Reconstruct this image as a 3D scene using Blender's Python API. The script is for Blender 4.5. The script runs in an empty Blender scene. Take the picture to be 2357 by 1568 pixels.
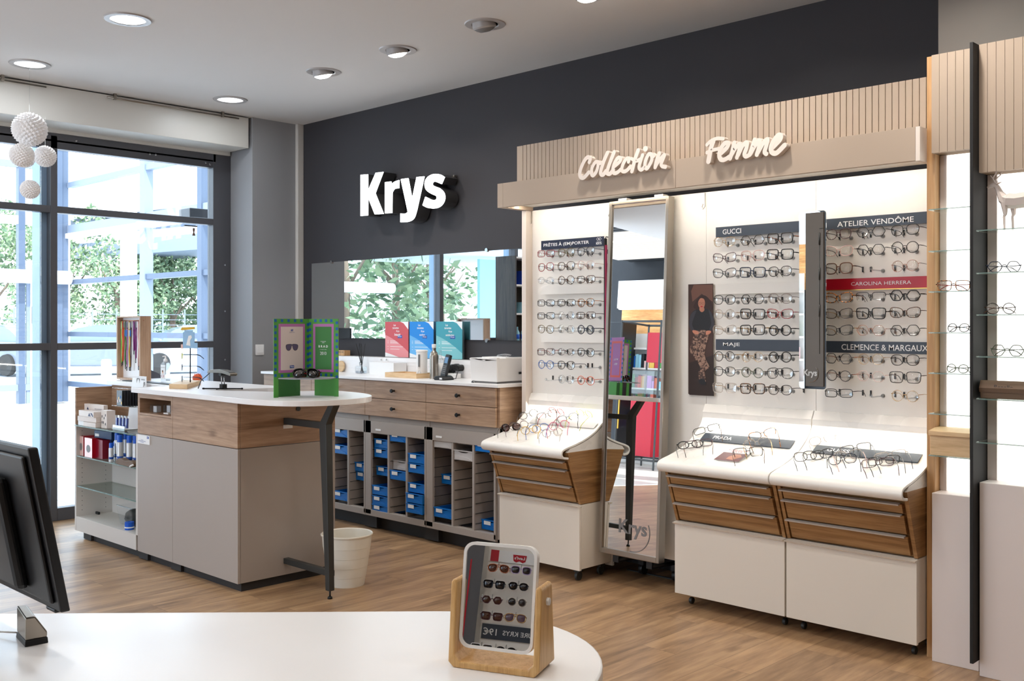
import bpy, bmesh, math, random
from mathutils import Vector, Matrix
random.seed(7)
PI = math.pi
scene = bpy.context.scene
COL = scene.collection
# ---------------------------------------------------------------- camera
F, HY, H, ANG = 2339.0, 748.5, 1.5, math.radians(44.16)
cam = bpy.data.cameras.new('camera'); camo = bpy.data.objects.new('camera', cam); COL.objects.link(camo)
camo.location = (0, 0, H); camo.rotation_euler = (PI / 2, 0, ANG)
cam.sensor_width = 36; cam.lens = F * 36 / 2357; cam.shift_y = -(784 - HY) / 2357
cam.clip_start = 0.05; cam.clip_end = 300
scene.camera = camo
cc_, ss_ = math.cos(ANG), math.sin(ANG)
def at(px, py, X=None, Y=None, Z=None):
    """the point of a known room plane that the photograph shows at px, py"""
    u = px - 1178.5
    d = (-ss_ * F + cc_ * u, cc_ * F + ss_ * u, HY - py)
    t = X / d[0] if X is not None else Y / d[1] if Y is not None else (Z - H) / d[2]
    return Vector((d[0] * t, d[1] * t, H + d[2] * t))
# ---------------------------------------------------------------- world, view
vs = scene.view_settings
vs.view_transform = 'Standard'; vs.look = 'None'; vs.gamma = 1.0; vs.exposure = 0.33; vs.use_curve_mapping = False
w = bpy.data.worlds.new('sky'); scene.world = w; w.use_nodes = True
wn = w.node_tree.nodes; wn['Background'].inputs[0].default_value = (0.72, 0.85, 1.0, 1); wn['Background'].inputs[1].default_value = 4.6
CEIL = 3.26
def area(name, loc, rot, sx, sy, power, col=(1, 1, 1), shape='RECTANGLE', spread=PI):
    l = bpy.data.lights.new(name, 'AREA'); l.shape = shape; l.size = sx; l.size_y = sy
    l.energy = power; l.color = col; l.spread = spread
    o = bpy.data.objects.new(name, l); COL.objects.link(o); o.location = loc; o.rotation_euler = rot
    return o
WARM, NEUT, COOL = (1.0, 0.86, 0.70), (1.0, 0.94, 0.86), (0.86, 0.93, 1.0)
sun = bpy.data.lights.new('sun', 'SUN'); sun.energy = 7.0; sun.angle = 0.02; sun.color = (1, .96, .88)
suno = bpy.data.objects.new('sun', sun); COL.objects.link(suno); suno.rotation_euler = (math.radians(38), 0, math.radians(60))
# LED strips of the wall furniture
area('led_tray', (-4.16, 4.762, 1.005), (math.radians(-50), 0, 0), 0.62, 0.015, 1.0, (1, .97, .86))
area('led_tray', (-2.51, 4.762, 1.005), (math.radians(-50), 0, 0), 1.27, 0.015, 2.0, (1, .97, .86))
# daylight portals in the glazing
for cy, sy in ((2.0, 2.1), (3.8, 1.35)):
    p = area('daylight_portal', (-8.0, cy, 1.5), (0, math.radians(-90), 0), 2.8, sy, 1)
    p.data.cycles.is_portal = True
DOWNL = [(-5.656, 2.653), (-7.097, 2.648), (-7.097, 4.154), (-4.25, 2.65), (-2.8, 2.65), (-1.4, 2.65), (-5.656, .9), (-4.25, .9), (-2.8, .9), (-1.4, .9), (0, 2.65), (0, .9), (-5.656, -.9), (-4.25, -.9), (-2.8, -.9), (-1.4, -.9), (0, -.9), (-7.097, .9)]
SPOTS = [(-5.853, 4.15, 1), (-5.048, 4.152, 1), (-4.249, 4.15, 0), (-3.46, 4.15, 1), (-2.6, 4.15, 1), (-1.7, 4.15, 1), (-.9, 4.15, 1)]
# ---------------------------------------------------------------- materials
def lin(c):
    return tuple((v / 12.92 if v <= .04045 else ((v + .055) / 1.055) ** 2.4) for v in (x / 255 for x in c)) + (1,)
MATS = {}
def mat(name, col, rough=.5, metal=0, spec=.5, emit=0, alpha=1, trans=0, ior=1.45, coat=0, bump=0, bscale=200, lin_=False):
    if name in MATS: return MATS[name]
    m = bpy.data.materials.new(name); m.use_nodes = True; MATS[name] = m
    nt = m.node_tree; b = nt.nodes['Principled BSDF']
    c = col if lin_ else lin(col)
    b.inputs['Base Color'].default_value = c; b.inputs['Roughness'].default_value = rough
    b.inputs['Metallic'].default_value = metal; b.inputs['Specular IOR Level'].default_value = spec
    b.inputs['Alpha'].default_value = alpha; b.inputs['Transmission Weight'].default_value = trans; b.inputs['IOR'].default_value = ior
    b.inputs['Coat Weight'].default_value = coat
    if emit: b.inputs['Emission Color'].default_value = c; b.inputs['Emission Strength'].default_value = emit
    # faint procedural tone variation keeps surfaces from looking plastic
    if not emit and alpha == 1 and not trans:
        n = nt.nodes.new('ShaderNodeTexNoise'); n.inputs['Scale'].default_value = bscale if bump else 6
        tc = nt.nodes.new('ShaderNodeTexCoord'); nt.links.new(tc.outputs['Object'], n.inputs['Vector'])
        if bump:
            bp = nt.nodes.new('ShaderNodeBump'); bp.inputs['Strength'].default_value = bump; bp.inputs['Distance'].default_value = .002
            nt.links.new(n.outputs[0], bp.inputs['Height']); nt.links.new(bp.outputs[0], b.inputs['Normal'])
        else:
            mr = nt.nodes.new('ShaderNodeMapRange'); mr.inputs['To Min'].default_value = max(.02, rough - .05); mr.inputs['To Max'].default_value = min(1, rough + .05)
            nt.links.new(n.outputs[0], mr.inputs[0]); nt.links.new(mr.outputs[0], b.inputs['Roughness'])
    return m
def ramp(nt, stops):
    r = nt.nodes.new('ShaderNodeValToRGB'); e = r.color_ramp.elements
    e[0].position, e[0].color = stops[0][0], stops[0][1]; e[1].position, e[1].color = stops[-1][0], stops[-1][1]
    for p, c in stops[1:-1]:
        k = e.new(p); k.color = c
    return r
def wood(name, dark, mid, light, stretch, rough=.45, knots=False, planks=False, fine=1.0):
    """streaked wood; stretch = noise scale along x, y, z (small along the grain)"""
    m = bpy.data.materials.new(name); m.use_nodes = True; MATS[name] = m
    nt = m.node_tree; L = nt.links.new; b = nt.nodes['Principled BSDF']; b.inputs['Roughness'].default_value = rough
    tc = nt.nodes.new('ShaderNodeTexCoord'); mp = nt.nodes.new('ShaderNodeMapping'); mp.inputs['Scale'].default_value = stretch
    src = tc.outputs['Object']
    if planks:
        sw = nt.nodes.new('ShaderNodeMapping'); sw.inputs['Rotation'].default_value = (0, 0, PI / 2); L(src, sw.inputs[0])
        br = nt.nodes.new('ShaderNodeTexBrick'); L(sw.outputs[0], br.inputs['Vector'])
        br.offset = .37; br.inputs['Scale'].default_value = 1; br.inputs['Brick Width'].default_value = 1.28; br.inputs['Row Height'].default_value = .192
        br.inputs['Mortar Size'].default_value = .0012; br.inputs['Mortar Smooth'].default_value = .3
        br.inputs['Color1'].default_value = (0, 0, 0, 1); br.inputs['Color2'].default_value = (1, 1, 1, 1); br.inputs['Mortar'].default_value = (.5, .5, .5, 1)
        off = nt.nodes.new('ShaderNodeVectorMath'); off.operation = 'MULTIPLY_ADD'; L(br.outputs['Color'], off.inputs[0]); off.inputs[1].default_value = (3.3, 7.1, 1.7); L(src, off.inputs[2])
        src = off.outputs[0]
    L(src, mp.inputs[0])
    n1 = nt.nodes.new('ShaderNodeTexNoise'); n1.inputs['Scale'].default_value = 1; n1.inputs['Detail'].default_value = 6; n1.inputs['Roughness'].default_value = .62; n1.inputs['Distortion'].default_value = .6
    L(mp.outputs[0], n1.inputs['Vector'])
    n2 = nt.nodes.new('ShaderNodeTexNoise'); n2.inputs['Scale'].default_value = 5 * fine; n2.inputs['Detail'].default_value = 3; L(mp.outputs[0], n2.inputs['Vector'])
    mx = nt.nodes.new('ShaderNodeMix'); mx.inputs[0].default_value = .3; L(n1.outputs[0], mx.inputs[2]); L(n2.outputs[0], mx.inputs[3])
    r = ramp(nt, [(.33, lin(dark)), (.5, lin(mid)), (.66, lin(light))]); L(mx.outputs[0], r.inputs[0])
    out = r.outputs[0]
    if planks:
        hs = nt.nodes.new('ShaderNodeMix'); hs.data_type = 'RGBA'; hs.blend_type = 'MULTIPLY'; hs.inputs[0].default_value = .8
        rr = ramp(nt, [(0, (.80, .78, .76, 1)), (1, (1.12, 1.1, 1.06, 1))]); L(br.outputs['Color'], rr.inputs[0])
        L(out, hs.inputs[6]); L(rr.outputs[0], hs.inputs[7]); out = hs.outputs[2]
        dk = nt.nodes.new('ShaderNodeMix'); dk.data_type = 'RGBA'; L(br.outputs['Fac'], dk.inputs[0]); L(out, dk.inputs[6]); dk.inputs[7].default_value = lin((110, 84, 60)); out = dk.outputs[2]
    if knots:
        vo = nt.nodes.new('ShaderNodeTexVoronoi'); m2 = nt.nodes.new('ShaderNodeMapping'); L(src, m2.inputs[0])
        m2.inputs['Scale'].default_value = (3.1, 1.3, 2.0) if planks else (1.6, 1.6, 3.6)
        L(m2.outputs[0], vo.inputs['Vector']); vo.inputs['Scale'].default_value = 1.0
        nk = nt.nodes.new('ShaderNodeMath'); nk.operation = 'ADD'; L(vo.outputs['Distance'], nk.inputs[0])
        nz = nt.nodes.new('ShaderNodeMath'); nz.operation = 'MULTIPLY'; L(n2.outputs[0], nz.inputs[0]); nz.inputs[1].default_value = .09; L(nz.outputs[0], nk.inputs[1])
        kr = ramp(nt, [(.07, (.42, .36, .32, 1)), (.15, (1, 1, 1, 1))]); L(nk.outputs[0], kr.inputs[0])
        km = nt.nodes.new('ShaderNodeMix'); km.data_type = 'RGBA'; km.blend_type = 'MULTIPLY'; km.inputs[0].default_value = .75
        L(out, km.inputs[6]); L(kr.outputs[0], km.inputs[7]); out = km.outputs[2]
    L(out, b.inputs['Base Color'])
    bp = nt.nodes.new('ShaderNodeBump'); bp.inputs['Strength'].default_value = .12; bp.inputs['Distance'].default_value = .002
    L(n2.outputs[0], bp.inputs['Height']); L(bp.outputs[0], b.inputs['Normal'])
    return m
def clearmat(name, tint=(1, 1, 1), mixf=.08, rough=.02, gl=.5):
    """thin clear sheet: straight-through plus a fresnel glint"""
    m = bpy.data.materials.new(name); m.use_nodes = True; MATS[name] = m
    nt = m.node_tree; nt.nodes.clear(); L = nt.links.new
    o = nt.nodes.new('ShaderNodeOutputMaterial'); t = nt.nodes.new('ShaderNodeBsdfTransparent'); g = nt.nodes.new('ShaderNodeBsdfGlossy')
    t.inputs[0].default_value = (*tint, 1); g.inputs['Roughness'].default_value = rough
    fr = nt.nodes.new('ShaderNodeLayerWeight'); fr.inputs[0].default_value = .25
    ad = nt.nodes.new('ShaderNodeMath'); ad.operation = 'MULTIPLY_ADD'; ad.inputs[1].default_value = gl; ad.inputs[2].default_value = mixf; ad.use_clamp = True
    L(fr.outputs['Fresnel'], ad.inputs[0])
    mx = nt.nodes.new('ShaderNodeMixShader'); L(ad.outputs[0], mx.inputs[0]); L(t.outputs[0], mx.inputs[1]); L(g.outputs[0], mx.inputs[2]); L(mx.outputs[0], o.inputs[0])
    return m
wood('floor_wood', (122, 95, 71), (168, 134, 101), (196, 162, 124), (9, 1.1, 1), rough=.34, knots=True, planks=True)
wood('oak_h', (130, 100, 78), (166, 133, 106), (188, 156, 127), (1.6, 1.6, 22), rough=.5, knots=True)
wood('oak_warm', (116, 80, 44), (152, 110, 66), (176, 134, 86), (1.3, 1.3, 26), rough=.5)
wood('oak_v', (160, 118, 76), (190, 146, 98), (208, 166, 118), (26, 26, 1.2), rough=.5)
wood('oak_v2', (150, 118, 92), (184, 150, 122), (206, 174, 146), (22, 22, 1.4), rough=.5)
wood('pine', (196, 160, 116), (216, 182, 138), (228, 198, 156), (3, 3, 30), rough=.5)
wood('bamboo', (188, 140, 84), (212, 168, 108), (226, 186, 128), (60, 60, 3), rough=.4)
wood('mall_wood', (180, 120, 60), (214, 156, 90), (232, 180, 118), (2, 2, 14), rough=.5)
mat('ceiling_white', (214, 210, 206), .9); mat('wall_dark', (56, 54, 57), .75, bump=.1, bscale=350); mat('wall_grey', (150, 149, 150), .8)
mat('wall_grey_warm', (128, 122, 116), .8); mat('trim_white', (206, 200, 192), .5)
mat('alu_grey', (92, 92, 96), .4, .3); mat('alu_blue', (128, 150, 172), .35, .2); mat('box_white', (212, 208, 200), .4)
mat('laminate', (168, 158, 150), .5); mat('laminate_lite', (206, 200, 194), .5); mat('top_white', (238, 236, 236), .3)
mat('beige', (176, 158, 141), .7); mat('beige_gap', (120, 98, 74), .8); mat('beige_lite', (226, 214, 204), .6)
mat('panel_white', (240, 236, 230), .45); mat('solid_surface', (240, 236, 230), .28); mat('unit_white', (228, 219, 206), .4)
mat('black', (22, 22, 24), .4); mat('black_matte', (30, 30, 31), .7); mat('steel_dark', (62, 63, 62), .45, .4)
mat('chrome', (210, 210, 210), .12, 1); mat('steel', (158, 150, 140), .3, 1); mat('mirror', (232, 236, 238), .0, 1, bump=0)
MATS['mirror'].node_tree.nodes['Principled BSDF'].inputs['Roughness'].default_value = 0.0
for l in list(MATS['mirror'].node_tree.links):
    if l.to_socket.name == 'Roughness': MATS['mirror'].node_tree.links.remove(l)
mat('white_plastic', (236, 234, 232), .35); mat('grey_plastic', (120, 118, 118), .5); mat('plinth', (48, 47, 48), .6)
mat('sign_navy', (26, 34, 58), .4); mat('sign_slate', (58, 66, 78), .4); mat('sign_red', (178, 8, 34), .35); mat('gold', (196, 158, 80), .3, .8)
mat('tray_blue', (10, 112, 196), .35); mat('tray_clear', (196, 192, 190), .35); mat('paper', (238, 238, 238), .6); mat('ink', (40, 42, 50), .6)
mat('krys_blue', (24, 74, 160), .4); mat('letter_side', (58, 57, 58), .3); mat('tower_glow', (255, 253, 248), .5, emit=1.5); mat('letter_glow', (250, 252, 255), .5, emit=3.2)
mat('lamp_glow', (255, 252, 246), .5, emit=9); mat('strip_glow', (255, 250, 238), .5, emit=4); mat('tower_white', (226, 216, 212), .4)
mat('beam_led', (255, 246, 230), .5, emit=50)
mat('lamp_ring', (176, 172, 170), .4, .2)
clearmat('window_glass', (.96, .985, .985), .03); clearmat('shelf_glass', (.90, .96, .94), .06); clearmat('lens_clear', (.965, .965, .965), .025, gl=.3); clearmat('acrylic', (.93, .94, .95), .07, .08)
mat('glass_edge', (120, 150, 140), .2, alpha=.55); mat('handle_steel', (190, 184, 178), .3, .25)
for k, c in (('lens_yellow', (.86, .95, .35)), ('lens_dark', (.10, .09, .12)), ('lens_brown', (.32, .18, .14)), ('lens_violet', (.42, .34, .45))): clearmat(k, c, .10)
# ---------------------------------------------------------------- mesh helpers
class MB:
    def __init__(s): s.v = []; s.f = []; s.mi = []; s.m = 0
    def add(s, vs_, fs):
        n = len(s.v); s.v += [tuple(p) for p in vs_]
        s.f += [[i + n for i in f] for f in fs]; s.mi += [s.m] * len(fs); return s
    def box(s, x0, x1, y0, y1, z0, z1):
        return s.add([(x0, y0, z0), (x1, y0, z0), (x1, y1, z0), (x0, y1, z0), (x0, y0, z1), (x1, y0, z1), (x1, y1, z1), (x0, y1, z1)],
                     [(0, 3, 2, 1), (4, 5, 6, 7), (0, 1, 5, 4), (1, 2, 6, 5), (2, 3, 7, 6), (3, 0, 4, 7)])
    def prism(s, poly, ax, a, b):
        """poly of 2-D points in the other two axes, swept along axis ax from a to b"""
        def P(p, t):
            q = list(p); q.insert(ax, t); return q
        n = len(poly)
        return s.add([P(p, a) for p in poly] + [P(p, b) for p in poly],
                     [list(range(n))[::-1], list(range(n, 2 * n))] + [(i, (i + 1) % n, n + (i + 1) % n, n + i) for i in range(n)])
    def sheet(s, prof, ax, a, b, th):
        """an open profile given a thickness, swept along axis ax"""
        n = len(prof); off = []
        for i, p in enumerate(prof):
            q, r = prof[max(i - 1, 0)], prof[min(i + 1, n - 1)]
            d = Vector((r[0] - q[0], r[1] - q[1])).normalized(); off.append((p[0] - d.y * th, p[1] + d.x * th))
        ring = list(prof) + off[::-1]
        def P(p, t):
            q = list(p); q.insert(ax, t); return q
        N = 2 * n; V = [P(p, a) for p in ring] + [P(p, b) for p in ring]
        Fc = [(i, (i + 1) % N, N + (i + 1) % N, N + i) for i in range(N)]
        for i in range(n - 1):
            Fc += [(i, N - 1 - i, N - 2 - i, i + 1), (N + i, N + i + 1, 2 * N - 2 - i, 2 * N - 1 - i)]
        return s.add(V, Fc)
    def tube(s, pts, r, n=8, closed=False, flat=1.0, caps=True):
        P = [Vector(p) for p in pts]; N = len(P); R = r if isinstance(r, (list, tuple)) else [r] * N; V = []; prev = None
        for i, p in enumerate(P):
            a = P[(i - 1) % N] if closed or i else p; b = P[(i + 1) % N] if closed or i < N - 1 else p
            t = (b - a).normalized()
            if prev is None:
                u = t.cross(Vector((0, 1, 0)));
                if u.length < .1: u = t.cross(Vector((1, 0, 0)))
            else: u = prev - t * prev.dot(t)
            u.normalize(); prev = u; w_ = t.cross(u)
            V += [p + (u * math.cos(2 * PI * k / n) + w_ * math.sin(2 * PI * k / n) * flat) * R[i] for k in range(n)]
        Fc = []
        for i in range(N if closed else N - 1):
            j = (i + 1) % N
            Fc += [(i * n + k, i * n + (k + 1) % n, j * n + (k + 1) % n, j * n + k) for k in range(n)]
        if not closed and caps: Fc += [list(range(n))[::-1], [(N - 1) * n + k for k in range(n)]]
        return s.add(V, Fc)
    def lathe(s, prof, c=(0, 0, 0), n=24, ax=2, cap=True):
        V = []; m = len(prof)
        for k in range(n):
            a = 2 * PI * k / n
            for r, z in prof:
                p = [r * math.cos(a), r * math.sin(a)]; p.insert(ax, z); V.append((c[0] + p[0], c[1] + p[1], c[2] + p[2]))
        Fc = []
        for k in range(n):
            j = (k + 1) % n
            Fc += [(k * m + i, j * m + i, j * m + i + 1, k * m + i + 1) for i in range(m - 1)]
        if cap and prof[0][0] > 0: Fc.append([k * m for k in range(n)][::-1])
        if cap and prof[-1][0] > 0: Fc.append([k * m + m - 1 for k in range(n)])
        return s.add(V, Fc)
    def build(s, name, m, parent=None, smooth=False, bevel=0, loc=None):
        me = bpy.data.meshes.new(name); off = WL.get(parent, Vector((0, 0, 0)))
        me.from_pydata([(p[0] - off.x, p[1] - off.y, p[2] - off.z) for p in s.v], [], s.f)
        ms = m if isinstance(m, (list, tuple)) else [m]
        for k in ms: me.materials.append(MATS[k] if isinstance(k, str) else k)
        if len(ms) > 1: me.polygons.foreach_set('material_index', s.mi)
        bm = bmesh.new(); bm.from_mesh(me); bmesh.ops.remove_doubles(bm, verts=bm.verts, dist=1e-6); bmesh.ops.recalc_face_normals(bm, faces=bm.faces); bm.to_mesh(me); bm.free()
        if smooth:
            me.shade_smooth()
            if smooth is not True: me.set_sharp_from_angle(angle=math.radians(smooth))
        o = bpy.data.objects.new(name, me); COL.objects.link(o)
        if parent is not None: o.parent = parent
        WL[o] = off.copy()
        if bevel:
            b = o.modifiers.new('soft_edges', 'BEVEL'); b.width = bevel; b.segments = 2; b.limit_method = 'ANGLE'
        return o
WL = {None: Vector((0, 0, 0))}
def thing(name, label, cat, loc=(0, 0, 0), group=None, rot=None):
    o = bpy.data.objects.new(name, None); COL.objects.link(o); o.location = loc; o.empty_display_size = .1
    WL[o] = Vector(loc)
    if rot is not None: o.rotation_euler = rot; WL[o] = Vector((0, 0, 0))
    o['label'] = label; o['category'] = cat
    if group: o['group'] = group
    return o
def tag(o, label, cat, group=None, kind=None):
    o['label'] = label; o['category'] = cat
    if group: o['group'] = group
    if kind: o['kind'] = kind
    return o
def struct(o): o['kind'] = 'structure'; return o
def BX(name, m, x0, x1, y0, y1, z0, z1, parent=None, bevel=0):
    return MB().box(min(x0, x1), max(x0, x1), min(y0, y1), max(y0, y1), min(z0, z1), max(z0, z1)).build(name, m, parent, bevel=bevel)
def text(s, m, parent, org, u, v, wid=None, hgt=None, bold=0, ext=.0008, name='lettering', align='C', shear=0, space=1.0, line=1.0):
    """flat lettering centred (or from its start) on org, along unit vectors u (reading) and v (up)"""
    c = bpy.data.curves.new(name, 'FONT'); c.body = s; c.size = 1; c.extrude = 0; c.offset = bold; c.align_x = 'CENTER' if align == 'C' else 'LEFT'; c.shear = shear; c.space_character = space; c.space_line = line; c.resolution_u = 3
    o = bpy.data.objects.new(name, c); me = bpy.data.meshes.new_from_object(o); bpy.data.objects.remove(o); bpy.data.curves.remove(c)
    xs = [q.co.x for q in me.vertices]; ys = [q.co.y for q in me.vertices]; x0, x1, y0, y1 = min(xs), max(xs), min(ys), max(ys)
    sy = hgt / (y1 - y0) if hgt else wid / (x1 - x0); sx = wid / (x1 - x0) if wid else sy
    u = Vector(u).normalized(); v = Vector(v).normalized(); n = u.cross(v); off = WL.get(parent, Vector((0, 0, 0))); org = Vector(org) - off
    cx = (x0 + x1) / 2 if align == 'C' else x0; cy = (y0 + y1) / 2
    bm = bmesh.new(); bm.from_mesh(me)
    for q in bm.verts: q.co = org + u * (q.co.x - cx) * sx + v * (q.co.y - cy) * sy + n * ext
    if ext > .003:
        r = bmesh.ops.extrude_face_region(bm, geom=bm.faces[:]); 
        for q in [e for e in r['geom'] if isinstance(e, bmesh.types.BMVert)]: q.co -= n * ext
        bmesh.ops.recalc_face_normals(bm, faces=bm.faces)
    bm.to_mesh(me); bm.free(); me.materials.clear(); me.materials.append(MATS[m]); me.name = name
    o = bpy.data.objects.new(name, me); COL.objects.link(o)
    if parent is not None: o.parent = parent
    WL[o] = off.copy(); return o
XP, YP, ZP = (1, 0, 0), (0, 1, 0), (0, 0, 1)
def arc(cx, cy, r, a0, a1, n): return [(cx + r * math.cos(math.radians(a0 + (a1 - a0) * k / n)), cy + r * math.sin(math.radians(a0 + (a1 - a0) * k / n))) for k in range(n + 1)]
def copy_thing(src, loc, label=None, rotz=None, name=None):
    r = src.copy(); COL.objects.link(r); r.location = loc; WL[r] = Vector(loc)
    if rotz is not None: r.rotation_euler.z = rotz
    if label: r['label'] = label
    for ch in src.children:
        c = ch.copy(); COL.objects.link(c); c.parent = r
        for g in ch.children:
            d = g.copy(); COL.objects.link(d); d.parent = c
    return r
# ================================================================ SETTING
WX, WY = -7.95, 5.13
struct(BX('floor', 'floor_wood', WX, 3, -3.2, WY + .1, -.05, 0))
m = MB(); m.box(WX - .1, 3, -3.2, WY + .1, CEIL, CEIL + .08); struct(m.build('ceiling', 'ceiling_white'))
struct(BX('wall_back', 'wall_dark', -7.57, 3, WY, WY + .12, 0, CEIL))
struct(BX('wall_right', 'wall_grey_warm', 3, 3.1, -3.2, WY, 0, CEIL))
struct(BX('wall_front', 'panel_white', -4.2, 3.1, -3.3, -3.2, 0, CEIL))
struct(BX('wall_left', 'wall_grey', WX - .15, -7.57, 4.641, WY + .12, 0, CEIL))
struct(BX('trim_1', 'trim_white', -7.57, -7.53, 5.066, WY, 0, CEIL, bevel=.006))
struct(BX('wall_pillar', 'wall_grey_warm', -1.885, -.2, 4.81, WY, 0, CEIL))
BX('baseboard_back', 'wall_grey', -7.5, -6.4, 5.115, WY, 0, .07)['kind'] = 'structure'
BX('baseboard_corner', 'alu_grey', -7.57, -7.555, 4.66, 5.06, 0, .09)['kind'] = 'structure'
# window_1: grey aluminium glazing in the plane X = -7.95, from y 0.95 to 4.61
wf = MB(); D0, D1 = WX - .07, WX + .03
def bar(y0, y1, z0, z1, d=0): wf.box(D0 + d, D1, y0, y1, z0, z1)
ys = [0.95, 1.98, 3.107, 4.475]
for y in (3.107, 1.98): bar(y, y + .052, 0, 2.95)
wf.box(WX - .2, WX - .05, 3.06, 3.107, 0, 2.95); wf.box(WX - .2, WX - .05, 1.935, 1.98, 0, 2.95)
bar(4.474, 4.56, 0, CEIL); bar(4.56, 4.607, 0, CEIL, .03); bar(4.607, 4.641, 0, CEIL, .08); bar(.95, 1.03, 0, CEIL)
bar(.95, 4.5, 2.90, CEIL, .01); bar(.95, 4.474, 2.85, 2.92, .03)
for z0, z1 in ((2.36, 2.412), (1.308, 1.362), (0, .096)):
    for a, b in ((1.03, 1.98), (2.03, 3.107), (3.159, 4.474)): bar(a, b, z0, z1, .02)
wfo = struct(wf.build('window_1', 'alu_grey', bevel=.003))
for a, b in ((1.03, 1.93), (2.03, 3.06), (3.159, 4.474)):
    for z0, z1 in ((.096, 1.308), (1.362, 2.36), (2.412, 2.85)):
        BX('window_glass', 'window_glass', WX - .04, WX - .032, a, b, z0, z1, wfo)
jb = MB()
for y in (3.012, 1.888): jb.box(WX - .20, WX - .045, y + .045, y + .0951, 0, 2.95)
jb.build('window_jamb', 'alu_blue', wfo)
sc_ = MB()
for y, z in ((4.583, 2.02), (4.583, 1.62), (4.583, 1.2), (4.40, 2.885), (4.44, 2.875), (3.9, 2.9), (3.95, 2.9), (3.3, 2.93)): sc_.lathe([(.0, .0), (.008, .001), (.008, -.004)], (WX + .033, y, z), 10, 0)
sc_.build('screw', 'chrome', wfo)
# blind box under the ceiling
bb = thing('shutter_box', 'long off-white shutter housing under the ceiling above the shop window', 'shutter box', (-7.75, 2.8, 2.97))
BX('box_face', 'box_white', -7.60, -7.578, .95, 4.61, 2.994, 3.250, bb, .004)
BX('box_underside', 'box_white', -7.93, -7.60, .95, 4.60, 2.994, 3.004, bb)
BX('guide_lip', 'box_white', -7.93, -7.90, .95, 4.625, 2.968, 3.0, bb)
cr = thing('curtain_rail', 'thin steel rail on short brackets above the shutter housing', 'rail', (-7.56, 2.8, 3.24))
r_ = MB(); r_.tube([(-7.55, .95, 3.225), (-7.55, 2.93, 3.225)], .006).tube([(-7.55, 3.38, 3.225), (-7.55, 4.50, 3.225)], .006).build('rail', 'steel', cr, True)
for y in (1.6, 2.62, 3.43, 4.34): BX('bracket', 'steel', -7.56, -7.54, y, y + .02, 3.215, 3.262, cr)
# ---- downlights
def downlight(x, y, lab):
    t = thing('ceiling_downlight', lab, 'downlight', (x, y, CEIL), 'recessed ceiling downlights')
    MB().lathe([(.098, -.008), (.128, -.008), (.132, 0), (.098, .002)], (x, y, CEIL), 40, cap=False).build('trim_ring', 'lamp_ring', t, 40)
    g = MB(); g.lathe([(0, -.001), (.05, -.002), (.099, -.004)], (x, y, CEIL), 40).build('reflector', 'facet_glow', t)
    area('downlight_lamp', (x, y, CEIL - .02), (0, 0, 0), .19, .19, 3.8 if y > 2 and x < -5 else 6.5 if x > -3 and y > 0 else 4.0, COOL if x < -5 and y > 2 else NEUT, 'DISK')
    return t
fg = bpy.data.materials.new('facet_glow'); fg.use_nodes = True; MATS['facet_glow'] = fg; nt = fg.node_tree; b = nt.nodes['Principled BSDF']
vo = nt.nodes.new('ShaderNodeTexVoronoi'); vo.inputs['Scale'].default_value = 55; tc = nt.nodes.new('ShaderNodeTexCoord'); nt.links.new(tc.outputs['Object'], vo.inputs['Vector'])
rp = ramp(nt, [(.15, (.25, .25, .3, 1)), (.55, (1, 1, 1, 1))]); nt.links.new(vo.outputs['Color'], rp.inputs[0]); nt.links.new(rp.outputs[0], b.inputs['Emission Color']); b.inputs['Emission Strength'].default_value = 2.2
for i, (x, y) in enumerate(DOWNL):
    downlight(x, y, ['bright round downlight nearer the white globes, over the service counter', 'round downlight beside the shutter housing, above the globes', 'small bright downlight by the pilaster corner end of the housing'][i] if i < 3 else 'round downlight in the rear ceiling rows, %s of the shop' % ['table side', 'table middle', 'camera side', 'second row start', 'second row middle', 'second row table side', 'second row camera side', 'end column third row', 'end column second row', 'third row start', 'third row middle', 'third row table side', 'third row camera side', 'third row end', 'window end of second row'][i - 3])
def spot(x, y, on, lab):
    t = thing('ceiling_spotlight', lab, 'spotlight', (x, y, CEIL), 'recessed tilting ceiling spotlights')
    MB().lathe([(.072, .004), (.082, -.006), (.118, -.006), (.122, 0)], (x, y, CEIL), 36, cap=False).build('trim_ring', 'lamp_ring', t, 40)
    MB().lathe([(0, -.0015), (.075, -.0015)], (x, y, CEIL), 30).build('recess', 'black_matte', t)
    R = Matrix.Rotation(math.radians(14), 3, 'X'); c = Vector((x, y - .01, CEIL))
    def tf(mb): mb.v = [tuple(c + R @ (Vector(p) - c)) for p in mb.v]; return mb
    tf(MB().lathe([(.066, .03), (.07, -.022), (.062, -.03)], c, 30, cap=False)).build('lamp_barrel', 'lamp_ring', t, 40)
    tf(MB().lathe([(0, -.050), (.03, -.047), (.05, -.038), (.062, -.028)], c, 30)).build('lamp_lens', 'lamp_glow' if on else 'grey_plastic', t)
    if on:
        area('spot_lamp', c + R @ Vector((0, 0, -.055)), (math.radians(20), 0, 0), .11, .11, 3.6, NEUT, 'DISK', math.radians(110))
for x, y, on in SPOTS:
    spot(x, y, on, {-5.853: 'lit tilted spotlight above the printer counter', -5.048: 'lit tilted spotlight between the unlit one and the window side', -4.249: 'unlit tilted spotlight with grey barrel', -3.46: 'lit spotlight at the upper picture edge over the tall mirror', -2.6: 'lit spotlight over the wide spectacle trays', -1.7: 'lit spotlight over the glowing towers', -.9: 'lit spotlight past the towers'}[x])
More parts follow.
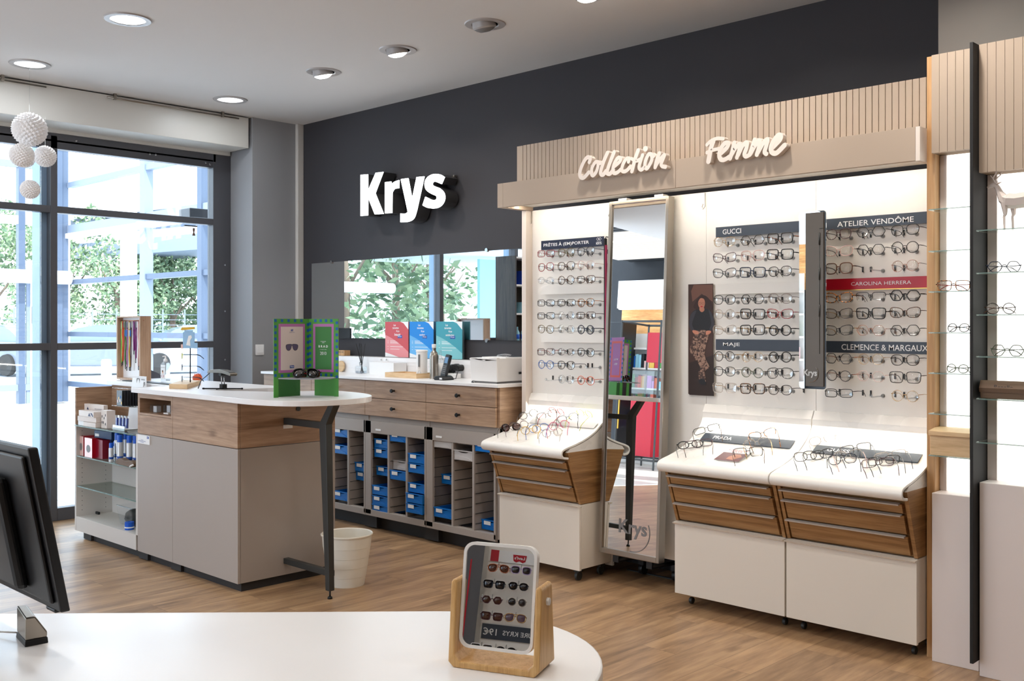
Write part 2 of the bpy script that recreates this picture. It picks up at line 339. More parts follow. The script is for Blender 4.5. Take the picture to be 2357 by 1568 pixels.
# illuminated KRYS sign, letters traced on the plane 14 cm before the wall
KW = WY - .15
def Kp(p): q = at(*p, Y=KW); return (q.x, q.z)
Z = lambda x, y: (690 + x / 3.1358, 300 + y / 3.136)
def crv(pts, n=5, closed=False):
    """catmull-rom through 2-D points"""
    P = list(pts); N = len(P); out = []
    rng = range(N if closed else N - 1)
    for i in rng:
        p0, p1, p2, p3 = (P[(i - 1) % N] if closed or i else P[0]), P[i], P[(i + 1) % N], (P[(i + 2) % N] if closed or i + 2 < N else P[-1])
        for k in range(n):
            t = k / n
            out.append(tuple(.5 * (2 * p1[d] + (p2[d] - p0[d]) * t + (2 * p0[d] - 5 * p1[d] + 4 * p2[d] - p3[d]) * t * t + (3 * p1[d] - p0[d] - 3 * p2[d] + p3[d]) * t ** 3) for d in range(len(p1))))
    if not closed: out.append(P[-1])
    return out
KL = {'K': [(441, 322), (492, 318), (492, 440), (550, 307), (603, 301), (545, 455), (605, 603), (543, 607), (492, 478), (492, 614), (441, 619)],
      'r': [(617, 375), (660, 370), (663, 392)] + crv([(663, 392), (684, 372), (718, 360)], 4)[1:] + [(716, 418)] + crv([(716, 418), (684, 424), (668, 450)], 4)[1:] + [(666, 597), (617, 600)],
      'y': [(731, 353), (783, 346), (812, 500), (845, 338), (899, 333), (846, 575)] + crv([(846, 575), (825, 635), (785, 660), (728, 664)], 5)[1:] + [(728, 601)] + crv([(728, 601), (762, 602), (782, 590)], 4)[1:],
      's': crv([(1046, 338), (1010, 318), (960, 318), (920, 342), (903, 380), (912, 428), (950, 458), (988, 476), (985, 500), (955, 502), (908, 480)], 4) + crv([(888, 542), (925, 560), (975, 564), (1018, 548), (1046, 505), (1044, 455), (1012, 420), (968, 402), (958, 385), (975, 370), (1024, 388)], 4)}
kt = thing('illuminated_sign', 'glowing white four-letter shop name with dark sides on the charcoal wall', 'sign', at(930, 460, Y=WY))
for ch, pts in KL.items():
    poly = [Kp(Z(*p)) for p in pts]
    body = MB().prism(poly, 1, KW + .004, WY - .02).build('letter', 'letter_side', kt)
    fc = MB().prism(poly, 1, KW - .004, KW + .004).build('letter_face', 'letter_glow', body)
    if ch in 'Ky': MB().tube([(poly[0][0] + .05, WY - .03, poly[0][1] - .08), (poly[0][0] + .05, WY, poly[0][1] - .08)], .008).build('spacer', 'steel', body)
    if ch == 's':
        MB().tube([(poly[4][0] + .02, WY - .03, poly[4][1]), (poly[4][0] + .02, WY, poly[4][1])], .008).build('spacer', 'steel', body)
# wall mirror behind the counter
wm = thing('wall_mirror', 'long frameless mirror clipped to the charcoal wall above the worktop', 'mirror', (-6.1, WY - .01, 1.39))
BX('mirror_glass', 'mirror', -7.395, -4.60, WY - .012, WY - .002, 1.392, 2.034, wm)
for x, z in ((-7.10, 2.034), (-5.22, 2.04), (-5.22, 1.388)):
    MB().lathe([(0, -.022), (.014, -.022), (.014, -.008), (.006, -.008), (.006, 0)], (x, WY, z), 14, 1).build('mirror_clip', 'chrome', wm, 40)
BX('wall_plate', 'black', at(784, 757, Y=WY).x, at(810, 757, Y=WY).x, WY - .02, WY - .013, 1.39, 1.475)['kind'] = 'thing'
tag(bpy.data.objects['wall_plate'], 'small black plate at the lower window-side end of the long mirror', 'plate')
sw = thing('light_switch', 'white double wall switch on the grey pilaster', 'switch', (-7.57, 4.705, 1.29))
BX('switch_plate', 'white_plastic', -7.57, -7.558, 4.667, 4.747, 1.245, 1.335, sw, .003); BX('rocker', 'white_plastic', -7.559, -7.551, 4.68, 4.735, 1.262, 1.32, sw, .002)
# ================================================================ BACK COUNTER along the charcoal wall
BC = thing('drawer_cabinet', 'long oak and grey service cabinet with drawers over open compartments, along the charcoal wall', 'cabinet', (-5.98, 4.87, 0))
MODS = [-7.345, -6.665, -5.985, -5.305]
cb = MB()
for x in MODS + [-4.625]: cb.box(x, x + .018, 4.63, 5.05, .1, .835)
cb.box(-7.345, -4.607, 4.63, 5.05, .1, .118).box(-7.345, -4.607, 5.03, 5.05, .1, .835)
cb.box(-7.345, -4.607, 4.634, 4.67, .79, .838).box(-7.345, -4.607, 4.634, 4.66, .102, .149).box(-7.345, -4.607, 4.66, 4.67, .70, .835)
for x in MODS: cb.box(x - .003, x + .012, 4.616, 4.64, .104, .80)
cb.build('carcass', 'laminate', BC)
ob = MB().box(-7.345, -4.607, 4.632, 5.05, .838, 1.096).build('drawer_housing', 'oak_h', BC)
for i, x in enumerate(MODS):
    for z0, z1 in ((.969, 1.094), (.840, .965)):
        d = BX('drawer', 'oak_h', x + .0015, x + .6785, 4.61, 4.63, z0, z1, BC, .0012)
        kn = MB(); cz = (z0 + z1) / 2; cx = x + .34
        kn.lathe([(0, -.032), (.013, -.032), (.015, -.026), (.008, -.018), (.007, 0)], (cx, 4.61, cz), 14, 1); kn.box(cx - .011, cx + .011, 4.576, 4.586, cz - .006, cz + .006)
        kn.build('knob', 'black', d, 40)
    fr = MB(); xs_ = [x + .0, x + .068]
    fr.box(x + .002, x + .0675, 4.612, 4.632, .118, .80).box(x + .662, x + .678, 4.612, 4.632, .118, .80).box(x + .002, x + .678, 4.612, 4.632, .105, .150).box(x + .002, x + .678, 4.612, 4.632, .712, .80)
    fr.build('face_frame', 'laminate', BC, bevel=.001)
    for xd in (x + .262, x + .465): BX('divider', 'laminate', xd - .006, xd + .012, 4.615, 5.03, .15, .712, BC)
    rl = MB()
    for k in range(8):
        for xa, xb in ((x + .068, x + .256), (x + .274, x + .459), (x + .477, x + .662)):
            z = .655 - k * .066
            rl.tube([(xa + .004, 4.625, z), (xa + .004, 4.99, z)], .0022, 5).tube([(xb - .004, 4.625, z), (xb - .004, 4.99, z)], .0022, 5)
    rl.build('runner_wires', 'steel_dark', BC)
pl = MB().box(-7.3, -4.64, 4.70, 5.0, 0, .1)
for x in (-6.66, -5.98, -5.30): pl.box(x - .07, x + .07, 4.66, 4.70, .01, .1)
pl.build('plinth', 'plinth', BC)
BX('label_strip', 'paper', -5.86, -5.80, 4.6095, 4.6118, .733, .746, BC); BX('label_strip', 'paper', -5.20, -5.14, 4.6095, 4.6118, .733, .746, BC)
WT = 1.118
wt = BX('worktop', 'top_white', -7.36, -4.585, 4.590, 5.05, 1.098, WT, None, .002); tag(wt, 'long white laminate worktop on the drawer cabinet under the wall mirror', 'worktop')
bs = MB().box(-7.36, -4.585, 5.0, WY, WT, 1.246)
for z in (1.156, 1.19, 1.215): bs.box(-7.36, -4.585, 4.9985, 5.0, z, z + .0018)
bs = bs.build('backsplash', 'top_white', None, bevel=.001); tag(bs, 'low white grooved upstand behind the worktop carrying sockets and posters', 'backsplash')
so = thing('wall_socket', 'pair of round white sockets in the grooved upstand', 'socket', (at(884, 829, Y=5).x, 5.0, 1.22))
for px_ in (878, 890):
    q = at(px_, 829, Y=4.998); MB().lathe([(0, -.003), (.017, -.003), (.02, 0)], (q.x, 5.0, q.z), 20, 1).build('outlet', 'white_plastic', so, 40)
    h = MB(); [h.lathe([(0, -.0045), (.0028, -.0045), (.0028, -.003)], (q.x + a, 5.0, q.z + b), 8, 1) for a, b in ((-.006, 0), (.006, 0), (0, .006))]; h.build('socket_holes', 'black', so)
# storage trays in the compartments
def make_tray(m_, lab, has_card=True):
    t = thing('storage_tray', lab, 'tray', (0, 0, 0), 'job trays in the grey compartments')
    o = MB(); w2, d, h = .088, .34, .064
    o.box(-w2, w2, 0, d, 0, .003).box(-w2, -w2 + .003, 0, d, 0, h).box(w2 - .003, w2, 0, d, 0, h).box(-w2, w2, d - .003, d, 0, h)
    o.prism([(-w2, 0), (w2, 0), (w2, h)] + [(w2 * .62 * math.cos(math.radians(a)), h - .012 * math.sin(math.radians(a)) * 1.2) for a in range(0, 181, 20)] + [(-w2, h)], 1, -.002, .002)
    o.box(-w2 - .004, w2 + .004, -.006, .004, h - .004, h + .002)
    o.build('tray_body', m_, t)
    MB().prism([(-w2 * .85, .003), (w2 * .85, .003)] + [(w2 * .85 * math.cos(math.radians(a)), .003 + .022 * math.sin(math.radians(a))) for a in range(15, 180, 15)], 1, -.0055, -.002).build('finger_grip', m_, t)
    if has_card: MB().box(-.062, .0, -.0075, -.0055, .034, .058).build('label_card', 'paper', t)
    return t
tb = make_tray('tray_blue', ''); tc_ = make_tray('tray_clear', '', False)
C6 = lambda y: 900 + y / 3.137
TR = [(1, 1, 757, 290, 'b', 0), (1, 1, 757, 410, 'b', 0), (1, 1, 757, 740, 'b', 0), (1, 2, 820, 555, 'b', .05), (1, 2, 820, 622, 'b', .06),
      (2, 0, 872, 382, 'b', .02), (2, 0, 872, 450, 'b', .02), (2, 0, 872, 583, 'b', .04), (2, 0, 872, 718, 'b', 0), (2, 0, 872, 790, 'b', 0), (2, 0, 872, 855, 'b', 0),
      (2, 1, 912, 333, 'b', 0), (2, 1, 912, 540, 'c', .03), (2, 1, 912, 608, 'b', 0), (2, 2, 955, 487, 'b', 0), (2, 2, 955, 558, 'b', 0), (2, 2, 955, 700, 'b', 0), (2, 2, 955, 772, 'b', -.02), (2, 2, 955, 845, 'b', -.02),
      (3, 0, 1014, 375, 'c', 0), (3, 0, 1014, 647, 'b', .07), (3, 0, 1014, 878, 'b', 0), (3, 1, 1062, 465, 'c', 0), (3, 2, 1108, 402, 'b', 0), (3, 2, 1112, 978, 'b', .06)]
ORD = ['top', 'second', 'third', 'fourth', 'fifth', 'sixth']; cnt = {}
firstb = firstc = True
for mo, co, px_, cy, kind, dy in TR:
    x = MODS[mo] + (.162, .3665, .5695)[co]; z = at(px_, C6(cy), Y=4.63).z - .032
    k = cnt[(mo, co)] = cnt.get((mo, co), -1) + 1
    colname = {1: 'column just past the table leg' if co == 1 else 'narrow column beside the table leg', 2: ['first', 'middle', 'last'][co] + ' column, middle bay', 3: ['first', 'middle', 'last'][co] + ' column, bay beside the display cabinet'}[mo]
    lab = ('blue' if kind == 'b' else 'translucent grey') + ' plastic tray, %s one in the %s' % (ORD[k], colname)
    src = tb if kind == 'b' else tc_
    if kind == 'b' and firstb: firstb = False; t = src; t.location = (x, 4.622 + dy, z); t['label'] = lab
    elif kind == 'c' and firstc: firstc = False; t = src; t.location = (x, 4.622 + dy, z); t['label'] = lab
    else: copy_thing(src, (x, 4.622 + dy, z), lab)
# cabinet end block beyond the board, towards the corner
# ================================================================ RECEPTION COUNTER
RC = thing('reception_counter', 'free-standing grey laminate counter with oak band and open shelf bay', 'counter', (-6.1, 3.3, 0))
g = MB(); g.box(-5.80, -5.05, 3.003, 3.02, .052, .805).box(-6.262, -5.802, 3.003, 3.02, .052, .805)
g.build('front_panel', 'laminate', RC, bevel=.0012)
MB().box(-5.067, -5.05, 3.0215, 3.664, .052, .805).build('side_panel', 'laminate', RC, bevel=.0012)
o = MB(); o.box(-5.80, -5.052, 3.003, 3.02, .809, 1.068).box(-5.066, -5.05, 3.0215, 3.664, .809, 1.068); o.build('oak_band', 'oak_h', RC, bevel=.001)
# oak cubby
o = MB(); o.box(-6.262, -6.234, 3.003, 3.26, .809, 1.068).box(-5.822, -5.802, 3.003, 3.26, .809, 1.068).box(-6.234, -5.822, 3.003, 3.26, 1.035, 1.068).box(-6.234, -5.822, 3.003, 3.26, .926, .942).box(-6.234, -5.822, 3.25, 3.26, .94, 1.035).box(-6.234, -5.822, 3.003, 3.02, .809, .93)
o.build('cubby', 'oak_h', RC, bevel=.001)
i_ = MB(); i_.box(-6.262, -5.07, 3.60, 3.62, .08, 1.06).box(-6.262, -6.25, 3.03, 3.6, .08, .80).box(-6.262, -5.07, 3.03, 3.6, .08, .095)
i_.build('inner_carcass', 'laminate', RC)
# open bay
s_ = MB(); s_.box(-7.229, -7.205, 3.003, 3.66, .052, .80).box(-6.286, -6.263, 3.003, 3.27, .15, .80)
s_.box(-7.205, -6.286, 3.003, 3.021, .052, .150).box(-7.205, -6.286, 3.02, 3.262, .13, .148).box(-7.205, -6.286, 3.262, 3.275, .1, .80)
s_.build('shelf_bay', 'laminate_lite', RC, bevel=.001)
hl = MB()
for y in (3.045, 3.215):
    for k in range(18): hl.lathe([(0, .0006), (.0028, .0006), (.0028, 0)], (-7.2052, y, .19 + k * .033), 6, 0)
hl.build('shelf_pin_holes', 'black', RC)
ob = MB().box(-7.229, -7.209, 3.003, 3.66, .80, 1.058).box(-7.209, -6.262, 3.262, 3.275, .80, 1.068).build('oak_back', 'oak_h', RC, bevel=.001)
for z in (.79, .572, .360):
    gs = BX('glass_shelf', 'shelf_glass', -7.204, -6.287, 3.008 if z < .7 else 2.99, 3.255, z, z + .008, RC); BX('shelf_edge', 'glass_edge', -7.204, -6.287, 3.006 if z < .7 else 2.988, 3.008 if z < .7 else 2.99, z, z + .008, gs)
pl = MB().box(-7.10, -5.075, 3.04, 3.62, 0, .05)
for x in (-7.12, -6.28, -5.85): pl.box(x, x + .12, 3.02, 3.04, .004, .05)
pl.build('plinth', 'plinth', RC)
bk = MB().box(-7.229, -6.262, 3.655, 3.664, .052, 1.06).build('rear_panel', 'laminate', RC)
# tops
near = [(-6.27, 2.962), (-5.5, 2.957), (-5.2, 2.95), (-4.944, 2.94), (-4.80, 2.948), (-4.68, 2.972), (-4.58, 3.02), (-4.505, 3.10), (-4.465, 3.20), (-4.455, 3.30), (-4.47, 3.41), (-4.52, 3.515), (-4.62, 3.605), (-4.75, 3.665), (-4.9, 3.695), (-5.06, 3.70), (-5.14, 3.66), (-5.275, 3.373), (-5.716, 3.173), (-6.27, 3.173)]
near = near[:2] + crv(near[1:16], 4)[1:] + near[16:]
tt = thing('counter_top', 'white counter top with a rounded table end carrying the green display board', 'counter top', (-5.6, 3.3, 1.07))
MB().prism(near, 2, 1.070, 1.100).build('near_slab', 'top_white', tt, bevel=.002)
MB().prism([(-7.24, 3.235), (-6.271, 3.235), (-6.271, 3.1735), (-5.716, 3.1735), (-5.626, 3.56), (-5.55, 3.72), (-7.24, 3.72)], 2, 1.070, 1.100).build('rear_slab', 'top_white', tt, bevel=.002)
BX('seam_line', 'beige_gap', -5.803, -5.8015, 2.960, 3.17, 1.0995, 1.1003, tt)
# table leg
lg = thing('support_frame', 'dark grey steel leg frame under the rounded counter end', 'leg frame', (-4.6, 3.3, 0))
def bar3(mb, p0, p1, w0, d0, w1=None, d1=None):
    w1 = w1 or w0; d1 = d1 or d0; V = []
    for p, ww, dd in ((p0, w0, d0), (p1, w1, d1)): V += [(p[0] - ww / 2, p[1] - dd / 2, p[2]), (p[0] + ww / 2, p[1] - dd / 2, p[2]), (p[0] + ww / 2, p[1] + dd / 2, p[2]), (p[0] - ww / 2, p[1] + dd / 2, p[2])]
    return mb.add(V, [(0, 3, 2, 1), (4, 5, 6, 7), (0, 1, 5, 4), (1, 2, 6, 5), (2, 3, 7, 6), (3, 0, 4, 7)])
m_ = MB(); bar3(m_, (-4.595, 3.30, .045), (-4.635, 3.30, .955), .036, .036, .064, .044); bar3(m_, (-4.635, 3.30, .955), (-4.555, 3.30, 1.068), .064, .044, .05, .044)
m_.build('upright', 'steel_dark', lg, bevel=.003)
BX('cross_bar', 'steel_dark', -5.05, -4.64, 3.30, 3.335, .925, .962, lg, .002); BX('cross_bar', 'steel_dark', -5.05, -4.60, 3.30, 3.335, .118, .150, lg, .002)
f_ = MB(); f_.tube([(-4.595, 3.30, .045), (-4.595, 3.30, .012)], .005); f_.lathe([(0, 0), (.014, 0), (.012, .012), (0, .016)], (-4.595, 3.30, 0), 12); f_.build('foot', 'black', lg, True)
MB().lathe([(0, -.0), (.014, .0), (.014, .006), (0, .006)], (-5.05, 3.40, 1.01), 16, 0).build('cable_hole', 'black', RC)
BX('cable_socket', 'paper', -5.05, -5.046, 3.30, 3.36, .90, .92, RC)
# notice card on the panel
nc = BX('notice_card', 'paper', -6.255, -6.09, 2.998, 3.0025, .745, .800, None); tag(nc, 'small white notice card with blue print on the grey counter front', 'notice')
BX('logo_patch', 'krys_blue', -6.125, -6.10, 2.9965, 2.998, .782, .796, nc)
text('CONSEILS\nDISPONIBLES GRATUITEMENT\nEN MAGASIN', 'krys_blue', nc, (-6.19, 2.998, .762), XP, ZP, .10, .02, name='fine_print')
text('Krys', 'paper', nc, (-6.1125, 2.9963, .789), XP, ZP, .018, None, .02, name='lettering')
# ================================================================ DISPLAY WALL
DW = thing('display_fixture', 'beige and white wall display with slatted crown and LED beam', 'wall display', (-3.2, 4.9, 0))
XL, XR = -4.527, -1.857
BX('side_panel', 'beige_lite', XL, -4.49, 4.752, WY - .002, 0, 2.238, DW, .002)
bp_ = [-4.49, -3.83, -3.165, -2.505, XR]
for k, (a, b) in enumerate(zip(bp_, bp_[1:])): BX('back_panel', 'panel_white', a + .001, b - .001, 4.812, 4.83, .155 if k == 1 else .05, 2.24, DW)
BX('rear_board', 'beige_gap', XL, XR, 4.832, 4.85, .16, 2.24, DW)
hk = MB()
for x in (-4.487, -3.83, -3.165):
    hk.tube([(x, 4.80, 2.235), (x, 4.80, 2.16), (x - .014, 4.80, 2.145), (x - .02, 4.80, 2.16), (x - .012, 4.80, 2.175)], .0025, 6)
hk.build('wire_hooks', 'steel', DW, True)
bm_ = MB(); bm_.box(-4.479, -3.175, 4.53, 4.552, 2.238, 2.39).box(-3.173, -1.878, 4.53, 4.552, 2.238, 2.39)
bm_.box(XL, -4.48, 4.53, 4.552, 2.238, 2.39); bm_.box(XL, XR - .021, 4.553, 4.80, 2.37, 2.388).box(XL, -4.48, 4.553, 4.81, 2.238, 2.37)
bm_.build('fascia_beam', 'beige', DW, bevel=.001)
BX('beam_soffit', 'panel_white', -4.479, XR - .021, 4.5525, 4.811, 2.262, 2.27, DW); BX('led_channel', 'beam_led', -4.47, -1.88, 4.655, 4.665, 2.2585, 2.2615, DW); BX('beam_end', 'beige_lite', XR - .02, XR, 4.53, 4.805, 2.236, 2.39, DW, .001)
sl = MB(); sl.box(-4.529, -4.478, 4.71, 4.80, 2.39, 2.648); x = -4.474
while x < XR - .01: sl.box(x, min(x + .0285, XR), 4.71, 4.73, 2.39, 2.649); x += .0326
sl.m = 1; sl.box(-4.48, XR, 4.732, 4.745, 2.39, 2.648)
sl.build('slatted_crown', ['beige', 'beige_gap'], DW)
# brush-script words, strokes traced on the plane in front of the beam
def script(name, label, strokes, conv, Yf, wd, th=.03):
    t = thing(name, label, 'lettering', (conv(strokes[0][1][0])[0], 4.53, 2.3))
    for nm, pts, *rw in strokes:
        ww = (rw[0] if rw else 1) * wd
        P = crv([conv(p) for p in pts], 6) if len(pts) > 2 else [conv(p) for p in pts]
        mb = MB(); n = len(P)
        Q = [P[0]]
        for p in P[1:]:
            if math.hypot(p[0] - Q[-1][0], p[1] - Q[-1][1]) > ww * .35 or p is P[-1]: Q.append(p)
        kk_ = [0]
        def disc(c): kk_[0] += 1; mb.prism([(c[0] + ww * math.cos(k * PI / 8), c[1] + ww * math.sin(k * PI / 8)) for k in range(16)], 1, Yf - kk_[0] * 2e-5, Yf + th + kk_[0] * 2e-5)
        for i, p in enumerate(Q):
            disc(p)
            if i:
                a = Q[i - 1]; d = Vector((p[0] - a[0], p[1] - a[1]))
                if d.length < 1e-6: continue
                d = d.normalized() * ww; mb.prism([(a[0] - d.y, a[1] + d.x), (a[0] + d.y, a[1] - d.x), (p[0] + d.y, p[1] - d.x), (p[0] - d.y, p[1] + d.x)], 1, Yf - kk_[0] * 2e-5 + 1e-5, Yf + th - 2e-5 + kk_[0] * 2e-5)
        me = mb.build(nm, 'beige_lite', t)
    return t
c1 = lambda p: (lambda q: (q.x, q.z))(at(1300 + p[0] / 9.065, 300 + p[1] / 9.065, Y=4.495))
CS = [('letter_c', [(510, 665), (530, 590), (470, 565), (385, 680), (315, 870), (330, 975), (400, 985), (500, 880)]),
      ('letter_o', [(700, 672), (640, 665), (570, 780), (555, 900), (590, 945), (650, 880), (690, 770), (700, 672), (745, 690)], .9),
      ('letter_l', [(890, 470), (815, 640), (755, 830), (755, 915), (805, 925), (860, 850)]), ('letter_l', [(1030, 455), (955, 640), (890, 830), (890, 900), (945, 905), (1010, 830)]),
      ('letter_e', [(1010, 770), (1140, 660), (1165, 590), (1110, 575), (1040, 680), (1005, 810), (1025, 890), (1090, 885), (1190, 800)], .9),
      ('letter_c', [(1330, 655), (1335, 590), (1280, 600), (1210, 720), (1190, 820), (1220, 860), (1290, 840), (1370, 760)], .9),
      ('letter_t', [(1530, 420), (1470, 590), (1400, 855)]), ('letter_t_bar', [(1395, 595), (1490, 640), (1590, 590)], .8),
      ('letter_i', [(1620, 520), (1565, 690), (1550, 780), (1590, 825), (1650, 780)], .9), ('dot', [(1680, 385), (1684, 387)], 1.25),
      ('letter_o', [(1800, 500), (1750, 500), (1690, 620), (1670, 740), (1710, 800), (1770, 720), (1820, 600), (1810, 510), (1850, 540)], .9),
      ('letter_n', [(1970, 480), (1920, 620), (1885, 770)], .95), ('letter_n_arch', [(1900, 740), (1990, 600), (2080, 510), (2050, 600), (2010, 710), (2040, 755), (2100, 765)], .85)]
script('wall_word', 'raised pale brush-script word beginning with C on the beige beam', CS, c1, 4.495, .0122, .034)
c2 = lambda p: (lambda q: (q.x, q.z))(at(1560 + p[0] / 7.857, 280 + p[1] / 7.857, Y=4.495))
FS = [('letter_f', [(640, 360), (600, 480), (555, 720)], 1.1), ('letter_f_top', [(525, 420), (600, 350), (710, 305), (820, 310)], .75), ('letter_f_bar', [(525, 560), (620, 520), (745, 490)], .75),
      ('letter_e', [(760, 590), (880, 480), (915, 400), (860, 385), (790, 470), (750, 590), (775, 680), (840, 690), (930, 640)], .95),
      ('letter_m', [(1020, 385), (985, 540), (945, 665)], .95), ('letter_m_arch', [(965, 610), (1050, 470), (1120, 400), (1115, 500), (1070, 650)], .9), ('letter_m_arch', [(1095, 600), (1170, 440), (1250, 375), (1240, 480), (1205, 590), (1235, 630), (1300, 600)], .9),
      ('letter_m', [(1390, 330), (1340, 490), (1300, 600)], .95), ('letter_m_arch', [(1310, 590), (1400, 430), (1480, 335), (1470, 450), (1430, 600)], .9), ('letter_m_arch', [(1450, 560), (1550, 380), (1625, 320), (1600, 440), (1570, 550), (1600, 585)], .9),
      ('letter_e', [(1700, 480), (1830, 350), (1865, 270), (1820, 245), (1730, 360), (1685, 480), (1710, 560), (1790, 565), (1930, 430)], 1.0)]
script('wall_word', 'raised pale brush-script word beginning with F on the beige beam', FS, c2, 4.495, .0125, .034)
# base units: left single and right double
CUR = [(4.412, .727), (4.372, .732), (4.352, .748), (4.349, .768), (4.362, .786), (4.40, .798), (4.47, .812), (4.56, .836), (4.64, .868), (4.70, .905), (4.745, .942), (4.768, .972), (4.776, 1.0), (4.778, 1.02)]
TP = crv(CUR, 4)
def tray_z(y):
    for a, b in zip(TP, TP[1:]):
        if a[0] <= y <= b[0] and a[1] > .78: return a[1] + (b[1] - a[1]) * (y - a[0]) / (b[0] - a[0])
    return 1.0
def base_unit(x0, x1, label):
    u = thing('display_cabinet', label, 'cabinet', ((x0 + x1) / 2, 4.62, 0))
    MB().sheet(TP, 0, x0 + .001, x1 - .001, -.012).build('curved_tray', 'solid_surface', u, 40, .002)
    sd = [(4.40, .766), (4.80, .766)] + [(4.79, 1.0)] + [(p[0] + .012, p[1] - .013) for p in TP[::-1] if p[1] > .80 and p[0] < 4.775]
    for xa, xb in ((x0 + .004, x0 + .018), (x1 - .018, x1 - .004)): MB().prism(sd, 0, xa, xb).build('tray_cheek', 'solid_surface', u)
    # folded light lip
    MB().prism([(4.776, 1.018), (4.81, 1.018), (4.81, 1.062), (4.80, 1.062)], 0, x0 + .001, x1 - .001).build('light_lip', 'solid_surface', u, bevel=.002)
    BX('led_channel', 'strip_glow', x0 + .01, x1 - .01, 4.779, 4.79, 1.0, 1.017, u)
    o = MB(); side = [(4.406, .766), (4.80, .766), (4.80, .455), (4.522, .455)]
    o.prism(side, 0, x0 + .003, x0 + .020).prism(side, 0, x1 - .020, x1 - .003).prism([(4.406, .766), (4.43, .766), (4.437, .728), (4.415, .728)], 0, x0 + .02, x1 - .02).prism([(4.44, .728), (4.79, .728), (4.79, .455), (4.545, .455)], 0, x0 + .02, x1 - .02)
    o.build('oak_carcass', 'oak_warm', u)
    for za, zb in ((.706, .664), (.653, .565), (.553, .465)):
        fy = lambda z: 4.414 + (.727 - z) * .40
        d = MB().prism([(fy(za) , za), (fy(za) + .02, za), (fy(zb) + .02, zb), (fy(zb), zb)], 0, x0 + .030, x1 - .034).build('drawer', 'oak_warm', u, bevel=.001)
        MB().prism([(fy(za) - .018, za + .001), (fy(za) + .006, za + .006), (fy(za) + .006, za + .0015), (fy(za) - .016, za - .005)], 0, x0 + .018, x1 - .042).build('handle', 'handle_steel', d)
    c = MB(); c.box(x0 + .004, x1 - .004, 4.53, 4.80, .075, .452); c.build('white_carcass', 'unit_white', u, bevel=.002)
    d = BX('base_drawer', 'unit_white', x0 + .003, x1 - .003, 4.510, 4.529, .068, .437, u, .002)
    MB().prism([(4.488, .447), (4.528, .451), (4.528, .441), (4.508, .437), (4.493, .441)], 0, x0 + .001, x1 - .003).build('pull_lip', 'unit_white', d)
    for xx in (x0 + .05, x1 - .05):
        for yy in (4.60 if x0 > -4 else 4.555, 4.76):
            rc = .028 if x0 < -4 else .018
            c = MB().lathe([(0, -.009), (rc - .002, -.009), (rc, -.005), (rc, .005), (rc - .002, .009), (0, .009)], (xx, yy, rc), 16, 0); c.box(xx - .018, xx + .018, yy - .02, yy + .02, .05, .075); c.build('caster', 'steel_dark', u, 40)
    return u
base_unit(-4.492, -3.830, 'single oak and white display cabinet with curved spectacle tray beside the worktop')
base_unit(-3.168, -2.512, 'oak and white cabinet with curved tray, below the photo poster')
base_unit(-2.509, -1.860, 'oak and white display cabinet with curved tray, against the oak upright')
BX('wall_track', 'steel_dark', -3.83, -3.168, 4.95, 4.965, 0, .006); tag(bpy.data.objects['wall_track'], 'dark floor track under the tall leaning mirror', 'track')
# ================================================================ SPECTACLES
for k, c, r, me_ in (('f_black', (20, 19, 20), .2, 0), ('f_red', (150, 20, 28), .25, 0), ('f_tort', (84, 50, 24), .2, 0), ('f_darktort', (48, 34, 26), .2, 0), ('f_navy', (26, 38, 62), .22, 0), ('f_blue', (54, 104, 176), .25, 0),
                     ('f_gold', (204, 164, 108), .2, .9), ('f_silver', (176, 176, 178), .2, .9), ('f_gun', (70, 68, 70), .25, .7), ('f_orange', (214, 84, 30), .3, 0), ('f_pink', (226, 186, 178), .25, .2), ('f_plum', (72, 34, 44), .22, 0),
                     ('f_yellow', (214, 168, 40), .3, 0), ('f_magenta', (196, 30, 96), .3, 0), ('f_olive', (110, 96, 60), .25, 0), ('f_rose', (186, 120, 90), .25, .6), ('f_brown', (96, 62, 44), .25, .2), ('f_lime', (186, 190, 60), .3, 0), ('f_lilac', (190, 168, 210), .3, 0), ('f_white', (232, 232, 232), .3, 0), ('f_green', (70, 84, 60), .25, 0)):
    mat(k, c, r, me_, coat=.3 if not me_ else 0)
m = mat('f_clear', (232, 222, 214), .12, trans=.75, ior=1.3)
def torto(name, a, b):
    m = bpy.data.materials.new(name); m.use_nodes = True; MATS[name] = m; nt = m.node_tree; B = nt.nodes['Principled BSDF']; B.inputs['Roughness'].default_value = .2
    n = nt.nodes.new('ShaderNodeTexNoise'); n.inputs['Scale'].default_value = 90; tc = nt.nodes.new('ShaderNodeTexCoord'); nt.links.new(tc.outputs['Object'], n.inputs[0])
    r = ramp(nt, [(.44, lin(a)), (.56, lin(b))]); nt.links.new(n.outputs[0], r.inputs[0]); nt.links.new(r.outputs[0], B.inputs['Base Color'])
torto('f_tort', (40, 24, 16), (190, 116, 40)); torto('f_havana', (26, 20, 18), (110, 70, 40))
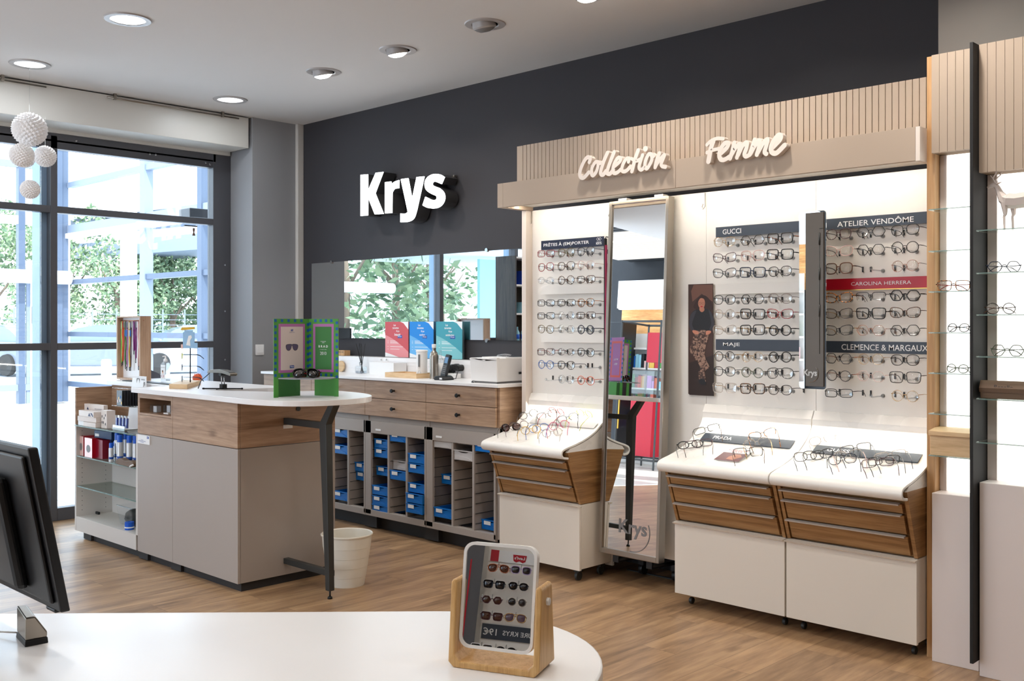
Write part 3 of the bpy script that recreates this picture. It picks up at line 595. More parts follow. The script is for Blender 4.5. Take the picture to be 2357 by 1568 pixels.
def outline(style, w=.0255, h=.0205, n=28):
    P = []
    for k in range(n):
        a = 2 * PI * k / n; c, s = math.cos(a), math.sin(a)
        if style == 'round': e, ww, hh = 2, .0225, .0215
        elif style == 'oval': e, ww, hh = 2.1, .0245, .0175
        elif style == 'rectangular': e, ww, hh = 4.2, .0262, .0165
        elif style == 'square': e, ww, hh = 4.5, .0262, .0215
        elif style == 'panto': e, ww, hh = 2.5, .0235, .0205
        elif style == 'cat-eye': e, ww, hh = 2.8, .0258, .0195
        elif style == 'hexagonal': e, ww, hh = 2, .0255, .0225
        elif style == 'aviator': e, ww, hh = 2.6, .0265, .0225
        else: e, ww, hh = 3, .025, .0215
        x = ww * math.copysign(abs(c) ** (2 / e), c); z = hh * math.copysign(abs(s) ** (2 / e), s)
        if style in ('panto', 'round') and z > 0: x *= 1.0
        if style in ('panto', 'square', 'butterfly'): x *= 1 + .08 * z / hh
        if style == 'cat-eye': x *= 1 + .07 * z / hh; z += .0035 * (x / ww) * (1 if z > 0 else .2)
        if style == 'aviator': x *= 1 + .12 * z / hh; z -= .002 * x / ww
        if style == 'hexagonal':
            a2 = (a % (PI / 3)) - PI / 6; rr = math.cos(PI / 6) / math.cos(a2); rr = 1 - (1 - rr) * .8; x = ww * rr * c * 1.0; z = hh * rr * s
        P.append((x, z))
    return P
GC = {}
def gparts(style, thick, fold=False, big=1.0):
    key = (style, thick, fold, big)
    if key in GC: return GC[key]
    r = {'thin': .0009, 'medium': .0017, 'thick': .0026, 'half': .0016}[thick]; P = [(x * big, z * big) for x, z in outline(style)]; ww = max(x for x, z in P)
    gap = .0085; cx = gap + ww; fr = MB(); lens = []
    for sx in (-1, 1):
        ring = [(sx * (cx + x), -.002 * abs((cx + x) / .065) ** 2 * 0 + .004 * ((cx + x) / .07) ** 2, z) for x, z in P]
        if thick == 'half': k = len(ring) // 2; fr.tube(ring[0:k + 1], r, 6)
        else: fr.tube(ring, r, 6, closed=True, flat=1.25 if thick != 'thin' else 1)
        nn = len(ring); q = [Vector(p) for p in ring]; fr_ = sum(q, Vector()) / nn
        lv = [p + Vector((0, -.0004, 0)) for p in q] + [p + Vector((0, .0004, 0)) for p in q] + [fr_ + Vector((0, -.0012, 0)), fr_ + Vector((0, -.0004, 0))]
        lens.append((lv, [(i, (i + 1) % nn, 2 * nn) for i in range(nn)] + [(nn + i, 2 * nn + 1, nn + (i + 1) % nn) for i in range(nn)] + [(i, nn + i, nn + (i + 1) % nn, (i + 1) % nn) for i in range(nn)]))
        fr.tube([(sx * (cx + ww * .97), .0045, .006 * big), (sx * (cx + ww + .004), .006, .0075 * big), (sx * (cx + ww + .0055), .011, .0075 * big)], max(r, .0014), 6)
        fr.tube([(sx * .0105, .001, .000), (sx * .0085, .007, -.003), (sx * .0078, .009, -.008)], .0011, 5)
    bz = {'round': .005, 'oval': .003, 'aviator': .007}.get(style, .006) * big
    fr.tube([(-gap - .002, .001, bz - .002), (-gap * .4, -.0008, bz + .001), (gap * .4, -.0008, bz + .001), (gap + .002, .001, bz - .002)], max(r, .0013), 6)
    if style == 'aviator': fr.tube([(-gap - .006, .001, .019 * big), (0, -.001, .020 * big), (gap + .006, .001, .019 * big)], r, 6)
    xe = cx + ww + .0055; tm = []
    rt = {'thin': .0011, 'medium': .0017, 'thick': .0026, 'half': .0014}[thick]
    for sx in (-1, 1):
        t = MB()
        if not fold: pts = [(sx * xe, .010, .0075 * big), (sx * (xe + .001), .05, .0075 * big), (sx * xe, .095, .006), (sx * (xe - .003), .113, 0), (sx * (xe - .006), .137, -.021)]
        else: o_ = .014 if sx > 0 else .019; pts = [(sx * xe, .011, .0072), (sx * (xe - .02), o_, .006), (sx * (xe - .09), o_, .003), (sx * (xe - .108), o_, -.003), (sx * (xe - .128), o_, -.018)]
        t.tube(pts, [rt, rt, rt, rt * 1.15, rt * .9], 6, flat=.55 if thick == 'thick' else 1); tm.append(t)
    def mesh(nm, v, f, ms):
        me = bpy.data.meshes.new(nm); me.from_pydata([tuple(p) for p in v], [], f); me.materials.append(ms); me.shade_smooth(); return me
    G = (mesh('frame_front', fr.v, fr.f, MATS['f_black']), [mesh('lens', v, f, MATS['lens_clear']) for v, f in lens], [mesh('temple', t.v, t.f, MATS['f_black']) for t in tm])
    GC[key] = G; return G
def spectacles(label, style, thick, colm, M4, group, lensm='lens_clear', temple=None, fold=False, name='spectacles', cat='spectacles', big=1.0):
    fm, ls, tm = gparts(style, thick, fold, big)
    t = bpy.data.objects.new(name, None); COL.objects.link(t); t.empty_display_size = .02; t.matrix_world = M4
    t['label'] = label; t['category'] = cat; t['group'] = group
    def ch(nm, me, m_):
        o = bpy.data.objects.new(nm, me); COL.objects.link(o); o.parent = t
        o.material_slots[0].link = 'OBJECT'; o.material_slots[0].material = MATS[m_]; return o
    ch('frame_front', fm, colm)
    for q in ls: ch('lens', q, lensm)
    for q in tm: ch('temple', q, temple or colm)
    return t
CN = {'f_black': 'black', 'f_red': 'red', 'f_tort': 'tortoiseshell', 'f_havana': 'dark tortoiseshell', 'f_darktort': 'dark brown', 'f_navy': 'navy', 'f_blue': 'blue', 'f_gold': 'gold', 'f_silver': 'silver', 'f_gun': 'gunmetal', 'f_orange': 'orange', 'f_pink': 'pale pink', 'f_plum': 'plum', 'f_yellow': 'yellow', 'f_magenta': 'magenta', 'f_olive': 'olive brown', 'f_rose': 'rose gold', 'f_brown': 'brown', 'f_lime': 'yellow-green', 'f_clear': 'clear', 'f_lilac': 'lilac', 'f_white': 'white', 'f_green': 'green'}
ROWZ = [1.945, 1.861, 1.776, 1.636, 1.557, 1.474, 1.335, 1.254, 1.167]
RN = ['first', 'second', 'third', 'fourth', 'fifth', 'sixth', 'seventh', 'eighth', 'ninth']
E_ = None
RACKS = [
 ('the narrow rack beside the tall mirror', [-4.247, -4.080, -3.924], ['worktop-side column', 'middle column', 'mirror-side column'], [
  [('rectangular', 'medium', 'f_red'), ('panto', 'medium', 'f_olive'), ('panto', 'medium', 'f_navy')],
  [('panto', 'medium', 'f_red', 'f_black'), ('panto', 'medium', 'f_havana'), ('panto', 'thin', 'f_pink')],
  [('oval', 'thin', 'f_silver'), ('round', 'medium', 'f_havana'), ('rectangular', 'medium', 'f_havana')],
  [('rectangular', 'medium', 'f_black'), ('rectangular', 'medium', 'f_darktort'), ('panto', 'medium', 'f_tort')],
  [('rectangular', 'medium', 'f_black'), ('hexagonal', 'thin', 'f_silver'), ('rectangular', 'medium', 'f_havana')],
  [('panto', 'medium', 'f_olive'), ('hexagonal', 'thin', 'f_silver'), ('round', 'thick', 'f_navy')],
  [('rectangular', 'medium', 'f_plum', 'f_red'), ('oval', 'thin', 'f_gun'), ('panto', 'medium', 'f_black')],
  [('round', 'medium', 'f_blue'), ('panto', 'medium', 'f_gun'), E_],
  [E_, ('panto', 'thin', 'f_silver'), ('round', 'medium', 'f_orange')]]),
 ('the rack between photo poster and narrow mirror', [-2.962, -2.793, -2.633], ['poster-side column', 'middle column', 'narrow-mirror column'], [
  [('panto', 'thin', 'f_gold'), ('hexagonal', 'medium', 'f_black'), ('square', 'thick', 'f_black', 'f_rose')],
  [('cat-eye', 'medium', 'f_plum'), ('butterfly', 'medium', 'f_pink', 'f_rose'), ('square', 'thick', 'f_black')],
  [('cat-eye', 'medium', 'f_black'), ('square', 'thick', 'f_navy', 'f_black'), ('panto', 'medium', 'f_black')],
  [('panto', 'medium', 'f_black'), ('hexagonal', 'medium', 'f_black'), ('panto', 'thin', 'f_brown')],
  [('round', 'medium', 'f_clear', 'f_gold'), ('square', 'thick', 'f_black', 'f_brown'), ('cat-eye', 'medium', 'f_red')],
  [('cat-eye', 'medium', 'f_clear', 'f_gold'), ('square', 'thick', 'f_black', 'f_gold'), ('round', 'thick', 'f_black', 'f_gun')],
  [('round', 'medium', 'f_black', 'f_gold'), ('round', 'thin', 'f_gold'), ('round', 'thick', 'f_black')],
  [('panto', 'medium', 'f_black', 'f_gun'), ('round', 'medium', 'f_green', 'f_havana'), ('aviator', 'medium', 'f_black')],
  [('square', 'medium', 'f_clear', 'f_gold'), ('square', 'thick', 'f_havana'), ('panto', 'medium', 'f_darktort', 'f_black')]]),
 ('the rack between narrow mirror and oak upright', [-2.315, -2.152, -1.986], ['narrow-mirror column', 'middle column', 'oak-side column'], [
  [('panto', 'medium', 'f_plum', 'f_black'), ('hexagonal', 'medium', 'f_black'), ('panto', 'medium', 'f_black')],
  [('cat-eye', 'medium', 'f_pink', 'f_gun'), ('hexagonal', 'medium', 'f_black'), ('round', 'medium', 'f_black')],
  [('butterfly', 'thick', 'f_brown', 'f_darktort'), E_, ('round', 'thin', 'f_rose', 'f_gun')],
  [('cat-eye', 'thick', 'f_tort'), ('rectangular', 'half', 'f_gun'), ('hexagonal', 'thick', 'f_black')],
  [('cat-eye', 'medium', 'f_darktort', 'f_gold'), ('square', 'thick', 'f_black'), ('cat-eye', 'medium', 'f_havana')],
  [('cat-eye', 'medium', 'f_black', 'f_gold'), ('hexagonal', 'thin', 'f_rose'), ('hexagonal', 'medium', 'f_black')],
  [('hexagonal', 'medium', 'f_gun', 'f_rose'), ('round', 'thin', 'f_gold'), ('panto', 'medium', 'f_black')],
  [('round', 'medium', 'f_gun', 'f_rose'), ('hexagonal', 'thin', 'f_pink'), ('square', 'medium', 'f_black')],
  [('rectangular', 'medium', 'f_black'), E_, ('round', 'thin', 'f_gold')]])]
# one holder: two black clips at the panel and a clear nose rest on a rod
clip = MB().box(-.0035, .0035, -.006, .0, -.015, .012)
rest = MB().tube([(0, 0, -.012), (0, -.125, -.012), (0, -.132, -.006)], .0035, 8); rest.lathe([(0, -.004), (.010, -.004), (.010, 0), (0, 0)], (0, 0, -.012), 14, 1); rest.lathe([(0, 0), (.0085, .001), (.0085, .004), (0, .005)], (0, -.138, -.004), 12, 1)
for ri, (rn, cols, cn, rows) in enumerate(RACKS):
    rk = thing('spectacle_rack', 'clear nose rests and black clips of ' + rn, 'rack', (cols[1], 4.812, 1.1), 'wall racks of spectacle holders')
    lens_of = 'unbranded'
    cm = rm = None
    for r, row in enumerate(rows):
        for c, sp in enumerate(row):
            x, z = cols[c], ROWZ[r]
            for dx, src in ((-.061, 'c'), (.061, 'c'), (0, 'r')):
                if src == 'c' and cm is None: cm = clip.build('clip', 'black', None); o = cm
                elif src == 'r' and rm is None: rm = rest.build('nose_rest', 'acrylic', None, True); o = rm
                else: o = (cm if src == 'c' else rm).copy(); COL.objects.link(o)
                o.parent = rk; o.location = Vector((x + dx, 4.812, z)) - rk.location
            if not sp: continue
            style, th, fm = sp[:3]; tm = sp[3] if len(sp) > 3 else None
            desc = CN[fm] + ' ' + style + (' thin-rimmed' if th == 'thin' else ' thick-rimmed' if th == 'thick' else '')
            jit = random.uniform(-.002, .002)
            Mx = Matrix.Translation((x, 4.673, z + jit)) @ Matrix.Rotation(random.uniform(-.05, .05), 4, 'Z') @ Matrix.Rotation(random.uniform(-.03, .03), 4, 'Y')
            spectacles('%s spectacles, %s row, %s, %s' % (desc, RN[r], cn[c], rn.replace('the ', '').replace('between photo poster and narrow mirror','beside photo poster').replace('between narrow mirror and oak upright','beside oak upright').replace('beside tall mirror','beside tall mirror')), style, th, fm, Mx, 'spectacles hanging on the wall racks', temple=tm, big=1.2)
# brand strips
def strip(name, label, x0, x1, z0, z1, m_, txt, tx, tw, th, tm='paper', bold=.004):
    t = thing(name, label, 'sign', ((x0 + x1) / 2, 4.80, z0)); b = BX('strip_board', m_, x0, x1, 4.778, 4.784, z0, z1, t, .0006)
    MB().prism([(4.784, z0), (4.811, z0), (4.811, z0 + .004), (4.784, z0 + .004)], 0, x0, x1).build('strip_edge', 'acrylic', b)
    if txt: text(txt, tm, t, (tx, 4.778, (z0 + z1) / 2), XP, ZP, tw, th, bold)
    return t
S = lambda x, y: at(x, y, Y=4.778)
t = strip('sign_strip', 'navy strip with white capitals over the narrow rack beside the tall mirror', -4.381, -3.870, 1.978, 2.036, 'sign_navy', 'PRÊTES À (EM)PORTER', -4.172, .375, .030, bold=.01)
text('KRYS', 'paper', t, (-3.907, 4.778, 1.995), XP, ZP, .042, .015, .03)
lz = MB(); 
for sx in (-1, 1): lz.tube([(-3.907 + sx * .002, 4.7775, 2.022 + .0), (-3.907 + sx * .010, 4.7775, 2.030), (-3.907 + sx * .019, 4.7775, 2.021), (-3.907 + sx * .010, 4.7775, 2.012)], .0014, 4, closed=True)
lz.tube([(-3.907, 4.7775, 2.031), (-3.907, 4.7775, 2.011)], .0012, 4); lz.build('loop_logo', 'paper', t)
BX('fine_print', 'paper', -3.925, -3.889, 4.7772, 4.778, 2.0055, 2.0065, t)
t = strip('sign_strip', 'slate strip with white capitals over the rack beside the photo poster', -3.082, -2.483, 1.980, 2.036, 'sign_slate', 'GUCCI', -2.980, .115, .027)
t = strip('sign_strip', 'slate strip halfway down the rack beside the photo poster', -3.082, -2.483, 1.363, 1.423, 'sign_slate', 'MAJE', -2.983, .105, .024)
t = strip('sign_strip', 'blank white strip on the rack beside the photo poster', -3.082, -2.483, 1.668, 1.724, 'panel_white', None, 0, 0, 0)
t = strip('sign_strip', 'slate strip with white capitals at the top, beside the oak upright', -2.430, -1.860, 1.978, 2.034, 'sign_slate', 'ATELIER VENDÔME', -2.180, .385, .033)
t = strip('sign_strip', 'red strip with serif capitals and a gold lower edge', -2.430, -1.860, 1.676, 1.731, 'sign_red', 'CAROLINA HERRERA', -2.15, .30, .017, bold=-.004)
BX('gold_edge', 'gold', -2.43, -1.86, 4.772, 4.784, 1.672, 1.676, t)
t = strip('sign_strip', 'slate strip with white capitals low on the rack by the oak upright', -2.430, -1.860, 1.362, 1.420, 'sign_slate', 'CLEMENCE & MARGAUX', -2.135, .43, .029)
t = strip('sign_strip', 'upper blank white strip on the narrow rack beside the tall mirror', -4.381, -3.865, 1.694, 1.752, 'panel_white', None, 0, 0, 0)
t = strip('sign_strip', 'lower blank white strip on the narrow rack beside the tall mirror', -4.381, -3.865, 1.392, 1.450, 'panel_white', None, 0, 0, 0)
# photo poster of a standing person
po = thing('photo_poster', 'tall dark photo poster of a standing person in black top and patterned trousers', 'poster', (-3.19, 4.80, 1.11))
mat('pst_back', (66, 42, 34), .5); mat('pst_wall', (112, 76, 62), .5); mat('pst_black', (26, 25, 29), .5); mat('pst_skin', (186, 124, 100), .5); mat('pst_hair', (52, 28, 20), .5); mat('pst_jacket', (52, 50, 58), .5); mat('pst_floor', (44, 28, 22), .5)
torto('pst_trousers', (60, 42, 34), (150, 118, 100))
PX0, PX1, PZ0, PZ1 = -3.274, -3.112, 1.112, 1.729
BX('print', 'pst_back', PX0, PX1, 4.796, 4.800, PZ0, PZ1, po)
pq = lambda x, y: (lambda q: (q.x, q.z))(at(1560 + x / 3.268, 450 + y / 3.268, Y=4.795))
def pf(nm, m_, pts, d, sm=True):
    MB().prism([pq(*p) for p in (crv(pts, 3, True) if sm else pts)], 1, 4.796 - d, 4.796 - d + .0004).build(nm, m_, po)
pf('backdrop_drape', 'pst_wall', [(120, 672), (262, 672), (262, 800), (180, 740), (110, 800), (100, 720)], .0004, False)
pf('backdrop_floor', 'pst_floor', [(86, 1260), (270, 1200), (272, 1510), (86, 1500)], .0004, False)
pf('hair', 'pst_hair', [(150, 775), (180, 752), (215, 758), (250, 800), (262, 850), (235, 880), (190, 850), (150, 860), (118, 840), (135, 800)], .0012)
pf('top_and_jacket', 'pst_black', [(160, 858), (200, 850), (245, 870), (272, 930), (272, 980), (245, 1010), (232, 1025), (140, 1020), (115, 1020), (88, 980), (95, 900), (130, 862)], .0016)
pf('jacket_sleeve', 'pst_jacket', [(140, 868), (118, 875), (95, 905), (86, 980), (112, 1022), (124, 1010), (108, 970), (122, 920)], .0019); pf('jacket_sleeve', 'pst_jacket', [(232, 862), (255, 885), (272, 935), (273, 985), (248, 1022), (238, 1008), (252, 970), (246, 920)], .0019)
pf('neck', 'pst_skin', [(166, 845), (196, 842), (200, 866), (182, 878), (166, 866)], .0020)
pf('trousers', 'pst_trousers', [(138, 1018), (225, 1022), (228, 1080), (205, 1160), (210, 1230), (238, 1290), (205, 1330), (212, 1400), (170, 1400), (155, 1340), (170, 1290), (120, 1215), (92, 1165), (110, 1100)], .0020)
pf('shoe', 'pst_black', [(160, 1385), (195, 1380), (215, 1418), (185, 1425), (160, 1410)], .0024)
pf('face', 'pst_skin', [(155, 802), (172, 774), (198, 780), (206, 815), (192, 852), (172, 852), (157, 830)], .0024)
pf('hand', 'pst_skin', [(112, 1015), (145, 1018), (160, 1040), (140, 1045), (118, 1035)], .0026); pf('hand', 'pst_skin', [(218, 1020), (245, 1018), (252, 1030), (230, 1048), (212, 1045)], .0026)
for xx in (166, 190):
    q = [at(1560 + (xx + 10 * math.cos(a)) / 3.268, 450 + (812 + 8 * math.sin(a)) / 3.268, Y=4.7928) for a in [k * PI / 5 for k in range(10)]]; MB().tube(q, .0004, 4, closed=True).build('printed_spectacles', 'pst_black', po)
pf('lips', 'sign_red', [(172, 835), (182, 832), (190, 836), (181, 841)], .0028)
# narrow hinged mirror
nm_ = thing('hinged_mirror', 'narrow upright mirror on a brown hinged metal back between two racks', 'mirror', (-2.412, 4.65, 1.19))
rr = lambda x0, x1, z0, z1, r: arc(x0 + r, z0 + r, r, 180, 270, 4) + arc(x1 - r, z0 + r, r, 270, 360, 4) + arc(x1 - r, z1 - r, r, 0, 90, 4) + arc(x0 + r, z1 - r, r, 90, 180, 4)
MB().prism(rr(-2.485, -2.343, 1.187, 2.058, .015), 1, 4.60, 4.606).build('mirror_glass', 'mirror', nm_)
mat('hinge_brown', (88, 80, 72), .35, .6)
BX('back_plate', 'hinge_brown', -2.447, -2.352, 4.592, 4.5995, 1.20, 2.05, nm_, .001)
h = MB()
for z in (1.95, 1.78, 1.60): h.tube([(-2.372, 4.590, z), (-2.372, 4.590, z - .06)], .004, 8)
h.tube([(-2.372, 4.591, 1.93), (-2.372, 4.591, 1.36)], .0016, 6); h.tube([(-2.372, 4.591, 1.97), (-2.352, 4.591, 1.972)], .0016, 6); h.build('hinge', 'steel_dark', nm_, True)
BX('wall_arm', 'steel_dark', -2.484, -2.472, 4.606, 4.812, 1.25, 2.0, nm_)
text('Krys', 'steel', nm_, (-2.420, 4.5905, 1.262), XP, ZP, .072, .040, .03)
MB().tube([(p[0], 4.5905, p[1]) for p in arc(-2.42, 1.262, .042, -100, 45, 14)], .0018, 5).build('etched_arc', 'steel', nm_)
# tall leaning mirror on casters
TM = bpy.data.objects.new('leaning_mirror', None); COL.objects.link(TM); TM['label'] = 'tall steel-framed mirror leaning against the beige beam'; TM['category'] = 'mirror'
TM.location = (-3.572, 4.64, .17); TM.rotation_euler = (math.radians(-2.75), 0, 0); WL[TM] = Vector((0, 0, 0))
hw, hh_ = .2145, 2.062
f = MB(); f.box(-hw, -hw + .02, -.012, .045, 0, hh_).box(hw - .02, hw, -.012, .045, 0, hh_).box(-hw + .02, hw - .02, -.012, .045, 0, .03).box(-hw + .02, hw - .02, -.012, .045, hh_ - .02, hh_)
f.build('steel_frame', 'steel', TM, bevel=.002)
BX('mirror_glass', 'mirror', -hw + .02, hw - .02, 0, .005, .03, hh_ - .02, TM); BX('backing', 'steel_dark', -hw + .02, hw - .02, .006, .02, .03, hh_ - .02, TM)
for x in (-.13, .13): BX('mounting_pad', 'panel_white', x - .025, x + .035, .0, .05, hh_ + .001, hh_ + .016, TM)
text('Krys', 'grey_plastic', TM, (.02, -.0008, .16), XP, ZP, .20, .105, .02)
MB().tube([(p[0], -.001, p[1]) for p in arc(.025, .15, .115, -100, 25, 16)], .003, 5).build('etched_arc', 'grey_plastic', TM)
for x in (-.12, .12):
    c = MB().lathe([(0, -.012), (.034, -.012), (.036, 0), (.034, .012), (0, .012)], (x, .30, -.119), 20, 0); c.box(x - .018, x + .018, .275, .335, -.095, -.05).box(x - .02, x + .02, .03, .33, -.05, -.04).box(x - .02, x + .02, .03, .04, -.04, .03); c.build('caster', 'black', TM, 40)
# lanyard strap hanging behind the tall mirror
hs = thing('hanging_strap', 'dark strap with red and blue edge hanging beside the tall mirror', 'strap', (-3.84, 4.79, 1.2))
MB().box(-3.850, -3.842, 4.755, 4.775, 1.15, 2.02).build('strap', 'black_matte', hs); MB().box(-3.842, -3.839, 4.755, 4.775, 1.15, 1.98).build('strap_edge', 'f_magenta', hs); MB().tube([(-3.846, 4.812, 2.03), (-3.846, 4.77, 2.03), (-3.846, 4.765, 2.015)], .003, 6).build('strap_hook', 'black', hs, True)
# ---- spectacles and strips lying on the curved trays
def on_tray(label, px_, py_, style, th, fm, lensm='lens_clear', temple=None, rz=212, big=1.17):
    y = 4.5
    for _ in range(25):
        z = tray_z(y); p = at(px_, py_, Z=z + .020); y = .5 * y + .5 * max(4.40, min(4.74, p.y))
    z = tray_z(y); p = at(px_, py_, Y=y); a = math.atan2(tray_z(y + .005) - tray_z(y - .12), .125)
    n = Vector((0, -math.sin(a), math.cos(a))); d = Vector((-math.sin(math.radians(rz)), math.cos(math.radians(rz)), 0)); d = (d - n * d.dot(n)).normalized(); x = d.cross(n)
    M4 = Matrix((( x.x, d.x, n.x, p.x), (x.y, d.y, n.y, y), (x.z, d.z, n.z, z + .0265), (0, 0, 0, 1)))
    return spectacles(label, style, th, fm, M4, 'spectacles lying open on the curved trays', lensm, temple, big=big)
T1 = 'on the single curved tray'; T2 = 'on the tray under the poster'; T3 = 'on tray by oak upright'
for a in [('red round spectacles folded near the light lip ' + T1, 1282, 941, 'panto', 'medium', 'f_red', 'lens_clear', None, 175), ('yellow-green spectacles near the light lip ' + T1, 1346, 944, 'panto', 'medium', 'f_lime', 'lens_clear', None, 175),
          ('black round spectacles, upper row, worktop end, ' + T1, 1216, 960, 'round', 'medium', 'f_black'), ('dark tortoiseshell spectacles, middle of upper row ' + T1, 1259, 962, 'panto', 'medium', 'f_havana'), ('black spectacles, mirror end of upper row ' + T1, 1307, 966, 'panto', 'medium', 'f_black'),
          ('plum round spectacles at the end of the middle row ' + T1, 1194, 973, 'round', 'medium', 'f_plum'), ('bright blue round spectacles in the middle row ' + T1, 1240, 978, 'round', 'medium', 'f_blue'), ('magenta round spectacles in the middle row ' + T1, 1287, 985, 'round', 'medium', 'f_magenta'),
          ('black round spectacles in the lowest row ' + T1, 1176, 986, 'round', 'medium', 'f_black', 'lens_brown'), ('yellow round spectacles in the lowest row ' + T1, 1222, 992, 'round', 'medium', 'f_yellow'), ('clear spectacles in the lowest row ' + T1, 1271, 998, 'round', 'medium', 'f_clear'),
          ('black spectacles with tortoiseshell temples highest ' + T2, 1626, 996, 'rectangular', 'medium', 'f_black', 'lens_clear', 'f_havana'), ('plum tortoiseshell spectacles between two black pairs ' + T2, 1608, 1012, 'rectangular', 'medium', 'f_plum', 'lens_clear', 'f_havana'), ('black oval spectacles at the outer edge ' + T2, 1589, 1026, 'oval', 'thick', 'f_black'),
          ('tortoiseshell spectacles just below the white capitals strip end ' + T2, 1755, 1006, 'cat-eye', 'medium', 'f_tort'), ('clear spectacles with gold temples ' + T2, 1742, 1028, 'panto', 'medium', 'f_clear', 'lens_clear', 'f_gold'), ('black spectacles with brown temples beside the leaflet ' + T2, 1722, 1044, 'square', 'medium', 'f_black', 'lens_clear', 'f_brown'),
          ('clear blush spectacles over the dark strip ' + T3, 1893, 1021, 'panto', 'medium', 'f_clear'), ('navy-black square spectacles over the dark strip ' + T3, 1969, 1030, 'square', 'medium', 'f_black', 'lens_clear', 'f_navy'), ('clear blue-tinted spectacles over the dark strip ' + T3, 2049, 1036, 'rectangular', 'medium', 'f_clear', 'lens_clear', 'f_navy'),
          ('black cat-eye spectacles in the second row ' + T3, 1883, 1038, 'cat-eye', 'medium', 'f_black'), ('clear pink spectacles in the middle of the group ' + T3, 1952, 1052, 'panto', 'medium', 'f_clear', 'lens_clear', 'f_pink'), ('black spectacles in the second row near the oak side ' + T3, 2034, 1050, 'rectangular', 'medium', 'f_black'),
          ('black spectacles with clear temple ends in the lowest row ' + T3, 1862, 1053, 'cat-eye', 'medium', 'f_black'), ('dark blue spectacles in the lowest row ' + T3, 1939, 1060, 'panto', 'medium', 'f_navy'), ('wine red tortoiseshell spectacles in the lowest row ' + T3, 2020, 1068, 'rectangular', 'medium', 'f_plum')]:
    on_tray(*a)
def tray_strip(name, label, px0, px1, py, m_, txt, tw, yc, w_=.055):
    x0, x1 = at(px0, py, Y=yc).x, at(px1, py, Y=yc).x; y0, y1 = yc - w_ / 2, yc + w_ / 2; z0, z1 = tray_z(y0) + .004, tray_z(y1) + .004
    t = thing(name, label, 'sign', ((x0 + x1) / 2, yc, tray_z(yc)))
    MB().prism([(y0, z0), (y1, z1), (y1, z1 + .003), (y0, z0 + .003)], 0, x0, x1).build('strip_board', m_, t)
    v = Vector((0, y1 - y0, z1 - z0))
    if txt: text(txt, 'paper', t, (x0 + .07 + tw / 2, yc, (z0 + z1) / 2 + .0035), XP, v, tw, .026, .01)
    return t
tray_strip('tray_strip', 'slate strip with white capitals lying across the tray under the poster', 1617, 1824, 995, 'sign_slate', 'PRADA', .115, 4.675)
tray_strip('tray_strip', 'slate strip with white capitals lying across the tray by the oak upright', 1874, 2118, 1018, 'sign_slate', 'GUESS', .115, 4.66)
tray_strip('tray_strip', 'blank pale strip lying across the single curved tray', 1224, 1372, 958, 'tray_clear', None, 0, 4.685, .045)
lf = thing('leaflet', 'small leaflet with dark red photo lying on the tray under the poster', 'leaflet', (at(1675, 1040, Y=4.50).x, 4.5, tray_z(4.5)))
y0, y1 = 4.45, 4.60; z0, z1 = tray_z(y0) + .003, tray_z(y1) + .006; x0 = at(1655, 1040, Y=4.5).x
MB().prism([(y0, z0), (y1, z1), (y1, z1 + .0015), (y0, z0 + .0015)], 0, x0, x0 + .145).build('leaflet_sheet', 'paper', lf)
mat('leaf_photo', (96, 40, 48), .5); v = Vector((0, y1 - y0, z1 - z0)).normalized(); nn = Vector((0, -v.z, v.y)); o0 = Vector((x0, y0, z0 + .0015))
def lp(nm, m_, P, d): MB().add([o0 + Vector((a, 0, 0)) + v * b + nn * d for a, b in P] + [o0 + Vector((a, 0, 0)) + v * b + nn * (d + .0004) for a, b in P], [list(range(len(P))), list(range(len(P), 2 * len(P)))]).build(nm, m_, lf)
lp('leaflet_photo', 'leaf_photo', [(0, 0), (.145, 0), (.145, .10), (0, .10)], .0004); lp('leaflet_portrait', 'pst_skin', [(.06, .02), (.10, .015), (.13, .06), (.11, .085), (.08, .08), (.06, .05)], .001)
text('FASHION\nKRYS', 'sign_red', lf, o0 + Vector((.07, 0, 0)) + v * .123 + nn * .001, XP, v, .11, .03, .02)
# ================================================================ TOWERS
up = BX('oak_upright', 'oak_v', -1.856, -1.820, 4.604, 4.86, 0, 2.712, None, .001); tag(up, 'full-height narrow oak upright closing the wall display', 'upright')
def shelf_tower(label, x0, x1, yf, yb, slat_z, top, shelves, plz, nm_extra):
    t = thing('display_tower', label, 'display tower', ((x0 + x1) / 2, 4.7, 0))
    s = MB(); s.box(x0 + .001, x1, yf + .06, yb + .02, slat_z, top); s.m = 1; x = x0 + .022
    ss = MB(); ss.m = 0
    xs = x0 + .001; 
    while xs < x1 - .004:
        ss.box(xs, min(xs + .0335, x1), yf + .035, yf + .061, slat_z, top); xs += .0352
    ss.m = 1; ss.box(x0 + .001, x1, yf + .062, yb + .02, slat_z + .001, top - .001); ss.build('slatted_crown', ['beige', 'beige_gap'], t)
    BX('glowing_back', 'tower_glow', x0 + .03 if x0 < -1.7 else x0 + .04, x1 - .001, yb, yb + .01, plz, slat_z, t); BX('white_back', 'tower_white', x0 + .001, x1, yb + .0105, yb + .03, plz, slat_z, t)
    BX('white_reveal', 'tower_white', x0 + .001, x0 + (.030 if x0 < -1.7 else .040), yb - .012, yb + .01, plz, slat_z, t)
    for z in shelves:
        g = BX('glass_shelf', 'shelf_glass', x0 + .002, x1 - .002, yf + .0, yb - .001, z - .005, z, t)
        BX('shelf_edge', 'glass_edge', x0 + .002, x1 - .002, yf - .002, yf, z - .005, z, g)
    BX('plinth_block', 'tower_white', x0 + .004, x1 - .001, yf + .03, yb + .02, 0, plz, t, .003)
    return t
sh1 = [at(2137, y, Y=4.53).z for y in (482, 578, 671, 765, 858, 951, 1047)]
sh2 = [at(2247, y, Y=4.475).z for y in (530, 628, 724, 820, 917, 1017)]
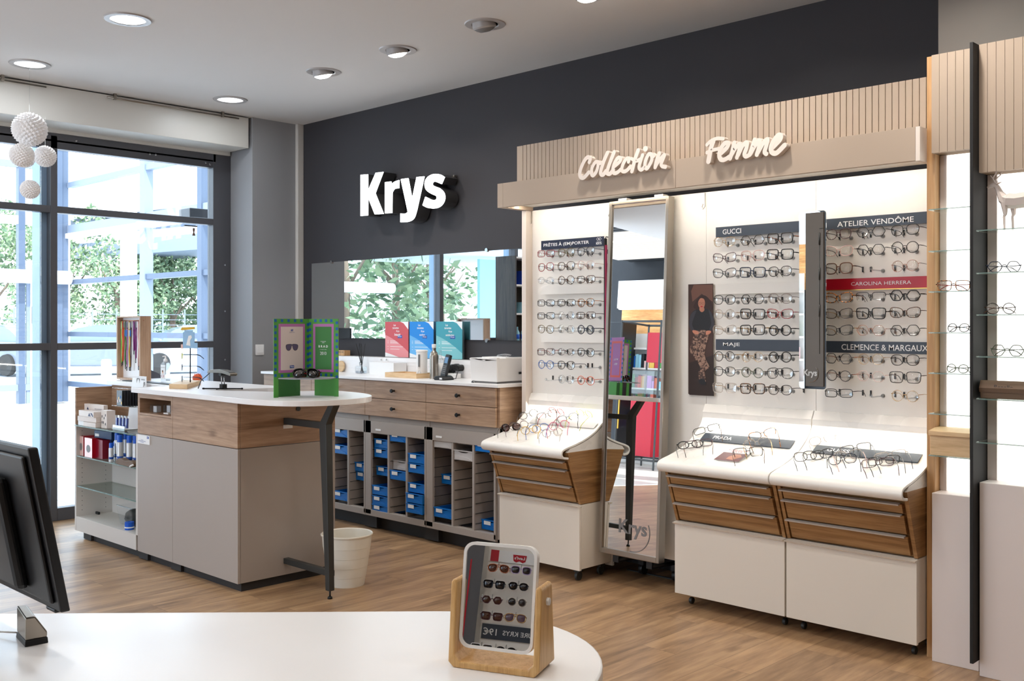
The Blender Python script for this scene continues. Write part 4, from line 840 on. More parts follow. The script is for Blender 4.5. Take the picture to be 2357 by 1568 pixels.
shelf_tower('narrow glowing white niche tower with glass shelves beside the oak upright', -1.820, -1.612, 4.53, 4.672, at(2155, 352, Y=4.57).z, 2.706, sh1, .752, '')
shelf_tower('wider glowing white niche tower with glass shelves past the black divider', -1.596, -1.19, 4.475, 4.622, at(2262, 397, Y=4.51).z, 2.70, sh2, at(2250, 1110, Y=4.5).z, '')
dv = BX('black_divider', 'black_matte', -1.611, -1.597, 4.447, 4.80, .064, 2.700, None, .001); tag(dv, 'tall thin black divider panel between the two glowing towers', 'divider')
sp_ = BX('divider_support', 'plinth', -1.610, -1.598, 4.60, 4.80, 0, .064, dv)
def on_shelf(label, px_, z, Y, style, th, fm, lens='lens_clear', temple=None, rz=20, fold=True, big=1.06):
    p = at(px_, 700, Y=Y); hz = -min(q[1] for q in outline(style)) * big + {'thin': .001, 'medium': .0018, 'thick': .0027, 'half': .0018}[th]
    return spectacles(label, style, th, fm, Matrix.Translation((p.x, Y, z + hz)) @ Matrix.Rotation(math.radians(rz), 4, 'Z') @ Matrix.Rotation(math.radians(-8), 4, 'X'), 'spectacles on the glass shelves of the towers', lens, temple, fold, big=big)
on_shelf('tortoiseshell square spectacles with red temples on a glass shelf of the narrow tower', 2195, sh1[2], 4.57, 'square', 'medium', 'f_tort', temple='f_red', rz=25)
on_shelf('dark oval spectacles lying tilted on the middle shelf of the narrow tower', 2205, sh1[3], 4.57, 'oval', 'medium', 'f_gun', rz=-25)
on_shelf('olive tortoiseshell spectacles on the narrow tower above the empty shelf', 2203, sh1[4], 4.57, 'oval', 'medium', 'f_green', rz=-25)
on_shelf('blue and black hexagonal spectacles on the wide tower, below the deer', 2312, sh2[1], 4.53, 'hexagonal', 'medium', 'f_navy', rz=35, big=1.12)
on_shelf('dark round spectacles with amber tips on the wide tower', 2304, sh2[2], 4.53, 'round', 'medium', 'f_darktort', temple='f_brown', rz=35, big=1.08)
on_shelf('green-brown angular spectacles on the wide tower above the leather case', 2318, sh2[3], 4.53, 'hexagonal', 'medium', 'f_green', rz=-5, big=1.15)
# leather case
mat('leather', (112, 90, 72), .6, bump=.3, bscale=500); lc = thing('spectacle_case', 'brown leather case lying on a glass shelf of the wide tower', 'case', (at(2309, 905, Y=4.52).x, 4.53, sh2[4]))
xa, xb = at(2257, 905, Y=4.50).x, at(2357, 905, Y=4.50).x + .01; z0 = sh2[4]
MB().prism([(4.495, z0), (4.575, z0), (4.580, z0 + .03), (4.565, z0 + .066), (4.505, z0 + .073), (4.49, z0 + .04)], 0, xa, xb).build('case_body', 'leather', lc, bevel=.004)
MB().prism([(4.4915, z0 + .028), (4.488, z0 + .045), (4.503, z0 + .0745), (4.565, z0 + .068), (4.565, z0 + .070), (4.502, z0 + .077), (4.485, z0 + .045), (4.4885, z0 + .027)], 0, xa - .001, xb + .001).build('case_flap', 'leather', lc)
text('Benallo', 'ink', lc, ((xa + xb) / 2 + .005, 4.4885, z0 + .050), XP, (0, .25, 1), .075, .018, .0)
# lidded wooden box
xa, xb, z0 = -1.818, -1.625, sh1[6]; wbx = thing('lidded_box', 'small pale wooden box with a slanted lid on the narrow tower', 'box', (-1.72, 4.58, z0))
BX('box_body', 'pine', xa + .004, xb - .002, 4.535, 4.655, z0, z0 + .088, wbx, .002); MB().prism([(4.525, z0 + .088), (4.66, z0 + .088), (4.66, z0 + .118), (4.60, z0 + .118), (4.525, z0 + .108)], 0, xa, xb).build('box_lid', 'pine', wbx, bevel=.002)
# white faceted deer
dx, dy, dz = at(2345, 500, Y=4.545).x, 4.55, sh2[0]
DE = {}
def chain(name, pts, n=7):
    mb = MB(); mb.tube([(dx + a, dy + b, dz + c) for a, b, c, r in pts], [r for *_, r in pts], n); return mb
dm = MB()
for pts in ([(.085, 0, .130, .012), (.07, 0, .128, .030), (.03, 0, .123, .034), (-.01, 0, .120, .033), (-.045, 0, .124, .034), (-.065, 0, .135, .022), (-.077, 0, .160, .014), (-.088, 0, .185, .0115), (-.098, 0, .196, .012), (-.112, 0, .192, .009), (-.128, 0, .186, .005)],):
    dm.v += chain('b', pts, 7).v; dm.f += chain('b', pts, 7).f; dm.mi += [0] * len(chain('b', pts, 7).f)
for (x, y) in ((-.055, -.013), (-.030, .014)):
    dm.tube([(dx + x, dy + y, dz + .115), (dx + x + .004, dy + y, dz + .065), (dx + x - .001, dy + y, dz + .055), (dx + x + .001, dy + y, dz + .004), (dx + x - .003, dy + y, dz)], [.016, .008, .0055, .0045, .007], 6)
for (x, y) in ((.062, -.015), (.080, .013)):
    dm.tube([(dx + x, dy + y, dz + .125), (dx + x - .008, dy + y, dz + .085), (dx + x + .014, dy + y, dz + .055), (dx + x + .004, dy + y, dz + .006), (dx + x - .002, dy + y, dz)], [.024, .014, .0065, .0045, .007], 6)
dm.tube([(dx + .088, dy, dz + .140), (dx + .102, dy, dz + .128)], [.007, .003], 5)
deer = thing('deer_figurine', 'pale faceted deer figurine standing on the top shelf of the wide tower', 'figurine', (dx, dy, dz)); mat('deer_white', (214, 202, 196), .6)
bo = dm.build('body', 'deer_white', deer)
am = MB()
for s in (-1, 1):
    b0 = Vector((dx - .096, dy + s * .005, dz + .203)); pts = [b0, b0 + Vector((-.004, s * .012, .018)), b0 + Vector((.012, s * .022, .036)), b0 + Vector((.022, s * .020, .058))]
    am.tube(pts, [.0035, .003, .0025, .001], 5); am.tube([pts[1], pts[1] + Vector((-.010, 0, .014))], [.0025, .001], 5); am.tube([pts[2], pts[2] + Vector((-.008, 0, .018))], [.002, .0008], 5)
am.build('antlers', 'deer_white', deer)
er = MB()
for s in (-1, 1): er.tube([(dx - .090, dy + s * .008, dz + .200), (dx - .078, dy + s * .024, dz + .208)], [.006, .001], 5)
er.build('ears', 'deer_white', deer)
# ================================================================ ITEMS ON THE RECEPTION COUNTER
CT = 1.100
# green cardboard display board, folded in a shallow V
mat('card_green', (76, 150, 62), .6); mat('card_green2', (58, 122, 58), .6); mat('card_blue', (18, 92, 168), .6); mat('card_mauve', (176, 108, 168), .6); mat('card_pale', (214, 202, 200), .6); mat('card_grey', (150, 152, 158), .6); mat('card_orange', (226, 96, 84), .6)
gb = thing('display_board', 'green folded cardboard sunglasses display with blue checks and mauve frames', 'display board', (-4.80, 3.33, CT))
Lb, Cb, Rb = at(630, 916, Z=CT), Vector((-4.845, 3.335, CT)), at(779, 913, Z=CT)
Lb.z = Rb.z = CT; TOPZ = .435
def panel_basis(a, b): u = (b - a); n = u.normalized(); return a, u.length, n, Vector((n.y, -n.x, 0))
for side, (a, b) in enumerate(((Lb, Cb), (Cb, Rb))):
    o_, Wd, u, nv = panel_basis(a, b)
    def pb(nm, m_, x0, x1, z0, z1, d0, d1, par=gb):
        mb = MB(); V = [o_ + u * x + nv * d + Vector((0, 0, z)) for z in (z0, z1) for x, d in ((x0, d0), (x1, d0), (x1, d1), (x0, d1))]
        return mb.add(V, [(0, 3, 2, 1), (4, 5, 6, 7), (0, 1, 5, 4), (1, 2, 6, 5), (2, 3, 7, 6), (3, 0, 4, 7)]).build(nm, m_, par)
    pn = pb('board_panel', 'card_green', 0, Wd, .108, TOPZ, -.002, .002)
    if side == 0: pb('foot_panel', 'card_green', 0, .03, 0, .108, -.002, .002); pb('foot_panel', 'card_green2', .03, Wd * .86, 0, .10, -.04, -.036)
    else: pb('foot_panel', 'card_green', Wd - .028, Wd, 0, .108, -.002, .002); pb('foot_panel', 'card_green', .02, Wd - .028, 0, .10, -.03, -.026)
    pb('mauve_frame', 'card_mauve', .030, Wd - .030, .135, TOPZ - .028, .002, .0026, pn)
    inner = 'card_pale' if side == 0 else 'card_green2'
    pb('centre_field', inner, .045, Wd - .044, .150, TOPZ - .044, .0026, .0032, pn)
    ck = MB()
    def sq(x, z, s=.0155): 
        V = [o_ + u * (x + p) + nv * .0028 + Vector((0, 0, z + q)) for p, q in ((0, 0), (s, 0), (s, s), (0, s))] + [o_ + u * (x + p) + nv * .002 + Vector((0, 0, z + q)) for p, q in ((0, 0), (s, 0), (s, s), (0, s))]
        ck.add(V, [(0, 1, 2, 3), (0, 4, 5, 1), (1, 5, 6, 2), (2, 6, 7, 3), (3, 7, 4, 0)])
    for k in range(10):
        z = TOPZ - .018 - k * .0336
        if side == 0: sq(.002, z); (k and sq(Wd - .017, z + .0168 - .005 if k else z))
        else: sq(.001, z - .0168 if k < 9 else z); sq(Wd - .017, z - .012)
    for k in range(1, 5):
        x = .002 + k * (Wd - .02) / 5; sq(x, TOPZ - .018); sq(x, .112)
    ck.build('blue_checks', 'card_blue', pn)
    bk_ = pb('mauve_back', 'card_mauve', 0, Wd, .108, TOPZ, -.0028, -.002); pb('orange_frame', 'card_orange', .028, Wd - .028, .135, TOPZ - .028, -.0034, -.0028, bk_); pb('back_field', 'card_mauve' if side == 1 else 'card_pale', .044, Wd - .044, .150, TOPZ - .044, -.004, -.0034, bk_)
    cb2 = MB()
    for k in range(10):
        for xx in (.001, Wd - .017):
            z = TOPZ - .018 - k * .0336 - (.0168 if xx > .01 else 0); cb2.add([o_ + u * (xx + p) + nv * d + Vector((0, 0, z + q)) for d in (-.0032, -.0028) for p, q in ((0, 0), (.0155, 0), (.0155, .0155), (0, .0155))], [(0, 1, 2, 3), (4, 5, 6, 7), (0, 4, 5, 1), (1, 5, 6, 2), (2, 6, 7, 3), (3, 7, 4, 0)])
    cb2.build('blue_checks', 'card_blue', bk_)
    if side == 1: text('WILL', 'paper', bk_, o_ + u * (Wd / 2) - nv * .0042 + Vector((0, 0, .27)), -u, ZP, .06, .013, .02, space=1.6); text("90's", 'paper', bk_, o_ + u * (Wd / 2) - nv * .0042 + Vector((0, 0, .235)), -u, ZP, .045, .016, .0)
    fo = o_ + nv * .0032
    if side == 0:
        cx = Wd / 2; P = lambda x, z: fo + u * x + Vector((0, 0, z))
        lens = lambda s_: [P(cx + s_ * (.004 + .018), .265)]
        for s_ in (-1, 1):
            pts = [(.003, .293), (.036, .291), (.041, .278), (.034, .262), (.020, .258), (.009, .266), (.004, .280)]
            V = [P(cx + s_ * a, b) + nv * .0004 for a, b in crv(pts, 3, True)]; MB().add(V, [list(range(len(V)))]).build('printed_sunglasses', 'f_plum' if 0 else 'sun_print', pn) if 'sun_print' in MATS else (mat('sun_print', (86, 76, 108), .5), MB().add(V, [list(range(len(V)))]).build('printed_sunglasses', 'sun_print', pn))
            MB().tube(V, .0009, 4, closed=True).build('printed_rim', 'black', pn)
        text('60', 'krys_blue', pn, P(cx, .372), u, ZP, .016, .013, .03); text('COLLECTION', 'krys_blue', pn, P(cx, .359), u, ZP, .036, .0035, 0)
        pb('logo_patch', 'krys_blue', cx - .014, cx + .014, .160, .175, .0032, .0038, pn); text('Krys', 'paper', pn, P(cx, .1675) + nv * .0006, u, ZP, .020, .009, .03)
    else:
        cx = Wd / 2; P = lambda x, z: fo + u * x + Vector((0, 0, z))
        text('BRAD', 'paper', pn, P(cx, .280), u, ZP, .062, .013, .03, space=1.7); text('2010', 'paper', pn, P(cx, .241), u, ZP, .042, .018, .0)
        text('SI MAGIQUE\nAVEC', 'paper', pn, P(cx, .304), u, ZP, .036, .012, 0); text('LUNETTES', 'paper', pn, P(cx, .262), u, ZP, .046, .003, 0)
sh = MB().prism([(Lb.x + .075, Lb.y + .008), (Lb.x + .12, Lb.y + .015), (Rb.x - .08, Rb.y - .085), (Rb.x - .03, Rb.y - .04), (Cb.x + .04, Cb.y + .01), (Cb.x + .0, Cb.y - .0), (Lb.x + .02, Lb.y + .12)], 2, CT + .103, CT + .107)
sh = MB().prism([(Lb.x + .005, Lb.y + .025), (-4.70, 3.145), (-4.63, 3.22), (-4.60, 3.30), (Rb.x - .01, Rb.y - .01), (Cb.x + .012, Cb.y + .0)], 2, CT + .103, CT + .107).build('display_shelf', 'card_grey', gb)
R3 = Matrix.Translation((-4.735, 3.235, CT + .107 + .028)) @ Matrix.Rotation(math.radians(40), 4, 'Z') @ Matrix.Rotation(math.radians(-25), 4, 'X')
spectacles('black and red sunglasses lying folded on the ledge of the green display board', 'aviator', 'thick', 'f_black', R3, 'sunglasses on the ledge of the green board', 'lens_dark', 'f_red', True, 'sunglasses', 'sunglasses', 1.15)
R3 = Matrix.Translation((-4.765, 3.275, CT + .107 + .022)) @ Matrix.Rotation(math.radians(36), 4, 'Z')
spectacles('second dark pair behind the black and red sunglasses on the green board ledge', 'rectangular', 'thick', 'f_havana', R3, 'sunglasses on the ledge of the green board', 'lens_brown', None, True, 'sunglasses', 'sunglasses', 1.1)
# oak box with lanyards
lb = thing('lanyard_stand', 'upright oak box stand with white back holding hanging cords', 'stand', (-6.93, 3.36, CT))
ax, bx_ = at(268, 878, Y=3.36).x, at(322, 878, Y=3.36).x; lx0, lx1, ly0, ly1, lh = ax, bx_ + .0, 3.36, 3.442, CT + .465
lx1 = at(322, 878, Y=3.36).x
o = MB(); o.box(lx0, lx0 + .016, ly0, ly1, CT, lh).box(lx1 - .012, lx1 + .004, ly0, ly1, CT, lh).box(lx0 + .016, lx1 - .012, ly0, ly1, CT, CT + .012).box(lx0 + .016, lx1 - .012, ly0, ly1, lh - .010, lh)
o.build('oak_frame', 'oak_v2', lb); BX('white_back', 'top_white', lx0 + .016, lx1 - .012, 3.405, 3.413, CT + .012, lh - .01, lb)
rod = MB().tube([(lx0 - .006, 3.385, lh - .033), (lx1 + .006, 3.385, lh - .033)], .0035, 8).build('wooden_rod', 'f_rose', lb, True)
lw = lx1 - lx0
cols_ = [(.09, 'f_lime', .31, .0055, 'lime green', 'f_lime'), (.17, 'f_orange', .30, .006, 'orange', 'f_orange'), (.26, 'card_green2', .33, .0035, 'dark green beaded', 'f_blue'), (.36, 'card_mauve', .34, .003, 'mauve', 'f_blue'), (.44, 'f_yellow', .34, .0045, 'yellow patterned', 'f_blue'), (.53, 'f_plum', .34, .003, 'plum', 'f_blue'), (.64, 'f_magenta', .22, .006, 'purple ribbon', 'f_magenta'), (.76, 'f_plum', .28, .0035, 'purple ribbon with ring', 'black'), (.85, 'f_pink', .33, .006, 'peach', 'f_pink'), (.93, 'f_darktort', .40, .0016, 'thin dark chain', 'black')]
mat('f_magenta2', (120, 24, 110), .4)
mat('bright_green', (110, 210, 60), .4)
for k, (fx, m_, ln, r, nmc, cm_) in enumerate(cols_):
    if nmc == 'lime green': m_ = 'bright_green'
    if 'purple' in nmc: m_ = 'f_magenta2'
    x = lx0 + .008 + fx * lw * .94; z1 = lh - .033; y = 3.383 - (k % 2) * .007
    t = thing('neck_lanyard', nmc + ' spectacle cord hanging in the upright oak stand', 'cord', (x, y, z1), 'cords hanging in the oak stand')
    c = MB(); pts = [(x, y, z1 - .004)] + [(x + .004 * math.sin(j * 1.7 + k), y + .002 * math.cos(j * 2.1), z1 - ln * j / 6) for j in range(1, 7)]
    c.tube(pts, r, 7); c.tube([(x + .007, y + .003, z1 - .05), (x + .006, y + .003, z1 - ln * .6), (x + .003, y + .003, z1 - ln * .97)], r * .8, 6); c.build('cord', m_, t, True)
    if k in (0, 1, 2, 3, 4, 5, 7):
        b = MB(); b.box(x - .009, x + .009, y - .003, y + .0, z1 - .062, z1 - .012); b.build('hang_tag', 'paper' if k in (0, 4) else 'black', t)
    if 2 <= k <= 5: MB().box(x - .008, x + .008, y - .004, y - .001, z1 - .115, z1 - .068).build('blue_card', 'card_blue' if k != 4 else 'paper', t)
    e = MB(); zz = z1 - ln
    for s in (-1, 1): e.tube([(x + s * .003, y, zz + .004), (x + s * .006, y, zz - .014), (x + s * .003, y, zz - .026)], .0018, 5)
    e.build('end_loops', 'black', t, True)
# sanitiser bottle
sb = thing('sanitiser_bottle', 'clear pump bottle with white illustrated label on the counter', 'bottle', at(381, 882, Y=3.42)); bx0 = sb.location.x; by = 3.42; sb.location.z = CT; WL[sb] = Vector((bx0, by, CT))
mat('gel', (226, 232, 240), .1, trans=.9, ior=1.2)
MB().prism(crv([(bx0 - .032, CT), (bx0 + .032, CT), (bx0 + .034, CT + .02), (bx0 + .034, CT + .11), (bx0 + .028, CT + .132), (bx0 + .010, CT + .142), (bx0 - .010, CT + .142), (bx0 - .028, CT + .132), (bx0 - .034, CT + .11), (bx0 - .034, CT + .02)], 3, True), 1, by - .018, by + .018).build('bottle_body', 'acrylic', sb, bevel=.004)
MB().lathe([(.006, CT + .142), (.015, CT + .143), (.015, CT + .158), (.006, CT + .166), (.004, CT + .185), (0, CT + .186)], (bx0, by, 0), 14).build('pump', 'white_plastic', sb, True)
MB().tube([(bx0, by, CT + .183), (bx0 - .006, by - .02, CT + .180)], .004, 8).build('nozzle', 'white_plastic', sb, True)
lbp = BX('front_label', 'paper', bx0 - .033, bx0 + .033, by - .0195, by - .0185, CT + .022, CT + .122, sb)
text('Gel hydro alcoolique', 'ink', lbp, (bx0, by - .0196, CT + .103), XP, ZP, .056, .006, .01)
mat('hair_brown', (110, 66, 40), .6); mat('skin_print', (226, 176, 146), .6)
def dsc(nm, m_, cx, cz, rx, rz, d, par): MB().prism([(cx + rx * math.cos(a * PI / 8), cz + rz * math.sin(a * PI / 8)) for a in range(16)], 1, by - .0195 - d, by - .0195).build(nm, m_, par)
dsc('printed_head', 'skin_print', bx0 - .002, CT + .070, .009, .011, .0004, lbp); dsc('printed_hair', 'hair_brown', bx0 - .004, CT + .078, .010, .006, .0008, lbp); dsc('printed_body', 'sign_red', bx0 - .002, CT + .043, .016, .012, .0004, lbp); dsc('printed_shirt', 'paper', bx0 - .002, CT + .043, .009, .012, .0008, lbp)
dk = BX('mouse_mat', 'steel_dark', at(300, 885, Y=3.33).x + .0, at(425, 885, Y=3.33).x, 3.27, 3.34, CT, CT + .006, None); tag(dk, 'dark flat pad on the rear counter top beside the oak stand', 'pad')
# glasses stand with wooden foot
gs = thing('spectacle_stand', 'small stand with pale wooden foot, blue pole and painted castle topper', 'stand', (-6.03, 3.20, CT)); fx, fy = -6.03, 3.215
c0 = [at(389, 895, Z=CT), at(431, 896, Z=CT), at(462, 886, Z=CT), at(420, 885, Z=CT)]
MB().prism([(p.x, p.y) for p in c0], 2, CT, CT + .030).build('wooden_foot', 'pine', gs, bevel=.002)
u = (c0[1] - c0[0]).normalized(); text('Corrooz', 'ink', gs, (c0[0] + c0[1]) / 2 + Vector((-.02, 0, .015)) , u, ZP, .045, .010, 0)
pc = at(438, 880, Z=CT + .03); pc.z = 0; px0, py0 = pc.x, pc.y + .0
MB().tube([(px0, py0, CT + .03), (px0, py0, CT + .255)], .0042, 10).build('pole', 'f_navy', gs, True)
mat('toon_blue', (150, 190, 224), .6)
tp = MB().box(px0 - .038, px0 + .022, py0 - .004, py0 + .004, CT + .25, CT + .355).build('castle_topper', 'toon_blue', gs, bevel=.002)
rotv = lambda x, z: (px0 + x, z)
MB().prism([rotv(-.050, CT + .372), rotv(-.042, CT + .385), rotv(.022, CT + .388), rotv(.024, CT + .374), rotv(-.044, CT + .366)], 1, py0 - .005, py0 + .005).build('yellow_arrow', 'f_yellow', tp); MB().box(px0 - .03, px0 + .012, py0 - .004, py0 + .004, CT + .355, CT + .368).build('topper_neck', 'toon_blue', tp)
MB().prism([rotv(-.02, CT + .27), rotv(-.008, CT + .33), rotv(.006, CT + .335), rotv(.010, CT + .32), rotv(0, CT + .30), rotv(.002, CT + .265)], 1, py0 - .006, py0 - .004).build('painted_figure', 'paper', tp); MB().box(px0 + .022, px0 + .038, py0 - .004, py0 + .004, CT + .248, CT + .285).build('side_tower', 'toon_blue', tp); MB().box(px0 - .048, px0 - .038, py0 - .004, py0 + .004, CT + .248, CT + .275).build('side_tower', 'f_pink', tp)
for o_t in [c for c in gs.children if c.name.startswith('castle')]:
    for q_ in [o_t] + list(o_t.children):
        for v_ in q_.data.vertices: a_ = v_.co.x - (px0 - gs.location.x); b_ = v_.co.y - (py0 - gs.location.y); v_.co.x = (px0 - gs.location.x) + a_ * .74 * 1.25 - b_ * .67; v_.co.y = (py0 - gs.location.y) + a_ * .67 * 1.25 + b_ * .74
for k, (zz, fm, le, nmq) in enumerate(((.205, 'f_lime', 'lens_yellow', 'yellow-lensed pair with dark temples, top'), (.130, 'f_navy', 'lens_clear', 'navy round pair, middle'), (.058, 'f_navy', 'lens_yellow', 'navy pair with yellow lenses, lowest'))):
    MB().tube([(px0, py0, CT + zz), (px0 - .03, py0 - .02, CT + zz)], .002, 6).build('holder_arm', 'acrylic', gs)
    spectacles(nmq + ' on the small wooden-foot stand', 'panto', 'medium', fm, Matrix.Translation((px0 - .045, py0 - .035, CT + zz - .004)) @ Matrix.Rotation(math.radians(-28), 4, 'Z'), 'spectacles on the wooden-foot stand', le, 'f_navy', big=.98)
# orange squash-like toy
ob_ = thing('orange_ball', 'small ribbed orange ball beside the wooden-foot stand', 'ball', (-6.08, 3.44, CT)); q = at(454, 870, Z=CT + .03)
MB().lathe([(0, 0)] + [(.034 * math.sin(a * PI / 8) * (1 + .04 * (a % 2)), .030 - .030 * math.cos(a * PI / 8)) for a in range(1, 8)] + [(0, .062)], (q.x, q.y, CT), 16).build('ball_skin', 'f_orange', ob_, True)
nb = MB(); [nb.lathe([(0, 0), (.004, .001), (0, .006)], (q.x + .022 * math.cos(a), q.y + .022 * math.sin(a), CT + .054), 6) for a in [k * .7 for k in range(9)]]; nb.build('ball_nubs', 'f_orange', ob_)
# barcode scanner on folding foot
sx, sy = -5.80, 3.30; sc = thing('barcode_scanner', 'silver and black hand scanner resting on a two-rod desk foot', 'scanner', (sx, sy, CT))
q0, q1 = at(483, 856, Y=3.28), at(536, 858, Y=3.28)
cx_, cz_ = (q0.x + q1.x) / 2, q0.z
MB().prism(crv([(q0.x, cz_ - .004), (q0.x + .04, cz_ + .014), (cx_ + .02, cz_ + .018), (q1.x - .01, cz_ + .002), (q1.x, cz_ - .012), (q1.x - .012, cz_ - .014), (cx_ + .03, cz_ - .002), (q0.x + .04, cz_ - .004)], 4, True), 1, 3.26, 3.31).build('scanner_body', 'steel', sc, bevel=.006)
MB().prism([(cx_ + .01, cz_ + .0195), (q1.x - .012, cz_ + .004), (q1.x + .002, cz_ - .012), (q1.x - .004, cz_ - .018), (cx_ + .02, cz_ + .004)], 1, 3.262, 3.308).build('scanner_head', 'black', sc, bevel=.003)
MB().box(cx_ - .012, cx_ + .02, 3.268, 3.30, cz_ - .02, cz_ - .002).build('scanner_mount', 'black', sc, bevel=.003)
MB().tube([(cx_ - .01, 3.29, CT + .03), (cx_ - .016, 3.29, cz_ - .015)], .0028).tube([(cx_ + .022, 3.29, CT + .03), (cx_ + .012, 3.29, cz_ - .015)], .0028).build('rods', 'chrome', sc, True)
fb = MB().box(cx_ - .012, cx_ + .026, 3.275, 3.305, CT + .006, CT + .032).tube([(cx_ - .075, 3.20, CT + .005), (cx_ + .11, 3.36, CT + .005)], .004).tube([(cx_ - .06, 3.33, CT + .005), (cx_ + .05, 3.22, CT + .005)], .004)
for a, b in ((-.075, 3.20), (.11, 3.36), (-.06, 3.33)): fb.lathe([(0, 0), (.007, 0), (.007, .01), (0, .011)], (cx_ + a, b, CT), 10)
fb.build('foot', 'black', sc, 40)
MB().tube(crv([(q0.x, 3.285, cz_ - .002), (q0.x - .03, 3.27, cz_ - .03), (q0.x + .0, 3.22, CT + .05), (q0.x + .045, 3.175, CT + .006)], 6), .0028, 6).build('cable', 'black', sc, True)
# ---- shelf bay contents
SZ = .798
bX = lambda px_, Y: at(px_, 1000, Y=Y).x
def simplebox(name, lab, m_, x0, x1, y0, y1, z0, z1, rz=0, group=None, extra=None):
    t = thing(name, lab, 'box', ((x0 + x1) / 2, (y0 + y1) / 2, z0), group); t.rotation_euler.z = math.radians(rz); WL[t] = Vector((0, 0, 0)); hx, hy = (x1 - x0) / 2, (y1 - y0) / 2
    BX('carton', m_, -hx, hx, -hy, hy, 0, z1 - z0, t, .001)
    if extra: extra(t, hx, hy, z1 - z0)
    return t
mat('box_ivory', (226, 214, 206), .5); mat('navy_print', (40, 44, 84), .5)
def big_print(t, hx, hy, h):
    for P in ([(-.11, .09), (-.085, .125), (-.06, .09)], [(-.12, .02), (-.12, .06), (-.105, .075), (-.05, .03), (-.05, .01), (-.07, .01), (-.105, .05)]): MB().prism([(a, b) for a, b in P], 1, -hy - .0008, -hy).build('printed_chevron', 'navy_print', t)
    text('BACHMANN', 'navy_print', t, (.07, -hy - .001, .115), XP, ZP, .10, .007, .0)
simplebox('white_carton', 'large flat white carton with navy chevrons standing at the back of the glass shelf', 'box_ivory', -7.22, -6.93, 3.07, 3.10, SZ, SZ + .145, 3, 'white cartons on the glass shelf', big_print)
def tri(t, hx, hy, h): MB().prism([(hx - .10, .006), (hx - .075, .030), (hx - .05, .006)], 1, -hy - .0008, -hy).prism([(hx - .06, .030), (hx - .03, .030), (hx - .005, .008), (hx - .025, .006)], 1, -hy - .0008, -hy).build('printed_chevron', 'navy_print', t)
simplebox('white_carton', 'narrow white carton with navy chevrons on top of the carton pile', 'box_ivory', -7.165, -6.90, 3.0, 3.06, SZ + .066, SZ + .105, -2, 'white cartons on the glass shelf', tri)
simplebox('white_carton', 'plain white carton in the middle of the carton pile', 'box_ivory', -7.16, -6.89, 3.0, 3.065, SZ + .032, SZ + .065, 3, 'white cartons on the glass shelf')
simplebox('white_carton', 'short white carton at the bottom of the pile, towards the pilaster', 'box_ivory', -7.06, -6.88, 2.995, 3.06, SZ, SZ + .030, 2, 'white cartons on the glass shelf')
simplebox('white_carton', 'white carton with grey end print at the bottom of the pile, window end', 'paper', -7.165, -7.075, 3.0, 3.06, SZ, SZ + .031, 0, 'white cartons on the glass shelf')
# accessory stand
ac = thing('accessory_stand', 'white tilted stand with spectacle screwdriver packs and blue cloth pouches', 'stand', (-6.585, 3.12, SZ))
q = lambda x, y, Y=3.08: at(150 + x / 7.126, 860 + y / 7.126, Y=Y)
top, bot = q(1150, 180), q(900, 850); hx_ = .085
MB().sheet([(3.05, SZ + .002), (3.16, SZ + .002), (3.20, SZ + .34)], 0, -6.745, -6.575, .003).build('back_card', 'white_plastic', ac)
u = Vector((1, 0, 0)); v = Vector((0, .12, 1)).normalized()
BX('header_card', 'paper', -6.695, -6.540, 3.196, 3.199, SZ + .275, SZ + .355, ac); text('KRYS', 'ink', ac, (-6.585, 3.1955, SZ + .305), XP, ZP, .06, .022, .02); text('SIGNATURE', 'ink', ac, (-6.585, 3.1955, SZ + .332), XP, ZP, .05, .009, 0)
for s_ in (-1, 1): MB().tube([(-6.655 + s_ * .003, 3.195, SZ + .315 + .022), (-6.655 + s_ * .014, 3.195, SZ + .338), (-6.655 + s_ * .022, 3.195, SZ + .315), (-6.655 + s_ * .014, 3.195, SZ + .292), (-6.655 + s_ * .003, 3.195, SZ + .315 - .022)], .0022, 5).build('loop_logo', 'ink', ac)
for zz in (.265, .145):
    for k in range(4): MB().tube([(-6.725 + k * .045, 3.19, SZ + zz), (-6.725 + k * .045, 3.05, SZ + zz + .012)], .002, 6).lathe([(0, -.006), (.004, 0), (0, .002)], (-6.725 + k * .045, 3.048, SZ + zz + .012), 8, 1).build('peg', 'chrome', ac, True)
mat('pack_black', (40, 42, 46), .2); mat('pouch_blue', (70, 90, 176), .4)
for k in range(7):
    yy = 3.065 + k * .015; x0 = -6.665 + k * .010
    t = thing('hanging_pack', 'black carded accessory pack on the upper pegs, %s from the front' % ['first', 'second', 'third', 'fourth', 'fifth', 'sixth', 'seventh'][k], 'pack', (x0, yy, SZ + .19), 'carded packs on the pegs')
    b = BX('pack_card', 'pack_black', x0 - .035, x0 + .045, yy, yy + .003, SZ + .155, SZ + .262, t)
    if k == 0:
        for a, c_, mm in ((-.025, .18, 'f_pink'), (-.01, .20, 'f_yellow'), (.01, .185, 'paper'), (.03, .17, 'f_yellow'), (.02, .21, 'card_blue')): BX('pack_print', mm, x0 + a, x0 + a + .012, yy - .0006, yy, SZ + c_, SZ + c_ + .018, b)
